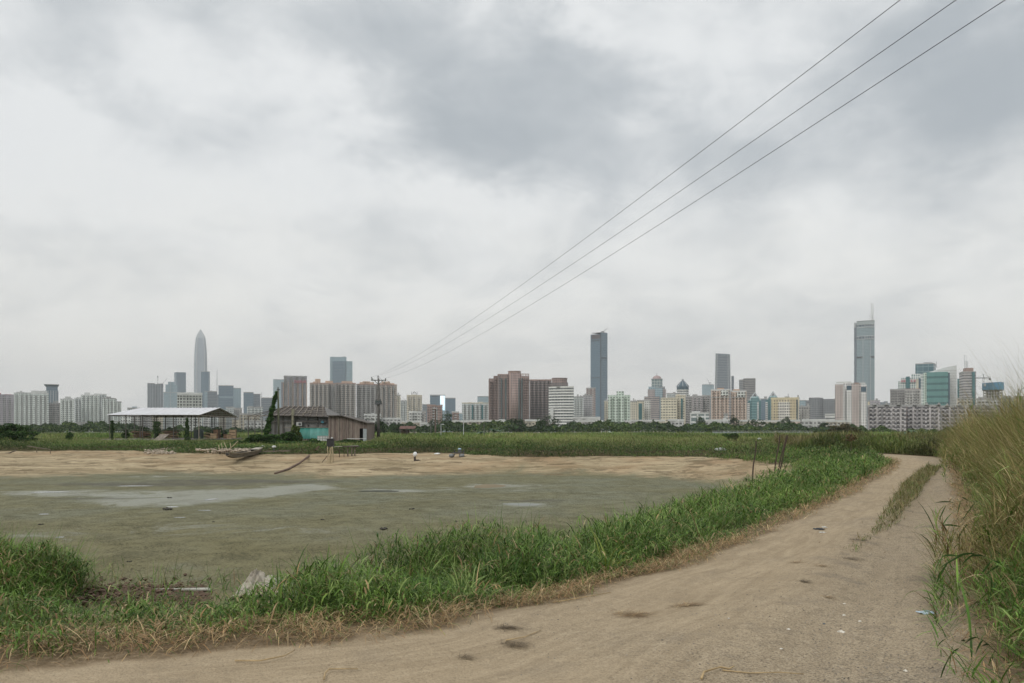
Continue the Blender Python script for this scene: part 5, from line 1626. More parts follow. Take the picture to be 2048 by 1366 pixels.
def leaves(name, cen, size, col, parent=None, flat=.0):
    """small leaf faces at the given centres, random orientation, bent in the middle"""
    n = len(cen)
    a = rng.normal(0, 1, (n, 3)); a[:, 2] *= .6
    a /= np.linalg.norm(a, axis=1)[:, None]
    b = np.cross(a, rng.normal(0, 1, (n, 3)))
    b /= np.linalg.norm(b, axis=1)[:, None]
    s = (size * rng.uniform(.6, 1.4, n))[:, None]
    V = np.stack([cen - a * s, cen + b * s * .42, cen + a * s, cen - b * s * .42], 1)
    C = np.ones((n, 4, 4)); C[..., :3] = col[:, None, :]
    q = np.arange(n * 4).reshape(-1, 4)
    return np_mesh(name, V.reshape(-1, 3), q, leafmat('leaf_material', trans=.2), {'col': ('FLOAT_COLOR', C.reshape(-1, 4))}, parent=parent)


def crown_pts(w, h, n, ncl, lowcut=-.35, rough=.9):
    """points grouped in clumps over an uneven crown about w wide and h tall, origin at its bottom"""
    c = rng.normal(0, 1, (ncl, 3))
    c /= np.linalg.norm(c, axis=1)[:, None]
    c *= rng.uniform(.35, .82, (ncl, 1)) ** .7
    c[:, 2] = np.clip(c[:, 2], lowcut, 1)
    r = rng.uniform(.16, .36, ncl)
    i = rng.integers(0, ncl, n)
    d = rng.normal(0, 1, (n, 3)); d /= np.linalg.norm(d, axis=1)[:, None]
    p = c[i] + d * (r[i] * rng.uniform(.45, 1.0, n) ** .5)[:, None] * np.array([1.15, 1.15, .75])
    z0 = p[:, 2].min()
    zs = p[:, 2].max() - z0
    return np.stack([p[:, 0] * w / 2, p[:, 1] * w / 2, (p[:, 2] - z0) / zs * h], 1), i


BARK = None


def plant(name, label, cat, x, y, w, h, pal, n, ncl, leaf, trunk=.25, group=None, z=None, parts=('foliage', 'stem'), tint=1.0, seed=None):
    global BARK
    BARK = BARK or M('bark', (.12, .095, .07), .9, .3, 4)
    z = zat(x, y) if z is None else z
    e = empty(name, (x, y, z - .05), random.uniform(0, 6), label, cat, group)
    ht = h * trunk
    p, i = crown_pts(w, h - ht * .8, n, ncl)
    p[:, 2] += ht * .8
    cl = rng.uniform(.7, 1.3, ncl)[i][:, None]
    leaves(parts[0], p, np.full(n, leaf), pick(pal, n, .15) * cl * tint, e)
    m = MB()
    r0 = max(.03, w * .03)
    m.tube([(0, 0, 0), (w * .01, 0, ht), (-w * .01, w * .01, h * .75)], [r0, r0 * .8, r0 * .25], 7)
    for k in range(6):
        a = k * 1.05 + random.random()
        zz = ht * .8 + h * .06 * k
        m.tube([(0, 0, zz), (math.cos(a) * w * .2, math.sin(a) * w * .2, zz + h * .14), (math.cos(a) * w * .36, math.sin(a) * w * .36, min(zz + h * .3, h * .9))], [r0 * .5, r0 * .3, r0 * .1], 5)
    m.build(parts[1], BARK, e, True)
    return e


def build_trees():
    TG = 'trees at the edge of the city'
    for px, yt, w, D, lb in ((1097, 834, 48, 430, 'broad dark round tree right of the yellow low block, under the white banded building'), (1036, 841, 44, 400, 'thin crowned dark tree in front of the white low row'), (1146, 845, 40, 450, 'low dark tree right of the broad round one'),
                             (1403, 835, 27, 520, 'dark upright tree in front of the white hall with glass front'), (1468, 835, 31, 520, 'dark upright tree below the right pink cream twin'), (1571, 837, 22, 520, 'dark narrow tree left of the low pink block'),
                             (1512, 842, 44, 500, 'wide dark tree under the teal twins'), (893, 827, 34, 560, 'tall grey green tree right of the red brown tower'), (868, 842, 30, 520, 'dark tree in front of the red brown tower'), (1690, 851, 66, 230, 'brown tinged scrubby tree before the twin apartment tower'),
                             (758, 845, 30, 300, 'dark bush tree right beside the utility pole foot'), (800, 850, 40, 330, 'low dark tree right of the utility pole'), (915, 846, 30, 500, 'dark tree under the small red brown block'), (1228, 846, 40, 480, 'dark tree at the foot of the pale green white tower'),
                             (45, 852, 40, 480, 'low dark tree behind the bush at far left'), (165, 849, 38, 520, 'dark tree left part of the tree group before the white estate'), (200, 848, 34, 500, 'dark tree right part of the tree group before the white estate'), (500, 858, 40, 420, 'low dark tree between the sheds'),
                             (1430, 856, 44, 420, 'low dark bushy tree above the pond reeds at centre right'), (1255, 850, 34, 500, 'dark tree under the cream gridded block'), (1650, 848, 30, 500, 'dark tree right of the white block with stair columns'), (1190, 846, 36, 470, 'dark tree under the long white low block')):
        x = (px - 1024) / F * D
        h = ((HY - yt) / F * D + CH) * 1.14
        plant('tree', lb, 'tree', x, D, w / F * D, h, TREEG if px != 1690 else [(.075, .07, .035), (.045, .05, .025), (.10, .08, .04)], 1500, 26, .016 * w / F * D + .25, .18, TG, 0, ('crown', 'trunk'))
    # continuous wood
    prof = [(-60, 853), (0, 853), (60, 856), (140, 851), (215, 848), (250, 856), (400, 858), (540, 862), (735, 852), (780, 848), (850, 851), (900, 846), (960, 853), (1010, 852), (1080, 850), (1180, 851), (1230, 847), (1330, 850), (1400, 851), (1450, 849), (1540, 850), (1600, 853), (1660, 851), (1700, 857), (1760, 859), (1850, 860), (2110, 860)]
    n = 52000
    px = rng.uniform(-60, 2110, n)
    D = rng.uniform(390, 540, n)
    yt = np.interp(px, [p[0] for p in prof], [p[1] for p in prof]) + fbm(px, D * .0, .05, 4, 200) * 14 - 1
    X = (px - 1024) / F * D
    top = CH + (HY - yt) / F * 540 * (.72 + .28 * (D - 390) / 150) * 1.12
    cl = vn(X, D, .16, 210) * .5 + .5
    Z = top * rng.uniform(.05, 1, n) ** .5 * (.80 + .24 * cl)
    tn = vn(X, D, .045, 215)[:, None]
    col = pick(TREEG, n, .15) * (.75 + .6 * (vn(X, Z * 3, .3, 211) * .5 + .5))[:, None] * np.where(tn > .25, np.array([[1.7, 1.5, 1.15]]), np.where(tn < -.4, .7, 1.0))
    o = leaves('far_trees', np.stack([X, D, Z], 1), np.full(n, .85), col)
    tag(o, 'dark continuous tree belt between the fields and the city', 'trees', kind='stuff')
    # bushes in the fields
    for px, yt, yb, w, D, nl, lf, lb in ((26, 846, 884, 66, 108, 5200, .16, 'large dark round bush at the far left edge of the fields'), (139.5, 862, 879, 15, 140, 900, .16, 'small upright bush standing alone left of the open shed'),
                                         (1459, 866, 884, 40, 104, 2200, .15, 'dark rounded bush in the field above the far bank'), (251, 858, 876, 16, 150, 900, .16, 'small dark bush at the left posts of the open shed'), (285, 852, 872, 34, 168, 1600, .2, 'broad bush behind the left half of the open shed'),
                                         (345, 854, 872, 36, 170, 1600, .2, 'bush behind the wood pile in the open shed'), (432, 853, 872, 40, 170, 1600, .2, 'bush behind the right end of the open shed'), (60, 862, 880, 34, 125, 1200, .16, 'low bush right of the large dark round bush')):
        x = (px - 1024) / F * D
        z0 = zat(x, D)
        h = CH + (HY - yt) / F * D - z0
        plant('bush', lb, 'bush', x, D, w / F * D, max(h, .8), BUSHG if D < 160 else TREEG, nl, 30, lf, .08, 'bushes in the fields', z0)
    for px, yt, w, D, nl, lb in ((478, 884, 50, 84, 4000, 'low leafy bush beside the white stick rack'), (512, 868, 60, 88, 6000, 'dense bush behind the beached boat'), (545, 868, 56, 90, 6000, 'dense bush at the foot of the vine covered post'), (578, 862, 34, 90, 6500, 'tall feathery bush in front of the green sheet, left one'),
                                 (592, 849, 22, 92, 4500, 'tallest yellow green bush in front of the green sheet'), (630, 876, 40, 86, 5000, 'bush at the right end of the green sheet'), (700, 884, 60, 92, 4500, 'low bush below the brown board shed'), (566, 886, 60, 82, 4500, 'low spreading bush above the sand right of the boat'),
                                 (620, 888, 54, 82, 4500, 'low bush left of the black box on stilts'), (742, 890, 50, 84, 4000, 'low bush right of the plank walkway')):
        x = (px - 1024) / F * D
        z0 = zat(x, D)
        h = CH + (HY - yt) / F * D - z0
        pal = BUSHG if px != 592 else [(.10, .14, .035), (.07, .11, .03), (.13, .16, .05)]
        plant('bush', lb, 'bush', x, D, w / F * D, max(h, .7), pal, nl, 34, .11, .06, 'bushes between the sand and the sheds', z0)
    # vines on the posts of the open shed
    for px, yt, yb, w, D, lb in ((224.5, 841, 872, 6, 143.5, 'thin column of vines on the left corner post of the open shed'), (313.5, 843, 872, 13, 144, 'square mass of vines round a front post of the open shed'), (374, 836, 880, 11, 142, 'tall pointed column of vines before the open shed')):
        x = (px - 1024) / F * D
        z0 = zat(x, D)
        h = CH + (HY - yt) / F * D - z0
        e = empty('climbing_vine', (x, D, z0), 0, lb, 'vine', 'vines on the shed posts')
        n = 1800
        t = rng.uniform(0, 1, n)
        rad = w / F * D / 2 * (1.15 - t * (.8 if px > 370 else .15)) * (1 if px > 370 else np.where(t < .35, .45, 1.0))
        a = rng.uniform(0, 6.3, n)
        rr_ = rad * np.sqrt(rng.uniform(.1, 1, n)) * (1 + .25 * np.sin(t * 23 + a))
        leaves('foliage', np.stack([np.cos(a) * rr_, np.sin(a) * rr_, t * h], 1), np.full(n, .12), pick(BUSHG, n, .2), e)
        MB().tube([(0, 0, 0), (.02, 0, h * .5), (0, 0, h * .93)], [.05, .04, .02], 6).build('stem', BARK, e)
    # banana plants
    for px, yb, D, h, lb in ((988, 874, 190, 3.0, 'banana plant with ragged leaves beyond the reeds at centre'), (962, 874, 200, 2.2, 'smaller banana plant left of the ragged one'), (1818, 892, 88, 2.3, 'dark banana plant beyond the bend of the track')):
        x = (px - 1024) / F * D
        e = empty('banana_plant', (x, D, zat(x, D)), 0, lb, 'banana plant', 'banana plants in the fields')
        MB().tube([(0, 0, 0), (0, 0, h * .5)], [.12, .08], 8).build('stem', M('banana_stem', (.12, .14, .05), .7, .3, 3), e)
        for k in range(9):
            a = k * .72 + random.random() * .5
            L = h * random.uniform(.6, .85)
            up = random.uniform(.5, 1.2)
            m = MB(); P = []
            for j in range(7):
                t = j / 6
                r_ = L * t * math.cos(up) * (1 + t * .4)
                zz = h * .45 + L * (math.sin(up) * t - .75 * t * t * t)
                wd = .30 * math.sin(math.pi * min(1, t * .93 + .07)) + .02
                P.append(((math.cos(a) * r_ - math.sin(a) * wd, math.sin(a) * r_ + math.cos(a) * wd, zz - wd * .3), (math.cos(a) * r_, math.sin(a) * r_, zz), (math.cos(a) * r_ + math.sin(a) * wd, math.sin(a) * r_ - math.cos(a) * wd, zz - wd * .3)))
            m.add([q for r3 in P for q in r3], [(j * 3 + s_, j * 3 + s_ + 1, j * 3 + s_ + 4, j * 3 + s_ + 3) for j in range(6) for s_ in (0, 1)])
            m.build('leaf', M('banana_leaf', (.035, .085, .030), .45, .25, 2), e, True)
    # tall thin plant beside the track
    q = W(1702, 910, 57)
    e = empty('dry_weed', (q.x, 57, zat(q.x, 57)), 0, 'tall thin dry weed with drooping brown tufts beside the far verge', 'weed')
    h = CH + (HY - 866) / F * 57 - zat(q.x, 57)
    MB().tube([(0, 0, 0), (.02, 0, h * .5), (0, 0, h)], [.02, .014, .006], 5).build('stem', BARK, e)
    n = 160
    leaves('tuft', np.stack([rng.normal(0, .22, n), rng.normal(0, .12, n), h - .1 - rng.uniform(0, .45, n)], 1), np.full(n, .09), pick([(.15, .10, .05), (.08, .06, .03)], n), e)


# ------------------------------------------------------------------ sheds, poles and things round the pond
def build_sheds():
    TIN = M('white_corrugated_tin', (.66, .66, .68), .45, .12, .6, 0, (3, .3, 1))
    DKT = M('weathered_dark_tin', (.105, .09, .078), .8, .35, 1.2, 0, (1, 4, 1))
    UND = M('brown_roof_underside', (.16, .125, .095), .9, .35, .8, 0, (1, 5, 1))
    PST = M('weathered_post', (.10, .092, .082), .85, .3, 3)
    PST2 = M('pale_weathered_post', (.22, .19, .155), .85, .3, 3)
    # open shed
    x0, x1, y0, y1 = -73.2, -57.0, 145.0, 164.0
    ym = (y0 + y1) / 2
    ze, zr = 4.72, 6.15
    e = empty('open_shed', (x0, y0, 0), 0, 'large open shed with white metal roof on slim posts beside the pond', 'shed')
    Lx, Ly = x1 - x0, y1 - y0
    def sheet(mb, a, b_, c, d, rib=.9):
        # ribbed sheet between four corners, ribs run a->d
        n = max(2, int((Vector(b_) - Vector(a)).length / rib))
        a, b_, c, d = map(Vector, (a, b_, c, d))
        nrm = (b_ - a).cross(d - a).normalized()
        if nrm.z < 0: nrm = -nrm
        for i in range(n):
            t0, t1 = i / n, (i + 1) / n
            for s0, s1, hh in ((t0, t0 + (t1 - t0) * .7, .0), (t0 + (t1 - t0) * .7, t1, .05)):
                p = [a.lerp(b_, s0), a.lerp(b_, s1), d.lerp(c, s1), d.lerp(c, s0)]
                mb.add([q + nrm * (hh + .0) for q in p] + [q - nrm * .04 for q in p], [(0, 1, 2, 3), (7, 6, 5, 4), (0, 4, 5, 1), (1, 5, 6, 2), (2, 6, 7, 3), (3, 7, 4, 0)])
        return mb
    sheet(MB(), (-.4, -.5, ze - .12), (Lx + .4, -.5, ze - .12), (Lx + .4, Ly / 2, zr), (-.4 + 1.6, Ly / 2, zr)).build('roof_slope', TIN, e)
    sheet(MB(), (-.4, Ly + .5, ze - .12), (Lx + .4, Ly + .5, ze - .12), (Lx + .4, Ly / 2, zr), (-.4 + 1.6, Ly / 2, zr)).build('roof_slope', TIN, e)
    m = MB()
    for i in range(9):
        t = i / 8
        yy, zz = Ly * t, (ze - .25) + (zr - ze) * (1 - abs(2 * t - 1))
        m.beam((-.2, yy, zz), (Lx + .3, yy, zz), .09)
    m.build('purlin', UND, e)
    for xx in (0.3, Lx * .35, Lx * .68, Lx):
        m = MB().beam((xx, 0, ze - .3), (xx, Ly, ze - .3), .10).beam((xx, 0, ze - .3), (xx, Ly / 2, zr - .2), .10).beam((xx, Ly / 2, zr - .2), (xx, Ly, ze - .3), .10)
        for t in (.15, .3, .5, .7, .85):
            hh = (zr - ze) * (1 - abs(2 * t - 1))
            m.beam((xx, Ly * t, ze - .3), (xx, Ly * t, ze - .3 + hh), .07)
            m.beam((xx, Ly * t, ze - .3 + hh), (xx, Ly * (t + (.15 if t < .5 else -.15)), ze - .3), .06)
        m.build('truss', UND, e)
    MB().prism([(Lx + .42, -.3), (Lx + .46, -.3), (Lx + .46, Ly + .3), (Lx + .42, Ly + .3)], ze - .32, ze - .18).build('gable_board', PST2, e)
    # gable lining on the far side seen as brown underside
    MB().add([(Lx * .7, .2, ze - .05), (Lx * .7, Ly - .2, ze - .05), (Lx * .7, Ly / 2, zr - .1), (Lx * .7 + .05, .2, ze - .05), (Lx * .7 + .05, Ly - .2, ze - .05), (Lx * .7 + .05, Ly / 2, zr - .1)], [(0, 1, 2), (5, 4, 3), (0, 3, 4, 1), (1, 4, 5, 2), (2, 5, 3, 0)]).build('gable_panel', UND, e)
    for xx in (0, 2.9, 5.5, 5.95, 8.1, 11.6, 14.2, Lx):
        MB().tube([(xx, 0, -.3), (xx, 0, ze - .1)], .085 if xx != Lx else .10, 6).build('post', PST if xx != Lx else PST2, e)
    for xx, yy in ((0, Ly), (4, Ly), (8, Ly), (12, Ly), (Lx, Ly), (Lx, Ly * .33), (Lx, Ly * .66), (0, Ly * .5), (6, Ly * .5), (11, Ly * .5)):
        MB().tube([(xx, yy, -.3), (xx, yy, ze - .1)], .08, 6).build('post', PST, e)
    for zz in (3.4, 1.9):
        MB().beam((0, .1, zz), (Lx, .1, zz), .06).build('rail', PST, e)
    MB().beam((0, Ly - .1, 3.2), (Lx, Ly - .1, 3.2), .06).build('rail', PST, e)
    MB().box(-1, Lx + 1, -1.0, Ly + 1, -.5, .22).build('floor_slab', M('old_concrete', (.24, .22, .19), .9, .3, .6), e)
    WD = [M('reddish_plank', (.22, .13, .08), .85, .35, 2), M('tan_plank', (.33, .235, .145), .85, .3, 2), M('dark_plank', (.09, .065, .045), .9, .3, 2)]
    for px0, px1, yt, nn, lb in ((263, 306, 863, 22, 'flat pile of reddish planks under the left half of the open shed'), (318, 360, 862, 22, 'pile of dark planks and boards under the middle of the open shed'), (408, 424, 866, 12, 'slanting pile of brown boards by the gable posts of the open shed')):
        D = 148.5
        xa, xb = (px0 - 1024) / F * D, (px1 - 1024) / F * D
        e = empty('plank_pile', ((xa + xb) / 2, D, .22), 0, lb, 'plank pile', 'wood piles in the open shed')
        hmax = CH + (HY - yt) / F * D - .22
        for i in range(nn):
            L = (xb - xa) * random.uniform(.45, .95)
            zz = hmax * (i / nn)
            cx = random.uniform(-.5, .5) * ((xb - xa) - L)
            tl = random.uniform(-.12, .12) * (1 if nn > 15 else 2.5)
            yy = random.uniform(-.8, .8)
            m = MB()
            v = [(cx - L / 2, -.15), (cx + L / 2, -.15), (cx + L / 2, .15), (cx - L / 2, .15)]
            m.add([(x, yy + y, zz + .02 + tl * (x - cx)) for x, y in v] + [(x, yy + y, zz + .10 + tl * (x - cx)) for x, y in v], [(0, 3, 2, 1), (4, 5, 6, 7), (0, 1, 5, 4), (1, 2, 6, 5), (2, 3, 7, 6), (3, 0, 4, 7)])
            m.build('plank', WD[random.choice((0, 0, 1, 2)) if px0 < 300 else random.choice((0, 2, 2, 1))], e)
    def crate(px, yb, D, w, h, lb, mt):
        e = empty('wooden_crate', ((px - 1024) / F * D, D, yb), random.uniform(-.3, .3), lb, 'crate', 'crates in the open shed')
        m = MB().box(-w / 2 + .03, w / 2 - .03, -w / 2 + .03, w / 2 - .03, .02, h - .03)
        m.build('inner_box', WD[2], e)
        for i in range(3):
            z = h * (i + .08) / 3
            for s_ in (-1, 1):
                MB().box(-w / 2, w / 2, s_ * w / 2 - .02, s_ * w / 2 + .02, z, z + h * .26).build('slat', mt, e)
        for sx in (-1, 1):
            for sy in (-1, 1):
                MB().box(sx * w / 2 - .04, sx * w / 2 + .04, sy * (w / 2 + .022) - .02, sy * (w / 2 + .022) + .02, 0, h + .04).build('corner_post', mt, e)
    crate(427, .22, 147, .95, 1.0, 'tan crate standing lowest at left of the gable posts', WD[1]); crate(434, .22, 149, .8, 1.7, 'tall brown crate behind the tan one', WD[0]); crate(455, .22, 150, 1.0, .8, 'small brown crate in the right end of the open shed', WD[0])
    crate(466, .22, 151, 1.1, 1.7, 'tall light brown crate stack at the right corner post', WD[1]); crate(459, .22, 148, .7, .7, 'low crate before the tall light brown stack', WD[1])
    for px, w, lb in ((392.5, 1.0, 'left dark tarpaulin bundle hanging in the open shed'), (401, 1.1, 'right dark tarpaulin bundle hanging in the open shed')):
        D = 147.5
        e = MB()
        k = 14
        ring = lambda r_, z: [(r_ * math.cos(6.283 * j / k) * (1 + .18 * math.sin(j * 2.7)), r_ * .6 * math.sin(6.283 * j / k), z) for j in range(k)]
        L = [ring(w * .42, 0), ring(w * .5, .5), ring(w * .46, 1.1), ring(w * .5, 1.5), ring(w * .25, 1.75)]
        e.add([p for r_ in L for p in r_], [(i * k + j, i * k + (j + 1) % k, (i + 1) * k + (j + 1) % k, (i + 1) * k + j) for i in range(4) for j in range(k)] + [tuple(range(4 * k, 5 * k))])
        o = e.build('tarpaulin_bundle', M('dark_tarp', (.025, .04, .035), .6, .3, 2), None, True)
        o.location = ((px - 1024) / F * D, D, .22)
        tag(o, lb, 'bundle', 'tarpaulin bundles')
    q = W(325, 880, 138)
    e = empty('wooden_ramp', (q.x - 1.1, 136.5, zat(q.x, 137)), 0, 'slanted board panel leaning in the weeds before the open shed', 'panel')
    for i in range(7):
        MB().add([(i * .22, 0, 0), (i * .22 + .2, 0, 0), (i * .22 + .2 + .8, 1.4, 1.15), (i * .22 + .8, 1.4, 1.15), (i * .22, .05, -.05), (i * .22 + .2, .05, -.05), (i * .22 + 1.0, 1.45, 1.1), (i * .22 + .8, 1.45, 1.1)], [(0, 1, 2, 3), (7, 6, 5, 4), (0, 4, 5, 1), (1, 5, 6, 2), (2, 6, 7, 3), (3, 7, 4, 0)]).build('board', PST2, e)
    # old dark shed
    D = 132.0
    k = D / F
    X = lambda px: (px - 1024) * k
    Z = lambda py: CH + (HY - py) * k
    e = empty('old_shed', (X(598), D, 0), 0, 'old dark roofed shed with rusty corrugated front wall behind the green sheet', 'shed')
    ox = X(598)
    rx = lambda px: X(px) - ox
    GW = M('grey_corrugated_wall', (.23, .225, .215), .8, .35, 1.0, 0, (7, 7, .4))
    m = MB()
    px = 539.0
    while px < 655:
        m.box(rx(px), rx(px + 1.25), 0, .08, -.2, Z(831.5)).box(rx(px + 1.25), rx(px + 2.0), .05, .08, -.2, Z(831.5))
        px += 2.0
    m.build('front_wall', GW, e)
    MB().box(rx(539), rx(541), .1, 11, -.2, Z(832)).build('side_wall', GW, e)
    MB().box(rx(539), rx(655), 11, 11.1, -.2, Z(832)).build('rear_wall', GW, e)
    zr, ze = Z(814.5) + .3, Z(829)
    hy = 6.0
    def slab(mb, pts, t=.08):
        n = len(pts)
        return mb.add([tuple(p) for p in pts] + [(p[0], p[1], p[2] - t) for p in pts], [tuple(range(n)), tuple(range(2 * n - 1, n - 1, -1))] + [(i, n + i, n + (i + 1) % n, (i + 1) % n) for i in range(n)])
    # the right two thirds are roofed; the open rafters at left are bare
    slab(MB(), [(rx(541), -.9, ze - .1), (rx(657), -.9, ze - .35), (rx(632), hy, zr), (rx(549), hy, zr)]).build('roof_slope', DKT, e)
    slab(MB(), [(rx(657), -.9, ze - .35), (rx(659), 12.5, ze - .35), (rx(632), hy, zr)]).build('roof_end', M('grey_roof_sheet', (.20, .19, .18), .8, .3, 1), e)
    slab(MB(), [(rx(549), hy, zr), (rx(632), hy, zr), (rx(659), 12.5, ze - .35), (rx(541), 12.5, ze - .1)]).build('roof_slope', DKT, e)
    for i in range(9):
        t = i / 8
        MB().beam((rx(543 + t * 106), -1.05, ze - .1 - t * .2), (rx(551 + t * 78), hy - .1, zr + .12), .12).build('roof_batten', PST2, e)
    for t in (.15, .4, .65, .88):
        MB().beam((rx(541 + 8 * t), -.9 + 6.9 * t, ze + (zr - ze) * t + .06), (rx(657 - 25 * t), -.9 + 6.9 * t, ze - .2 + (zr - ze + .2) * t + .06), .10).build('roof_batten', PST, e)
    for i, px in enumerate((500, 513, 526, 539)):
        MB().beam((rx(px), -.8, ze - .3), (rx(546), hy, zr - .1), .09).build('rafter', PST, e)
    MB().beam((rx(498), -.8, ze - .35), (rx(541), -.8, ze - .2), .11).build('eave_beam', PST2, e)
    MB().beam((rx(546), hy, zr - .1), (rx(500), hy + 4, ze - .2), .1).build('eave_beam', PST, e)
    for px in (500, 513, 527, 541): MB().tube([(rx(px), -.8, -.2), (rx(px), -.8, ze - .3)], .07, 6).build('post', PST, e)
    for px in (541, 551, 567, 597.5, 616, 635, 655): MB().box(rx(px) - .09, rx(px) + .09, -.22, -.03, -.2, Z(830)).build('post', PST, e)
    MB().box(rx(586), rx(590), -.9, -.25, 0, Z(818)).build('concrete_column', M('mossy_concrete', (.22, .21, .15), .9, .3, 2), e)
    for y in (843.5, 832): MB().box(rx(536), rx(655), -.34, -.24, Z(y) - .07, Z(y) + .07).build('rail', PST, e)
    MB().beam((rx(608), -1.2, Z(829)), (rx(633), 1.0, Z(815)), .14).build('rafter', PST2, e)
    ac = empty('air_conditioner', (X(600.5), D - .6, Z(852)), 0, 'grey outdoor air conditioner unit on the front wall of the old shed', 'air conditioner')
    MB().box(-.45, .45, -.2, .25, 0, .62).build('casing', M('ac_grey', (.42, .42, .40), .6, .15, 3), ac)
    m = MB(); m.lathe([(.22, 0), (.22, .03), (.05, .05)], 0, 0, 18)
    o = m.build('fan_grille', DRK, ac); o.rotation_euler = (R(90), 0, 0); o.location = (.12, -.2, .31)
    MB().box(-.4, -.34, -.2, .6, -.12, 0).build('bracket', DRK, ac); MB().box(.34, .4, -.2, .6, -.12, 0).build('bracket', DRK, ac)
    bs = M('blue_plastic', (.05, .20, .26), .5, .2, 3)
    o = MB().box(-.2, .2, -.1, .1, 0, .3).box(-.16, .16, -.12, .12, .3, .36).build('blue_container', bs); o.location = (X(646), D - .35, Z(846)); tag(o, 'small blue container against the right end of the corrugated wall', 'container')
    D2 = 129.0
    k2 = D2 / F
    X2 = lambda px: (px - 1024) * k2
    Z2 = lambda py: CH + (HY - py) * k2
    GS = M('teal_sheet', (.035, .215, .175), .55, .18, .7); GS2 = M('faded_teal_sheet', (.075, .27, .235), .55, .2, 1.2)
    e = empty('green_sheet_fence', (X2(630), D2, 0), 0, 'teal green plastic sheet fence before the old shed', 'fence')
    for a, c, mt in ((590, 602, GS), (602, 619, GS), (619, 644, GS2), (644, 669.5, GS2)):
        m = MB(); xs = np.linspace(X2(a) - X2(630), X2(c) - X2(630), 7)
        vs = []; 
        for i, x in enumerate(xs):
            yy = .05 * math.sin(i * 1.9 + a)
            vs += [(x, yy, .4), (x, yy, Z2(855.6) + .02 * math.sin(i)), (x, yy + .04, .4), (x, yy + .04, Z2(855.6) + .02 * math.sin(i))]
        fs = []
        for i in range(6):
            b0, b1 = i * 4, i * 4 + 4
            fs += [(b0, b1, b1 + 1, b0 + 1), (b0 + 2, b0 + 3, b1 + 3, b1 + 2), (b0 + 1, b1 + 1, b1 + 3, b0 + 3)]
        m.add(vs, fs).build('sheet', mt, e, True)
    MB().box(X2(568) - X2(630), X2(669.5) - X2(630), -.1, .0, Z2(855.3), Z2(854.3)).build('top_rail', PST2, e)
    for px in (592, 611, 630, 650, 669): MB().box(X2(px) - X2(630) - .04, X2(px) - X2(630) + .04, .06, .14, -.2, Z2(855)).build('post', PST, e)
    e = empty('tiled_wall', (X2(653), D2 - .5, 0), 0, 'low white tiled wall under the right end of the green sheet', 'wall')
    TLM = facade('white_tile_panel', (.11, .12, .11), (.56, .58, .56), .42, .42, .86, .86, .2)
    MB().box(X2(636) - X2(653), X2(670) - X2(653), 0, .2, -.3, Z2(872)).build('panel', TLM, e)
    MB().box(X2(636) - X2(653), X2(670) - X2(653), -.04, .24, Z2(872), Z2(871.5)).build('coping', WRF, e)
    e = empty('ladder', (X2(671.5), D2 - 1.2, 0), 0, 'pale bamboo ladder leaning between the green sheet and the board shed', 'ladder')
    for s_ in (0, 1):
        MB().tube([(-.3 + s_ * .36, -.6, 0), (-.22 + s_ * .52, .6, Z2(849.5))], .035, 6).build('rail', PST2, e)
    for i in range(8):
        t = .08 + i * .118
        MB().tube([(-.3 + .08 * t, -.6 + 1.2 * t, Z2(849.5) * t), (.06 + .24 * t, -.6 + 1.2 * t, Z2(849.5) * t)], .025, 5).build('rung', PST2, e)
    # brown board shed
    D3 = 127.0
    k3 = D3 / F
    X3 = lambda px: (px - 1024) * k3 - (695 - 1024) * k3
    Z3 = lambda py: CH + (HY - py) * k3
    e = empty('board_shed', ((695 - 1024) * k3, D3, 0), 0, 'brown vertical board shed with lean-to roof sloping down to the right', 'shed')
    BRD = [M('brown_board', (.205, .16, .135), .9, .3, 1.5, 0, (6, 6, .5)), M('grey_brown_board', (.25, .205, .175), .9, .3, 1.5, 0, (6, 6, .5)), M('dark_brown_board', (.15, .115, .10), .9, .3, 1.5, 0, (6, 6, .5))]
    def topy(px): return 831.3 if px < 684 else 831.3 + (px - 684) / 50 * 14.5
    px = 657.0
    i = 0
    while px < 719:
        w = random.choice((1.7, 2.1, 2.5))
        w = min(w, 719.2 - px)
        MB().box(X3(px), X3(px + w - .12), random.uniform(-.03, .03), .09, -.2, Z3(topy(px + w / 2)) - .05).build('wall_board', random.choice(BRD), e)
        px += w
    for px in (678, 688.5, 699): MB().box(X3(px) - .045, X3(px) + .045, -.09, -.035, -.2, Z3(topy(px)) - .15).build('batten', PST2, e)
    px = 719.2
    while px < 733.5:
        MB().box(X3(px), X3(px + 1.9), 0, .09, Z3(857), Z3(topy(px + 1)) - .05).build('wall_board', random.choice(BRD), e); px += 2.05
    MB().box(X3(656.5), X3(734), 6.9, 7, -.2, Z3(832) - 1).build('rear_wall', BRD[2], e)
    MB().box(X3(733), X3(734), .1, 6.9, -.2, Z3(846)).build('side_wall', BRD[0], e)
    MB().box(X3(719.3), X3(720), .1, 3.5, -.2, Z3(857)).box(X3(720), X3(726), 3.4, 3.5, -.2, Z3(857)).build('door_recess', M('doorway_shade_black', (.012, .011, .010), .9, .1, 1), e)  # near-black colour paints the shade inside the door opening
    MB().box(X3(726.2), X3(733.4), -.07, .0, -.05, Z3(857.5)).build('door', M('grey_blue_door', (.30, .33, .34), .7, .2, 1.5), e)
    slab(MB(), [(X3(655.5), -.6, Z3(830.6)), (X3(684), -.6, Z3(830.6)), (X3(684), 7.5, Z3(830.6)), (X3(655.5), 7.5, Z3(830.6))], .12).build('roof_sheet', DKT, e)
    slab(MB(), [(X3(684.1), -.6, Z3(830.6)), (X3(736), -.6, Z3(845.4)), (X3(736), 7.5, Z3(845.4)), (X3(684.1), 7.5, Z3(830.6))], .12).build('roof_sheet', DKT, e)
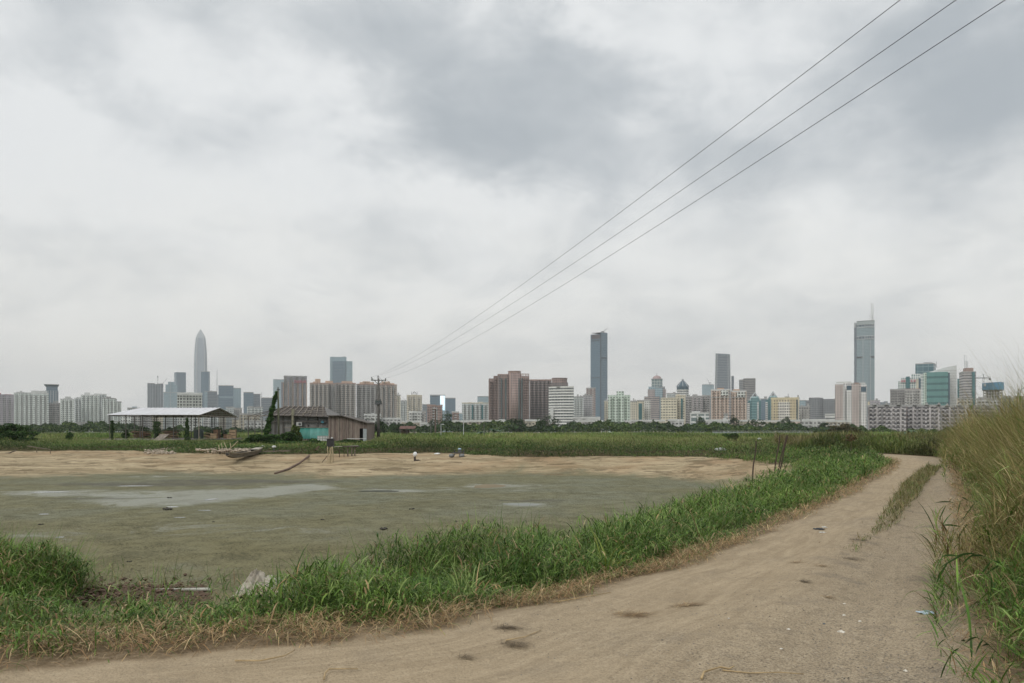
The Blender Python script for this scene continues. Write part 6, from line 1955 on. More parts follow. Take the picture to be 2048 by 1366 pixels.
    o = MB().box(-1.3, 1.3, -.15, .15, 0, .07).build('white_plank', WRF); o.location = ((713 - 1024) / F * 108, 108, zat(-21, 108) + .6); tag(o, 'long pale plank lying in the weeds under the board shed door', 'plank')
    # far roofed hut in the field
    q = W(815, 870, 260)
    e = empty('field_hut', (q.x, 260, 0), 0, 'low rusty roofed field hut beyond the grass right of the utility pole', 'hut')
    slab(MB(), [(-2.6, -1.5, 2.4), (2.6, -1.5, 2.4), (2.6, 1.8, 3.3), (-2.6, 1.8, 3.3)], .1).build('roof', M('rust_sheet', (.13, .07, .055), .9, .3, 1), e)
    for xx, yy in ((-2.3, -1.2), (2.3, -1.2), (-2.3, 1.5), (2.3, 1.5), (0, -1.2)): MB().box(xx - .08, xx + .08, yy - .08, yy + .08, 0, 2.7).build('post', PST, e)
    MB().box(-2.3, .4, 1.4, 1.5, 0, 2).build('wall', WD[2], e)
    # river wall between field and wood
    x0, x1 = (1425 - 1024) / F * 385, (1625 - 1024) / F * 385
    e = empty('river_wall', ((x0 + x1) / 2, 385, 0), 0, 'long grey wall with a rail at the far end of the field', 'wall')
    MB().box(x0 - (x0 + x1) / 2, (x1 - x0) / 2, 0, .5, 0, 1.25).build('wall', M('blue_grey_concrete', (.26, .29, .30), .8, .15, .2), e)
    MB().box(x0 - (x0 + x1) / 2, (x1 - x0) / 2, -.05, .1, 1.6, 1.72).build('rail', GRF, e)
    for i in range(25): MB().box(-(x1 - x0) / 2 + i * 2.0, -(x1 - x0) / 2 + i * 2.0 + .1, -.02, .08, 1.25, 1.6).build('rail_post', GRF, e)


def catenary(a, b, sag, n=48):
    a, b = Vector(a), Vector(b)
    return [a.lerp(b, i / n) - Vector((0, 0, sag * 4 * (i / n) * (1 - i / n))) for i in range(n + 1)]


def build_poles():
    CONC = M('grey_pole_concrete', (.12, .115, .105), .9, .3, 1.5)
    D = 133.0
    k = D / F
    q = W(757, 862, D)
    top = CH + (HY - 757) * k
    e = empty('utility_pole', (q.x, D, 0), R(-8), 'utility pole with crossarm, three insulators and a box halfway up', 'utility pole')
    MB().tube([(0, 0, -.3), (0, 0, top)], [.26, .15], 14).build('pole', CONC, e, True)
    za = CH + (HY - 760.5) * k
    MB().box(-1.25, 1.3, -.09, .09, za - .07, za + .07).build('crossarm', DRK, e)
    for s_ in (-1, 1): MB().beam((s_ * .75, 0, za), (0, 0, za - .8), .06).build('brace', DRK, e)
    INS = M('dark_insulator', (.035, .03, .028), .35, .2, 5)
    pts = []
    for x, zz in ((-1.2, za + .05), (-.08, top), (1.2, za - .15)):
        MB().lathe([(.04, zz), (.10, zz + .10), (.05, zz + .16), (.11, zz + .22), (.05, zz + .28), (.12, zz + .36), (.04, zz + .46), (.02, zz + .52)], x, 0, 10).build('insulator', INS, e, True)
        r_ = R(-8)
        pts.append(Vector((q.x + x * math.cos(r_), D + x * math.sin(r_), zz + .5)))
    MB().lathe([(.12, za - .02), (.16, za + .25), (.10, za + .35)], -1.05, -.1, 10).build('surge_arrester', M('grey_porcelain', (.38, .40, .38), .4, .1, 3), e, True)
    MB().lathe([(.07, za - .5), (.10, za - .15)], 1.05, -.1, 10).build('surge_arrester', M('grey_porcelain', (.38, .40, .38), .4, .1, 3), e, True)
    zb = CH + (HY - 809) * k
    MB().box(-.52, .52, -.45, .35, zb, zb + .32).build('platform', DRK, e)
    MB().box(-.45, .45, -.4, .3, zb + .32, zb + .62).build('transformer_box', M('dark_green_grey', (.06, .08, .075), .6, .2, 2), e)
    for x in (-.38, 0, .38): MB().lathe([(.07, zb + .6), (.09, zb + .75), (.05, zb + .9)], x, -.1, 8).build('bushing', INS, e, True)
    MB().tube([(-.2, -.28, zb + .6), (-.25, -.25, zb + 2.5), (-1.0, 0, za - .2)], .02, 5).build('drop_cable', DRK, e)
    # three spans coming over the viewer
    WIR = M('black_wire', (.02, .02, .022), .6, .1, 3)
    ends = [((1800, 0), 17.4), ((1912, 0), 16.3), ((2010, 0), 15.4)]
    lab = ('upper power line crossing the sky to the top right', 'middle power line crossing the sky to the top right', 'lower power line crossing the sky to the top right')
    for i, (p0, ((px, py), Y)) in enumerate(zip(pts, ends)):
        b = W(px, py, Y)
        dirn = Vector((b.x - p0.x, b.y - p0.y, 0))
        T = 1.28
        end = Vector((p0.x + dirn.x * T, p0.y + dirn.y * T, 0))
        t = 1 / T
        sag = 1.9
        # the wire passes through b
        ez = (b.z + sag * 4 * t * (1 - t) - p0.z * (1 - t)) / t
        end.z = ez
        o = MB().tube(catenary(p0, end, sag, 160), .008, 5).build('power_line', WIR)
        tag(o, lab[i], 'power line', 'power lines over the pond')
    # second pole far beyond
    D2 = 330.0
    q2 = W(871, 862, D2)
    t2 = CH + (HY - 818) * D2 / F
    e = empty('utility_pole', (q2.x, D2, 0), 0, 'distant brown pole in front of the red brown tower', 'utility pole')
    MB().tube([(0, 0, 0), (0, 0, t2)], [.36, .26], 10).build('pole', M('brown_pole', (.12, .085, .07), .9, .3, 1), e)
    MB().box(-1.2, 1.2, -.1, .1, t2 - .6, t2 - .4).build('crossarm', DRK, e)
    for s_ in (-1.1, 1.1): MB().lathe([(.08, t2 - .4), (.14, t2 - .2), (.06, t2)], s_, 0, 8).build('insulator', INS, e)
    for i, x in enumerate((-1.1, 0, 1.1)):
        o = MB().tube(catenary(pts[i], (q2.x + x, D2, t2), 3.5, 40), .014, 4).build('far_power_line', WIR)
        tag(o, ('left', 'middle', 'right')[i] + ' wire of the far span running from the utility pole to the distant brown pole', 'power line', 'power lines of the far span')
    for px, yt, D, mt, lb in ((861.5, 838, 300, CONC, 'short dark pole left of the distant brown pole'), (927, 840, 210, STL, 'slim pale lamp post in the field'), (968, 843, 180, CONC, 'dark slim post behind the banana plants'), (882, 848, 210, STL, 'thin pale post beside the distant brown pole')):
        q = W(px, 862, D)
        h = CH + (HY - yt) * D / F
        e = empty('field_post', (q.x, D, 0), 0, lb, 'post', 'posts in the field')
        MB().tube([(0, 0, 0), (0, 0, h)], [.10 * D / 200, .07 * D / 200], 8).build('pole', mt, e)
        MB().box(-.02, .7, -.07, .07, h - .1, h + .02).build('arm', mt, e)
        MB().box(.35, .85, -.1, .1, h - .18, h - .1).build('lamp_head', WRF if mt is STL else DRK, e)
    # concrete post with a leaning vine covered post
    D = 124.0
    k = D / F
    q = W(556, 862, D)
    e = empty('concrete_post', (q.x, D, 0), 0, 'mossy concrete post standing beside the leaning vine covered post', 'post')
    h = CH + (HY - 777) * k
    MB().tube([(.15, 0, -.2), (0, 0, h)], [.17, .12], 10).build('pole', M('mossy_pole', (.115, .12, .075), .9, .3, 1.2), e, True)
    MB().box(-.18, .3, -.12, .12, h - .25, h - .12).build('bracket', DRK, e); MB().lathe([(.04, h), (.1, h + .1), (.04, h + .22)], 0, 0, 8).build('insulator', INS, e)
    a = W(529, 872, D - 1); b = W(553.5, 783, D)
    e = empty('vine_covered_post', (a.x, a.y, 0), 0, 'leaning post thickly covered in green vines beside the concrete post', 'vine')
    dv = Vector((b.x - a.x, b.y - a.y, b.z))
    MB().tube([(0, 0, -.2), tuple(dv)], [.12, .09], 8).build('post', BARK, e)
    n = 5200
    t = rng.uniform(0, 1, n) ** 1.1
    bow = np.sin(np.pi * t) * .35
    rad = (.60 - .35 * t) * (1 + .3 * np.sin(t * 31) + .2 * np.sin(t * 57 + 1)) * np.sqrt(rng.uniform(0, 1, n))
    an = rng.uniform(0, 6.3, n)
    C = np.outer(t, np.array(dv)) + np.stack([np.cos(an) * rad - bow * .2, np.sin(an) * rad, -bow * .3 + rng.normal(0, .05, n)], 1)
    leaves('foliage', C, np.full(n, .13), pick([(.035, .085, .018), (.05, .12, .022), (.025, .06, .015), (.07, .14, .03)], n, .2), e)


def build_pond_things():
    BAM = M('pale_bamboo', (.40, .33, .21), .7, .25, 3); BAD = M('dark_bamboo', (.055, .036, .024), .85, .3, 3)
    WOD = M('weathered_hull', (.135, .115, .085), .85, .3, 2, 0, (1, .3, 3)); WDI = M('dark_hull_inside', (.065, .052, .042), .9, .3, 2)
    # boat
    bow, stern = hit(455, 919), hit(519, 905)
    st = Vector((stern.x, bow.y + 7.6, 0)); st.x = (519 - 1024) / F * st.y; st.z = zat(st.x, st.y)
    L = (Vector((st.x - bow.x, st.y - bow.y, 0))).length
    ang = math.atan2(st.y - bow.y, st.x - bow.x)
    e = empty('wooden_boat', (bow.x, bow.y, bow.z - .02), ang, 'old narrow wooden boat lying beached on the sand with its bow to the pond', 'boat')
    tilt = math.atan2(st.z + .12 - bow.z, L)
    secs = []
    n = 13
    for i in range(n):
        t = i / (n - 1)
        x = L * t
        w = .50 * math.sin(math.pi * min(1, .12 + t * .62)) * (1 if t < .8 else 1 - (t - .8) * 1.1)
        zb = .30 * (1 - min(1, t / .22)) ** 1.6 + .10 * max(0, (t - .8) / .2)
        zt = .36 + .18 * (1 - min(1, t / .35)) ** 2 + .10 * max(0, (t - .75) / .25)
        secs.append([(x, -w, zt), (x, -w * .78, zb + .03), (x, 0, zb), (x, w * .78, zb + .03), (x, w, zt), (x, w - .06, zt), (x, w * .7, zb + .09), (x, 0, zb + .06), (x, -w * .7, zb + .09), (x, -w + .06, zt)])
    rot = lambda p: (p[0] * math.cos(tilt) - p[2] * math.sin(tilt), p[1], p[0] * math.sin(tilt) + p[2] * math.cos(tilt))
    vs = [rot(p) for s_ in secs for p in s_]
    out, inn = [], []
    for i in range(n - 1):
        for j in range(10):
            f = (i * 10 + j, i * 10 + (j + 1) % 10, (i + 1) * 10 + (j + 1) % 10, (i + 1) * 10 + j)
            (out if j < 4 or j in (4, 9) else inn).append(f)
    out += [tuple(range(9, -1, -1)), tuple(range((n - 1) * 10, n * 10))]
    MB().add(vs, out).build('hull', WOD, e); MB().add(vs, inn).build('inner_planking', WDI, e)
    for s_ in (-1, 1): MB().tube([rot((s2[0][0], s_ * (abs(s2[0][1]) + .02), s2[0][2] + .015)) for s2 in secs], .035, 5).build('gunwale', M('worn_gunwale', (.22, .18, .12), .8, .3, 2), e)
    for t in (.35, .6):
        MB().add([rot(p) for p in ((L * t, -.4, .31), (L * t + .22, -.4, .31), (L * t + .22, .4, .31), (L * t, .4, .31), (L * t, -.4, .35), (L * t + .22, -.4, .35), (L * t + .22, .4, .35), (L * t, .4, .35))], [(0, 3, 2, 1), (4, 5, 6, 7), (0, 1, 5, 4), (1, 2, 6, 5), (2, 3, 7, 6), (3, 0, 4, 7)]).build('thwart', WOD, e)
    MB().add([rot(p) for p in ((L * .84, -.36, .40), (L, -.29, .47), (L, .29, .47), (L * .84, .36, .40), (L * .84, -.36, .44), (L, -.29, .51), (L, .29, .51), (L * .84, .36, .44))], [(0, 3, 2, 1), (4, 5, 6, 7), (0, 1, 5, 4), (1, 2, 6, 5), (2, 3, 7, 6), (3, 0, 4, 7)]).build('stern_deck', M('pale_deck', (.36, .33, .28), .8, .2, 2), e)
    # rubble below the weeds
    ST = M('pale_rubble', (.38, .32, .25), .9, .3, 3)
    V, Fc = [], []
    def stone(m, x, y, z, s):
        base = [(0, 0, 1), (1, 0, 0), (0, 1, 0), (-1, 0, 0), (0, -1, 0), (0, 0, -1), (.7, .7, .4), (-.7, .7, .3), (-.7, -.7, .4), (.7, -.7, .3)]
        vs = [(x + p[0] * s * random.uniform(.7, 1.2), y + p[1] * s * random.uniform(.7, 1.2), z + p[2] * s * random.uniform(.45, .8)) for p in base]
        m.add(vs, [(0, 9, 6), (0, 6, 7), (0, 7, 8), (0, 8, 9), (9, 1, 6), (6, 2, 7), (7, 3, 8), (8, 4, 9), (1, 5, 2, 6), (2, 5, 3, 7), (3, 5, 4, 8), (4, 5, 1, 9)])
    m = MB()
    px = np.array([random.choice((random.uniform(288, 352), random.uniform(390, 490), random.uniform(440, 500))) for i in range(750)])
    for q in hits(px, rng.uniform(899, 909, 750)):
        stone(m, q[0], q[1], q[2] + random.uniform(0, .16), random.uniform(.05, .16))
    tag(m.build('rubble', ST), 'band of pale broken rubble between the sand and the weeds left of the boat', 'rubble', kind='stuff')
    # stick rack
    q = hit(452, 906)
    e = empty('stick_rack', (q.x, q.y, q.z), 0, 'rack of slanting white sticks on a dark board above the rubble', 'rack')
    kk = q.y / F
    for dx0, dy0, dx1, dy1 in ((-12, 8, -18, -8), (-6, 4, -13, -12), (3, 3, -7, -13), (11, 5, 5, -12), (2, 4, 16, -10), (4, 3, 21, -16)):
        MB().tube([(dx0 * kk, 0, (8 - dy0) * kk), (dx1 * kk, .4, (8 - dy1) * kk)], .028, 5).build('stick', BAM, e)
    MB().box(-14 * kk, 10 * kk, -.25, .25, .12, .2).build('board', M('dark_plum_board', (.09, .06, .065), .9, .2, 2), e)
    MB().box(-13 * kk, -12 * kk, -.2, .2, -.1, .12).build('foot', WOD, e); MB().box(8 * kk, 9 * kk, -.2, .2, -.1, .12).build('foot', WOD, e)
    # feeders and scraps right of the boat
    for px, py, lb in ((525.5, 906, 'small white capped floater on a dark stand nearest the boat stern'), (548, 907, 'small white capped floater on a dark stand right of the first one')):
        q = hit(px, py)
        e = empty('feeder_stand', (q.x, q.y, q.z), 0, lb, 'feeder', 'white capped stands')
        MB().tube([(0, 0, 0), (0, 0, .55)], .06, 6).build('stand', DRK, e); MB().lathe([(.06, .5), (.2, .55), (.18, .66), (.05, .72)], 0, 0, 12).build('cap', WRF, e, True)
    for px, py, s, lb in ((529, 909.5, .5, 'dark flat board lying by the boat stern'), (551, 909, .35, 'dark box shaped scrap on the sand right of the boat'), (540, 904, .55, 'grey plank scrap on the bank right of the boat'), (566, 903, .6, 'thin grey board at the foot of the bushes')):
        q = hit(px, py)
        m = MB().add([(-s, -.2, 0), (s, -.15, 0), (s * .9, .2, 0), (-s * .9, .16, 0), (-s, -.2, .10), (s, -.15, .13), (s * .9, .2, .12), (-s * .9, .16, .09)], [(0, 3, 2, 1), (4, 5, 6, 7), (0, 1, 5, 4), (1, 2, 6, 5), (2, 3, 7, 6), (3, 0, 4, 7)])
        o = m.build('scrap_board', WDI if 'dark' in lb else WOD); o.location = (q.x, q.y, q.z); o.rotation_euler = (0, 0, random.uniform(-.5, .5)); tag(o, lb, 'board', 'scrap boards on the bank')
    # long curved pipe down to the mud
    pts = []
    for px, py in ((550, 948.5), (575, 940.5), (597, 929), (612, 918), (625, 906)):
        q = hit(px, py); pts.append(Vector((q.x, q.y, q.z + .06)))
    q = hit(630, 903); pts.append(Vector(((637.5 - 1024) / F * q.y, q.y, CH + (HY - 893) / F * q.y)))
    tag(MB().tube(pts, [.09, .09, .085, .085, .08, .07], 8).build('drain_pipe', M('rusty_brown_pipe', (.14, .095, .07), .8, .3, 2), None, True), 'long curved brown pipe running down the sand to the mud', 'pipe')
    # black box on stilts
    q = hit(661, 924)
    kk = q.y / F
    e = empty('control_box', (q.x, q.y, q.z), 0, 'black box on crooked bamboo stilts standing on the sand', 'box on stilts')
    h0, h1 = (924 - 893.5) * kk, (924 - 878.5) * kk
    MB().box(-6.4 * kk, 6.4 * kk, -.22, .22, h0, h1).build('box', M('black_plastic', (.016, .016, .018), .5, .2, 3), e)
    MB().box(-6.8 * kk, 6.8 * kk, -.25, .25, h1, h1 + .05).build('lid', M('black_plastic', (.016, .016, .018), .5, .2, 3), e)
    MB().lathe([(.07, h1 + .05), (.09, h1 + .10), (.04, h1 + .17)], 3 * kk, 0, 10).build('white_cap', WRF, e, True)
    for a, c in (((-4.5, -.2), (-5, -.2)), ((-1.5, -.2), (2, -.15)), ((3, -.2), (4.5, -.2)), ((-2, .2), (-3.5, .2)), ((1, .2), (-3, .15)), ((4.5, .2), (2.5, .2))):
        MB().tube([(a[0] * kk, a[1], -.1), ((a[0] + c[0]) / 2 * kk + .03, a[1], h0 * .55), (c[0] * kk, c[1], h0 + .03)], [.045, .035, .04], 6).build('leg', BAM, e)
    MB().tube([(-14 * kk, -.5, -.02), (-4 * kk, 0, h0 * .5)], .025, 5).build('brace', BAD, e)
    # plank walkway
    q2 = hit(700, 904)
    kk = 66.0 / F
    yy = 69.0; kk = yy / F
    x0, x1 = (668 - 1024) * kk, (716 - 1024) * kk
    z0, z1 = CH + (HY - 893) * kk, CH + (HY - 890.5) * kk
    e = empty('plank_walkway', (x0, yy, 0), 0, 'narrow plank walkway on thin stakes right of the black box', 'walkway')
    MB().add([(0, -.2, z0 - .05), (x1 - x0, -.2, z1 - .05), (x1 - x0, .2, z1 - .05), (0, .2, z0 - .05), (0, -.2, z0), (x1 - x0, -.2, z1), (x1 - x0, .2, z1), (0, .2, z0)], [(0, 3, 2, 1), (4, 5, 6, 7), (0, 1, 5, 4), (1, 2, 6, 5), (2, 3, 7, 6), (3, 0, 4, 7)]).build('plank', M('grey_plank', (.33, .31, .27), .85, .25, 2), e)
    MB().box(x1 - x0 - 1.3, x1 - x0 + .1, -.3, .3, z1 - .16, z1 - .055).build('end_board', WDI, e)
    for px in (679.5, 688.5, 696, 704, 710):
        xx = (px - 1024) * kk
        MB().tube([(xx - x0, -.1, zat(xx, yy) - .1), (xx - x0, -.1, z0 - .04)], .03 if px < 690 else .07, 6).build('stake', BAD if px < 690 else WOD, e)
    o = MB(); stone(o, 0, 0, .08, .2); o = o.build('white_stone', WRF); q = hit(698, 907); o.location = q; tag(o, 'small white lump under the plank walkway', 'stone')
    # pump pipe with white bag
    q = hit(830, 922); kk = q.y / F
    e = empty('pump_outlet', (q.x, q.y, q.z), 0, 'dark upright pump pipe wrapped in a white plastic bag on the sand', 'pump')
    MB().tube([(0, 0, -.05), (-.02, 0, .3), (.0, 0, 12 * kk)], [.10, .09, .07], 8).build('pipe', WDI, e)
    MB().tube([(0, 0, .04), (.3, -.1, .08), (.5, .05, .02)], [.07, .06, .03], 6).build('hose', WDI, e)
    sb = bmesh_ball(.17, 2, 3.1)
    o = sb.build('bag', M('white_plastic_bag', (.72, .74, .74), .35, .12, 6), e, True); o.location = (0, 0, 13.5 * kk); o.scale = (1, .9, 1.15)
    # dark drag marks: raised muddy streaks
    # paddle aerator
    q = hit(916, 915); kk = q.y / F
    e = empty('paddle_aerator', (q.x, q.y, q.z), 0, 'paddle wheel aerator with two grey floats and a blue capped motor on the sand', 'aerator')
    FL = M('grey_float', (.17, .175, .18), .5, .25, 3)
    for dx, dz in ((-12.5, 0), (7.5, -.08)):
        MB().lathe([(.06, .0), (.22, .05), (.25, .18), (.2, .3), (.05, .33)], dx * kk, -.1, 14).build('float', FL, e, True)
    MB().tube([(-12 * kk, 0, .38), (13 * kk, .1, .52)], .035, 6).build('shaft', DRK, e)
    for dx in (-7, 11):
        for j in range(6):
            w = j * math.pi / 3
            MB().beam((dx * kk, 0, .45), (dx * kk + .02, .25 * math.cos(w), .45 + .25 * math.sin(w)), .06).build('paddle', DRK, e)
    MB().box(.0, .28, -.12, .12, .40, .68).build('motor', DRK, e); MB().lathe([(.14, .68), (.15, .74), (.08, .80)], .14, 0, 12).build('motor_cap', M('blue_grey_cap', (.33, .45, .55), .5, .1, 3), e, True)
    MB().box(-.3, .2, -.3, .3, .30, .36).build('frame', WOD, e)
    for px, py, s, lb in ((874, 912, .2, 'small white bag at the foot of the bank grass left of the aerator'), (1441, 903, .34, 'white rag caught on the bank grass at centre right')):
        q = hit(px, py - 4)
        if px > 1000: q = Vector(((px - 1024) / F * 66, 66, CH + (HY - 897) / F * 66 - .1))
        o = bmesh_ball(s, 2, px).build('white_rag', M('white_plastic_bag', (.72, .74, .74), .35, .12, 6), None, True); o.location = q; o.scale = (1.4, .7, .5); tag(o, lb, 'rag')
    q = W(1519, 881, 90)
    o = bmesh_ball(.18, 2, 5).build('white_rag', WRF, None, True); o.location = (q.x, 90, .75); o.scale = (1.3, .6, .6); tag(o, 'tiny pale rag in the field left of the thin stakes', 'rag')
    # thin dark stakes at the right end of the pond
    for (bx, by), (tx, ty), lb in (((1502, 974), (1512.5, 882), 'leftmost thin dark stake, standing alone at the right end of the pond'), ((1546.5, 964), (1560, 870), 'second thin dark stake from the left'), ((1552, 961), (1573, 871), 'left one of the two crossing leaning stakes'), ((1557, 960), (1575.5, 869), 'right one of the two crossing leaning stakes')):
        D = {1502: 41.5, 1546.5: 44.5, 1552: 45.2, 1557: 45.6}[bx]
        a, b = W(bx, by, D), W(tx, ty, D + .5)
        a = Vector(((bx - 1024) / F * D, D, zat((bx - 1024) / F * D, D) - .1))
        pts = [a.lerp(b, t) + Vector((.02 * math.sin(t * 9 + bx), 0, 0)) for t in np.linspace(0, 1, 9)]
        tag(MB().tube(pts, [.045 - .014 * i / 8 for i in range(9)], 6).build('bamboo_stake', BAD), lb, 'stake', 'thin stakes at the end of the pond')
    # driftwood and gate stick at far left
    for pts_, r_, lb in ((((55, 892), (78, 896), (100, 899)), .05, 'long thin brown pole lying slanted on the weeds at far left'), (((74, 894.5), (73.5, 905)), .035, 'left short stick holding up the slanted brown pole'), (((100.5, 899), (101, 910)), .035, 'right short stick holding up the slanted brown pole'), (((0, 908), (18, 906), (32, 901)), .06, 'curved branch lying on the sand at the far left edge')):
        q = hit(pts_[0][0], 907)
        pp = [Vector(((px - 1024) / F * q.y, q.y, CH + (HY - py) / F * q.y)) for px, py in pts_]
        tag(MB().tube(pp, r_, 6).build('stick', WOD), lb, 'stick', 'sticks on the left bank')
    # dark lumps on the mud
    CL = M('dark_mud_clod', (.045, .04, .03), .8, .3, 6)
    for px, py, s, lb in ((333, 1019, .26, 'largest dark lump on the mud near the pale silt tongue'), (768, 1057, .15, 'dark lump on the mud left of centre'), (645, 1038.5, .08, 'small dark lump on the mud left of the pair'), (824, 1017.5, .13, 'dark lump on the mud right of centre'), (80, 1048.5, .10, 'small dark lump on the mud at far left'),
                          (340, 995, .12, 'small dark lump in the middle of the pale silt'), (912, 1041, .08, 'tiny dark lump on the mud below the brown puddle'), (258, 1122, .07, 'tiny dark lump on the near mud at left'), (428, 1042, .07, 'tiny dark lump on the mud below the silt tongue'), (1000, 1155 - 90, .05, 'tiny pale dark speck of mud near the verge at centre')):
        D = (CH - MUDZ) * F / (py - HY)
        x = (px - 1024) / F * D
        m = MB()
        for j in range(5): stone(m, random.gauss(0, s * .4), random.gauss(0, s * .4), s * .15, s * random.uniform(.2, .5))
        o = m.build('mud_clod', CL); o.location = (x, D, zat(x, D)); tag(o, lb, 'mud lump', 'dark lumps on the mud')
    # puddles
    def puddle(name, px, py, a, b, mt, lb, seed):
        D = (CH - MUDZ) * F / (py - HY)
        X0 = (px - 1024) / F * D
        ax_, by_ = a / F * D, b * D * D / (F * (CH - MUDZ))
        pts = []
        for j in range(40):
            w = j * 2 * math.pi / 40
            r_ = 1 + .16 * math.sin(2 * w + seed) + .1 * math.sin(3 * w + seed * 2) + .05 * math.sin(7 * w)
            pts.append((X0 + ax_ * r_ * math.cos(w), D + by_ * r_ * math.sin(w)))
        zz = max(zat(x, y) for x, y in pts[::4] + [(X0, D)]) + .004
        o = MB().add([(x, y, zz) for x, y in pts], [tuple(range(40))]).build(name, mt)
        tag(o, kind='structure')
    def wat(nm, c, r=.06):
        m, nt, p = mat_new(nm)
        nn = noi(nt, coord(nt), .8, 4)
        setp(nt, p, 'Base Color', mixc(nt, nn.ss(.3, .7), tuple(q * .8 for q in c), c)); p.inputs['Roughness'].default_value = r
        return m
    puddle('puddle', 978, 971.5, 27, 4.2, wat('brown_water', (.20, .155, .085), .85), '', 1); puddle('puddle', 760, 981.5, 36, 1.7, wat('dark_green_water', (.030, .034, .014), .8), '', 2)
    puddle('puddle', 1045, 1007.5, 34, 2.6, wat('grey_water', (.22, .23, .20), .5), '', 3)
    pw = wat('silty_water', (.17, .18, .16), .12)
    for a in ((88, 1026.5, 11, .8, 4), (120, 1073, 9, .8, 5), (422, 998, 10, 1.8, 6), (100, 983, 30, 1.5, 7), (360, 1034, 10, .7, 8), (410, 1020, 12, .8, 2), (270, 971, 30, .9, 1), (345, 1013, 12, 1.0, 3)):
        puddle('puddle', a[0], a[1], a[2], a[3], pw, '', a[4])


def bmesh_ball(r, sub, seed):
    """crumpled ball"""
    import bmesh
    bm = bmesh.new()
    bmesh.ops.create_icosphere(bm, subdivisions=sub + 1, radius=r)
    for v in bm.verts:
        n = mnoise.noise(v.co * (2.2 / r) + Vector((seed, 0, 0)))
        v.co *= 1 + .38 * n
    m = MB()
    bm.verts.index_update()
    m.add([tuple(v.co) for v in bm.verts], [tuple(v.index for v in f.verts) for f in bm.faces])
    bm.free()
    return m


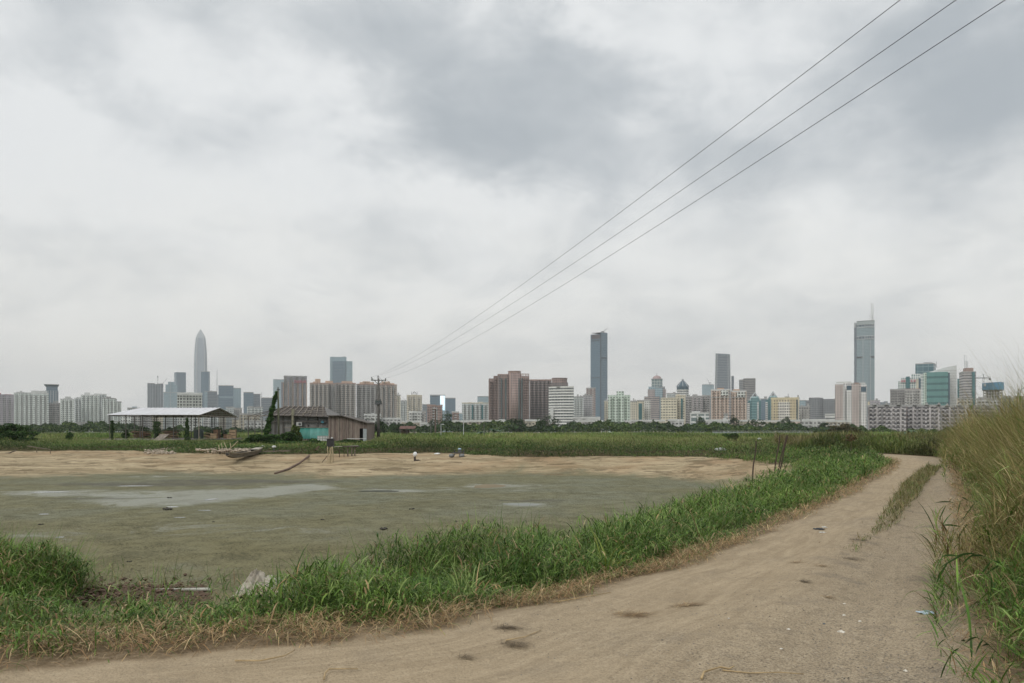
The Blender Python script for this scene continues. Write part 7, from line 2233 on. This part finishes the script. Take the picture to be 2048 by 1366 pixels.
def build_foreground():
    # crumpled sack at the mud edge
    c = hit(520, 1188)
    kx = c.y / F
    n1, n2 = 70, 44
    vs = []
    ext = [(-44, 0), (-40, 8), (-30, 20), (-22, 31), (-12, 37), (-2, 33), (8, 25), (20, 25), (34, 20), (48, 12), (66, 11), (84, 7), (100, 3)]
    for j in range(n2):
        v = j / (n2 - 1)
        for i in range(n1):
            u = i / (n1 - 1)
            px = -46 + 150 * u
            prof = np.interp(px, [p[0] for p in ext], [p[1] for p in ext]) * kx
            y = (v - .5) * 1.5
            s_ = max(0.0, 1 - abs(v - .45) / .55)
            hgt = prof * (s_ ** .75)
            p = Vector((px * kx, y * (1 - u * .35), 0))
            an = math.atan2(p.y + .1, p.x + .09)
            fold = abs(math.sin(an * 4.5 + 1.5 * mnoise.noise(Vector((p.x * 3, p.y * 3, 9))))) ** .6
            hgt *= .72 + .5 * fold
            f = mnoise.noise(Vector((p.x * 2.2 + p.y * 1.8, p.y * 1.3, 3.1))) 
            rid = 1 - abs(mnoise.noise(Vector((p.x * 4.2 + p.y * 2.6, p.y * 1.4 - p.x * 1.2, 7.7)))) * 2
            rid2 = 1 - abs(mnoise.noise(Vector((p.x * 9 - p.y * 3, p.y * 3 + p.x * 2, 1.7)))) * 2
            z = hgt * (1 + .35 * f) + rid * .085 * (.3 + s_) + rid2 * .035 + .04 * mnoise.noise(Vector((p.x * 16, p.y * 12, 5)))
            p.y += rid * .12; p.x += rid2 * .05
            vs.append((p.x, p.y, z - .03 + zat(c.x + p.x, c.y + p.y) - c.z))
    fs = [(j * n1 + i, j * n1 + i + 1, (j + 1) * n1 + i + 1, (j + 1) * n1 + i) for j in range(n2 - 1) for i in range(n1 - 1)]
    m, nt, p = mat_new('dirty_woven_sack')
    co = coord(nt)
    n_ = noi(nt, co, 3.0, 5, .6); nb = noi(nt, co, 1.2, 3, .5)
    col = mixc(nt, n_.ss(.35, .65), (.30, .265, .205), (.47, .44, .38))
    col = mixc(nt, nb.ss(.56, .66) * .6, col, (.42, .24, .17))
    col = mixc(nt, noi(nt, co, 5, 5, .7).ss(.50, .64) * .7, col, (.15, .125, .09))
    setp(nt, p, 'Base Color', col); p.inputs['Roughness'].default_value = .8
    bump(nt, p, noi(nt, co, 60, 2, .5) + n_ * .5, .25, .01)
    o = MB().add(vs, fs).build('plastic_sack', m, None, True)
    o.location = c
    sd = o.modifiers.new('thickness', 'SOLIDIFY'); sd.thickness = .006
    tag(o, 'crumpled dirty white woven sack lying at the near edge of the mud', 'sack')
    # white foam sheet edge behind the grass
    a = hit(300, 1183); b = hit(430, 1183)
    o = MB().add([(-.6, -.02, 0), (.6, -.05, 0), (.5, .07, 0), (-.55, .05, 0), (-.6, -.02, .03), (.6, -.05, .02), (.5, .07, .035), (-.55, .05, .02)], [(0, 3, 2, 1), (4, 5, 6, 7), (0, 1, 5, 4), (1, 2, 6, 5), (2, 3, 7, 6), (3, 0, 4, 7)]).build('white_strip', M('dirty_white_foam', (.36, .35, .30), .8, .2, 4))
    o.location = (a.lerp(b, .5)) + Vector((0, 0, .03)); tag(o, 'long thin pale strip lying behind the grass left of the crumpled sack', 'strip')
    # brown clods left
    CLM = M('brown_earth_clod', (.115, .075, .05), .95, .35, 9)
    def stone(m, x, y, z, s):
        base = [(0, 0, 1), (1, 0, 0), (0, 1, 0), (-1, 0, 0), (0, -1, 0), (0, 0, -1), (.7, .7, .4), (-.7, .7, .3), (-.7, -.7, .4), (.7, -.7, .3)]
        vs = [(x + p[0] * s * random.uniform(.6, 1.2), y + p[1] * s * random.uniform(.6, 1.2), z + p[2] * s * random.uniform(.4, .9)) for p in base]
        m.add(vs, [(0, 9, 6), (0, 6, 7), (0, 7, 8), (0, 8, 9), (9, 1, 6), (6, 2, 7), (7, 3, 8), (8, 4, 9), (1, 5, 2, 6), (2, 5, 3, 7), (3, 5, 4, 8), (4, 5, 1, 9)])
    m = MB()
    px = rng.uniform(10, 420, 2600)
    for p_, q in zip(px, hits(px, rng.normal(1192, 12, 2600))):
        stone(m, q[0], q[1], q[2] + random.uniform(0, .18 * max(0, 1 - abs(p_ - 190) / 230)), random.choice((.012, .02, .02, .03, .055)))
    tag(m.build('earth_clods', CLM), 'ridge of crumbly brown earth between the grass clumps at lower left', 'earth', kind='stuff')
    # grit and small stones on the track
    m1 = MB()
    px, py = rng.uniform(950, 1960, 6500), 1010 + 356 * rng.uniform(0, 1, 6500) ** .8
    k = (rng.uniform(0, 1, 6500) < (px - 900) / 900) & (fbm(px, py, .012, 3, 300) > -.15)
    for q in hits(px[k], py[k]):
        stone(m1, q[0], q[1], q[2], random.choice((.0022, .003, .003, .0045, .006, .009)))
    tag(m1.build('gravel', M('mixed_gravel', (.22, .19, .15), .9, .75, 14)), 'fine dark grit and pebbles scattered over the right side of the track', 'gravel', kind='stuff')
    # pale stones and shells
    for k, (px, py, s, lb) in enumerate(((1683, 1264, .034, 'largest pale stone chip on the right wheel track'), (1688, 1231, .02, 'pale chip just beyond the largest pale stone'), (1720, 1243, .018, 'pale chip right of the largest pale stone'), (1577, 1259, .018, 'pale chip left of the largest pale stone'), (1563, 1298, .016, 'pale chip below and left of the largest pale stone'), (1689, 1208, .016, 'farthest pale chip of the group'), (1811, 1342, .016, 'pale chip low on the track at right'), (1457, 1237, .012, 'tiny pale chip near the straw patches'), (1648, 1248, .014, 'dark blue grey pebble like chip beside the pale group'))):
        q = hit(px, py)
        m = MB(); stone(m, 0, 0, 0, s)
        o = m.build('pale_stone', M('pale_shell', (.62, .58, .50), .7, .15, 20) if k < 8 else M('slate_pebble', (.10, .115, .12), .7, .15, 20)); o.location = q; o.rotation_euler = (0, 0, k); tag(o, lb, 'stone', 'stone chips on the track')
    def scrap(name, px, py, w, d, hh, mt, lb, cat, rot=0.0):
        q = hit(px, py)
        m = MB(); nx, ny = 12, 7; vs = []
        for j in range(ny):
            for i in range(nx):
                u, v = i / (nx - 1) - .5, j / (ny - 1) - .5
                z = hh * (1 - (2 * u) ** 2) * (1 - (2 * v) ** 2) + mnoise.noise(Vector((u * 5 + px, v * 5, 0))) * hh * .8 + .008
                vs.append((u * w * (1 - .15 * abs(v)) + .012 * math.sin(v * 9), v * d * (1 - .15 * u) + .008 * math.sin(u * 11 + px), z))
        m.add(vs, [(j * nx + i, j * nx + i + 1, (j + 1) * nx + i + 1, (j + 1) * nx + i) for j in range(ny - 1) for i in range(nx - 1)])
        o = m.build(name, mt, None, True); o.location = q; o.rotation_euler = (0, 0, rot)
        s2 = o.modifiers.new('thickness', 'SOLIDIFY'); s2.thickness = .002
        tag(o, lb, cat)
    scrap('plastic_wrapper', 1853, 1227, .135, .09, .018, M('pale_blue_wrapper', (.42, .52, .58), .4, .2, 8), 'pale blue crumpled plastic wrapper on the right wheel track', 'wrapper', .1)
    scrap('black_rag', 1637, 1059, .19, .12, .02, M('black_rag_cloth', (.022, .025, .03), .7, .2, 8), 'flat black rag on the left wheel track', 'rag', -.1)
    scrap('white_paper', 1645, 1065.5, .09, .07, .008, M('white_paper', (.62, .61, .56), .8, .1, 8), 'white paper scrap just below the black rag', 'paper'); scrap('white_paper', 1649, 1055, .07, .10, .008, M('white_paper', (.62, .61, .56), .8, .1, 8), 'white paper scrap just above the black rag', 'paper')
    # straw patches on the track
    for px, py, w, nn, lb, dark in ((1262, 1231, 78, 260, 'wide flat straw patch on the track, left of the other', 0), (1372, 1212, 60, 200, 'flat straw patch on the track, right of the wide one', 0), (1010, 1257, 44, 130, 'dark straw patch near the verge at lower centre', 1), (1024, 1291, 60, 110, 'dark straw patch with a long stalk on the lower track', 1),
                                (1605, 1164, 20, 60, 'small dark straw tuft in the middle of the track', 1), (1714, 1080, 30, 90, 'small tuft beside the strip of grass', 1), (1700, 1118, 60, 120, 'sparse weed patch just below the strip of grass', 1), (1591, 1126, 30, 50, 'small brown straw patch on the left wheel track', 0), (1640, 1133, 30, 50, 'small brown straw patch left of the weed patch', 0), (1655, 1196, 18, 40, 'thin straw patch near the pale stone chips', 0), (1712, 1035, 26, 40, 'straw patch on the far left wheel track', 0), (925, 1317, 40, 30, 'dark twig patch on the lower left of the track', 1)):
        q = hit(px, py); k = q.y / F
        hw = w / 2 * k
        dx = rng.normal(0, hw * .45, nn); dy = rng.normal(0, hw * .30, nn)
        X, Y = q.x + dx, q.y + dy
        c = pick(STRAW if not dark else [(.20, .15, .095), (.14, .11, .065), (.28, .21, .13)], nn, .25) * .85
        o = blades('straw_patch', np.stack([X, Y, height(X, Y) + .008], 1), rng.uniform(.03, .16, nn), np.full(nn, .005), rng.normal(1.3, .9, nn), rng.uniform(-.02, .22, nn), rng.uniform(0, .5, nn), c, None, 3, .1)
        tag(o, lb, 'straw', 'straw patches on the track')
    for pts_, r_, lb in ((((1403, 1362), (1408, 1352), (1440, 1342), (1458, 1341), (1468, 1340)), .007, 'thick dry bent stalk at the bottom edge of the track'), (((1445, 1343), (1500, 1348), (1560, 1350), (1608, 1355)), .004, 'long thin dry stalk running right from the thick bent one'),
                       (((648, 1364), (650, 1352), (658, 1345), (690, 1344), (716, 1343)), .005, 'hooked dry stalk at the bottom edge left of centre'), (((1012, 1286), (1050, 1277), (1082, 1262)), .004, 'straight straw stalk lying across the dark patch'), (((1360 - 255, 1208), (1160, 1200), (1222, 1187)), .005, 'long straw stalk along the verge at centre'),
                       (((470, 1325), (520, 1328), (570, 1318), (590, 1305)), .005, 'long straw stalk at the lip of the track, lower left')):
        pp = [hit(px, min(py, 1365)) + Vector((0, 0, r_ * 1.5 + random.uniform(0, .02))) for px, py in pts_]
        tag(MB().tube(pp, [r_ * (1.2 - .6 * i / len(pp)) for i in range(len(pp))], 6).build('dry_stalk', M('dry_stalk_straw', (.40, .29, .15), .7, .25, 12), None, True), lb, 'stalk', 'dry stalks on the track')
    # leafy sprigs reaching over the track from the right
    LG = M('sprig_leaf', (.050, .105, .025), .5, .25, 10)
    for px, py, D, dirx, nn, L, lb in ((1978, 1290, 5.6, -1, 7, .24, 'low sprig with dark green leaves lying over the track at lower right'), (1985, 1120, 7.4, -1, 9, .42, 'leafy sprig arching over the right edge of the track'), (1975, 1060, 9.0, -1, 7, .40, 'thin sprig with sparse leaves above the arching one'), (1965, 1010, 12.0, -1, 7, .55, 'upper thin leafy sprig leaning over the track')):
        q = W(px, py, D)
        e = empty('grass_sprig', (q.x, q.y, q.z), 0, lb, 'sprig', 'sprigs over the right edge of the track')
        pts = [Vector((dirx * L * t * 1.3, -.1 * t, .10 * math.sin(t * 2.6) - .12 * t * t)) for t in np.linspace(-.5, 1, 10)]
        MB().tube(pts, [.004 - .0028 * i / 9 for i in range(10)], 5).build('stem', BAMG(), e)
        for j in range(nn):
            b0 = pts[int(2 + j * 7 / nn)]
            a = (1 if j % 2 else -1) * random.uniform(.15, 1.5)
            ll = random.uniform(.07, .24) * L / .4 + .03
            dv = Vector((dirx * math.cos(a), random.uniform(-.5, .3), math.sin(a) * .6 - .2)).normalized()
            sd = dv.cross(Vector((0, 1, 0.3))).normalized()
            m = MB(); vs = []
            for i in range(6):
                t = i / 5; w = .011 * math.sin(math.pi * (t * .9 + .08))
                c_ = b0 + dv * ll * t + Vector((0, 0, -.05 * t * t))
                vs += [c_ - sd * w, c_ + sd * w]
            m.add(vs, [(i * 2, i * 2 + 1, i * 2 + 3, i * 2 + 2) for i in range(5)]).build('leaf', LG, e, True)


def BAMG():
    return M('green_stem', (.10, .13, .045), .6, .2, 8)


build_trees()
build_sheds()
build_poles()
build_pond_things()
build_foreground()
# ------------------------------------------------------------------ haze
def build_haze():
    m = bpy.data.materials.new('haze_air')
    m.use_nodes = True
    nt = m.node_tree
    nt.nodes.clear()
    v = nt.nodes.new('ShaderNodeVolumePrincipled')
    v.inputs['Color'].default_value = (.97, .985, 1.0, 1)
    v.inputs['Density'].default_value = 0.00011
    v.inputs['Anisotropy'].default_value = 0.0
    o = nt.nodes.new('ShaderNodeOutputMaterial')
    nt.links.new(v.outputs[0], o.inputs['Volume'])
    tag(MB().box(-9600, 9600, -9600, 9600, -6, 660).build('haze', m), 'thin pale haze hanging over the fields and the city', 'haze', kind='stuff')


build_haze()
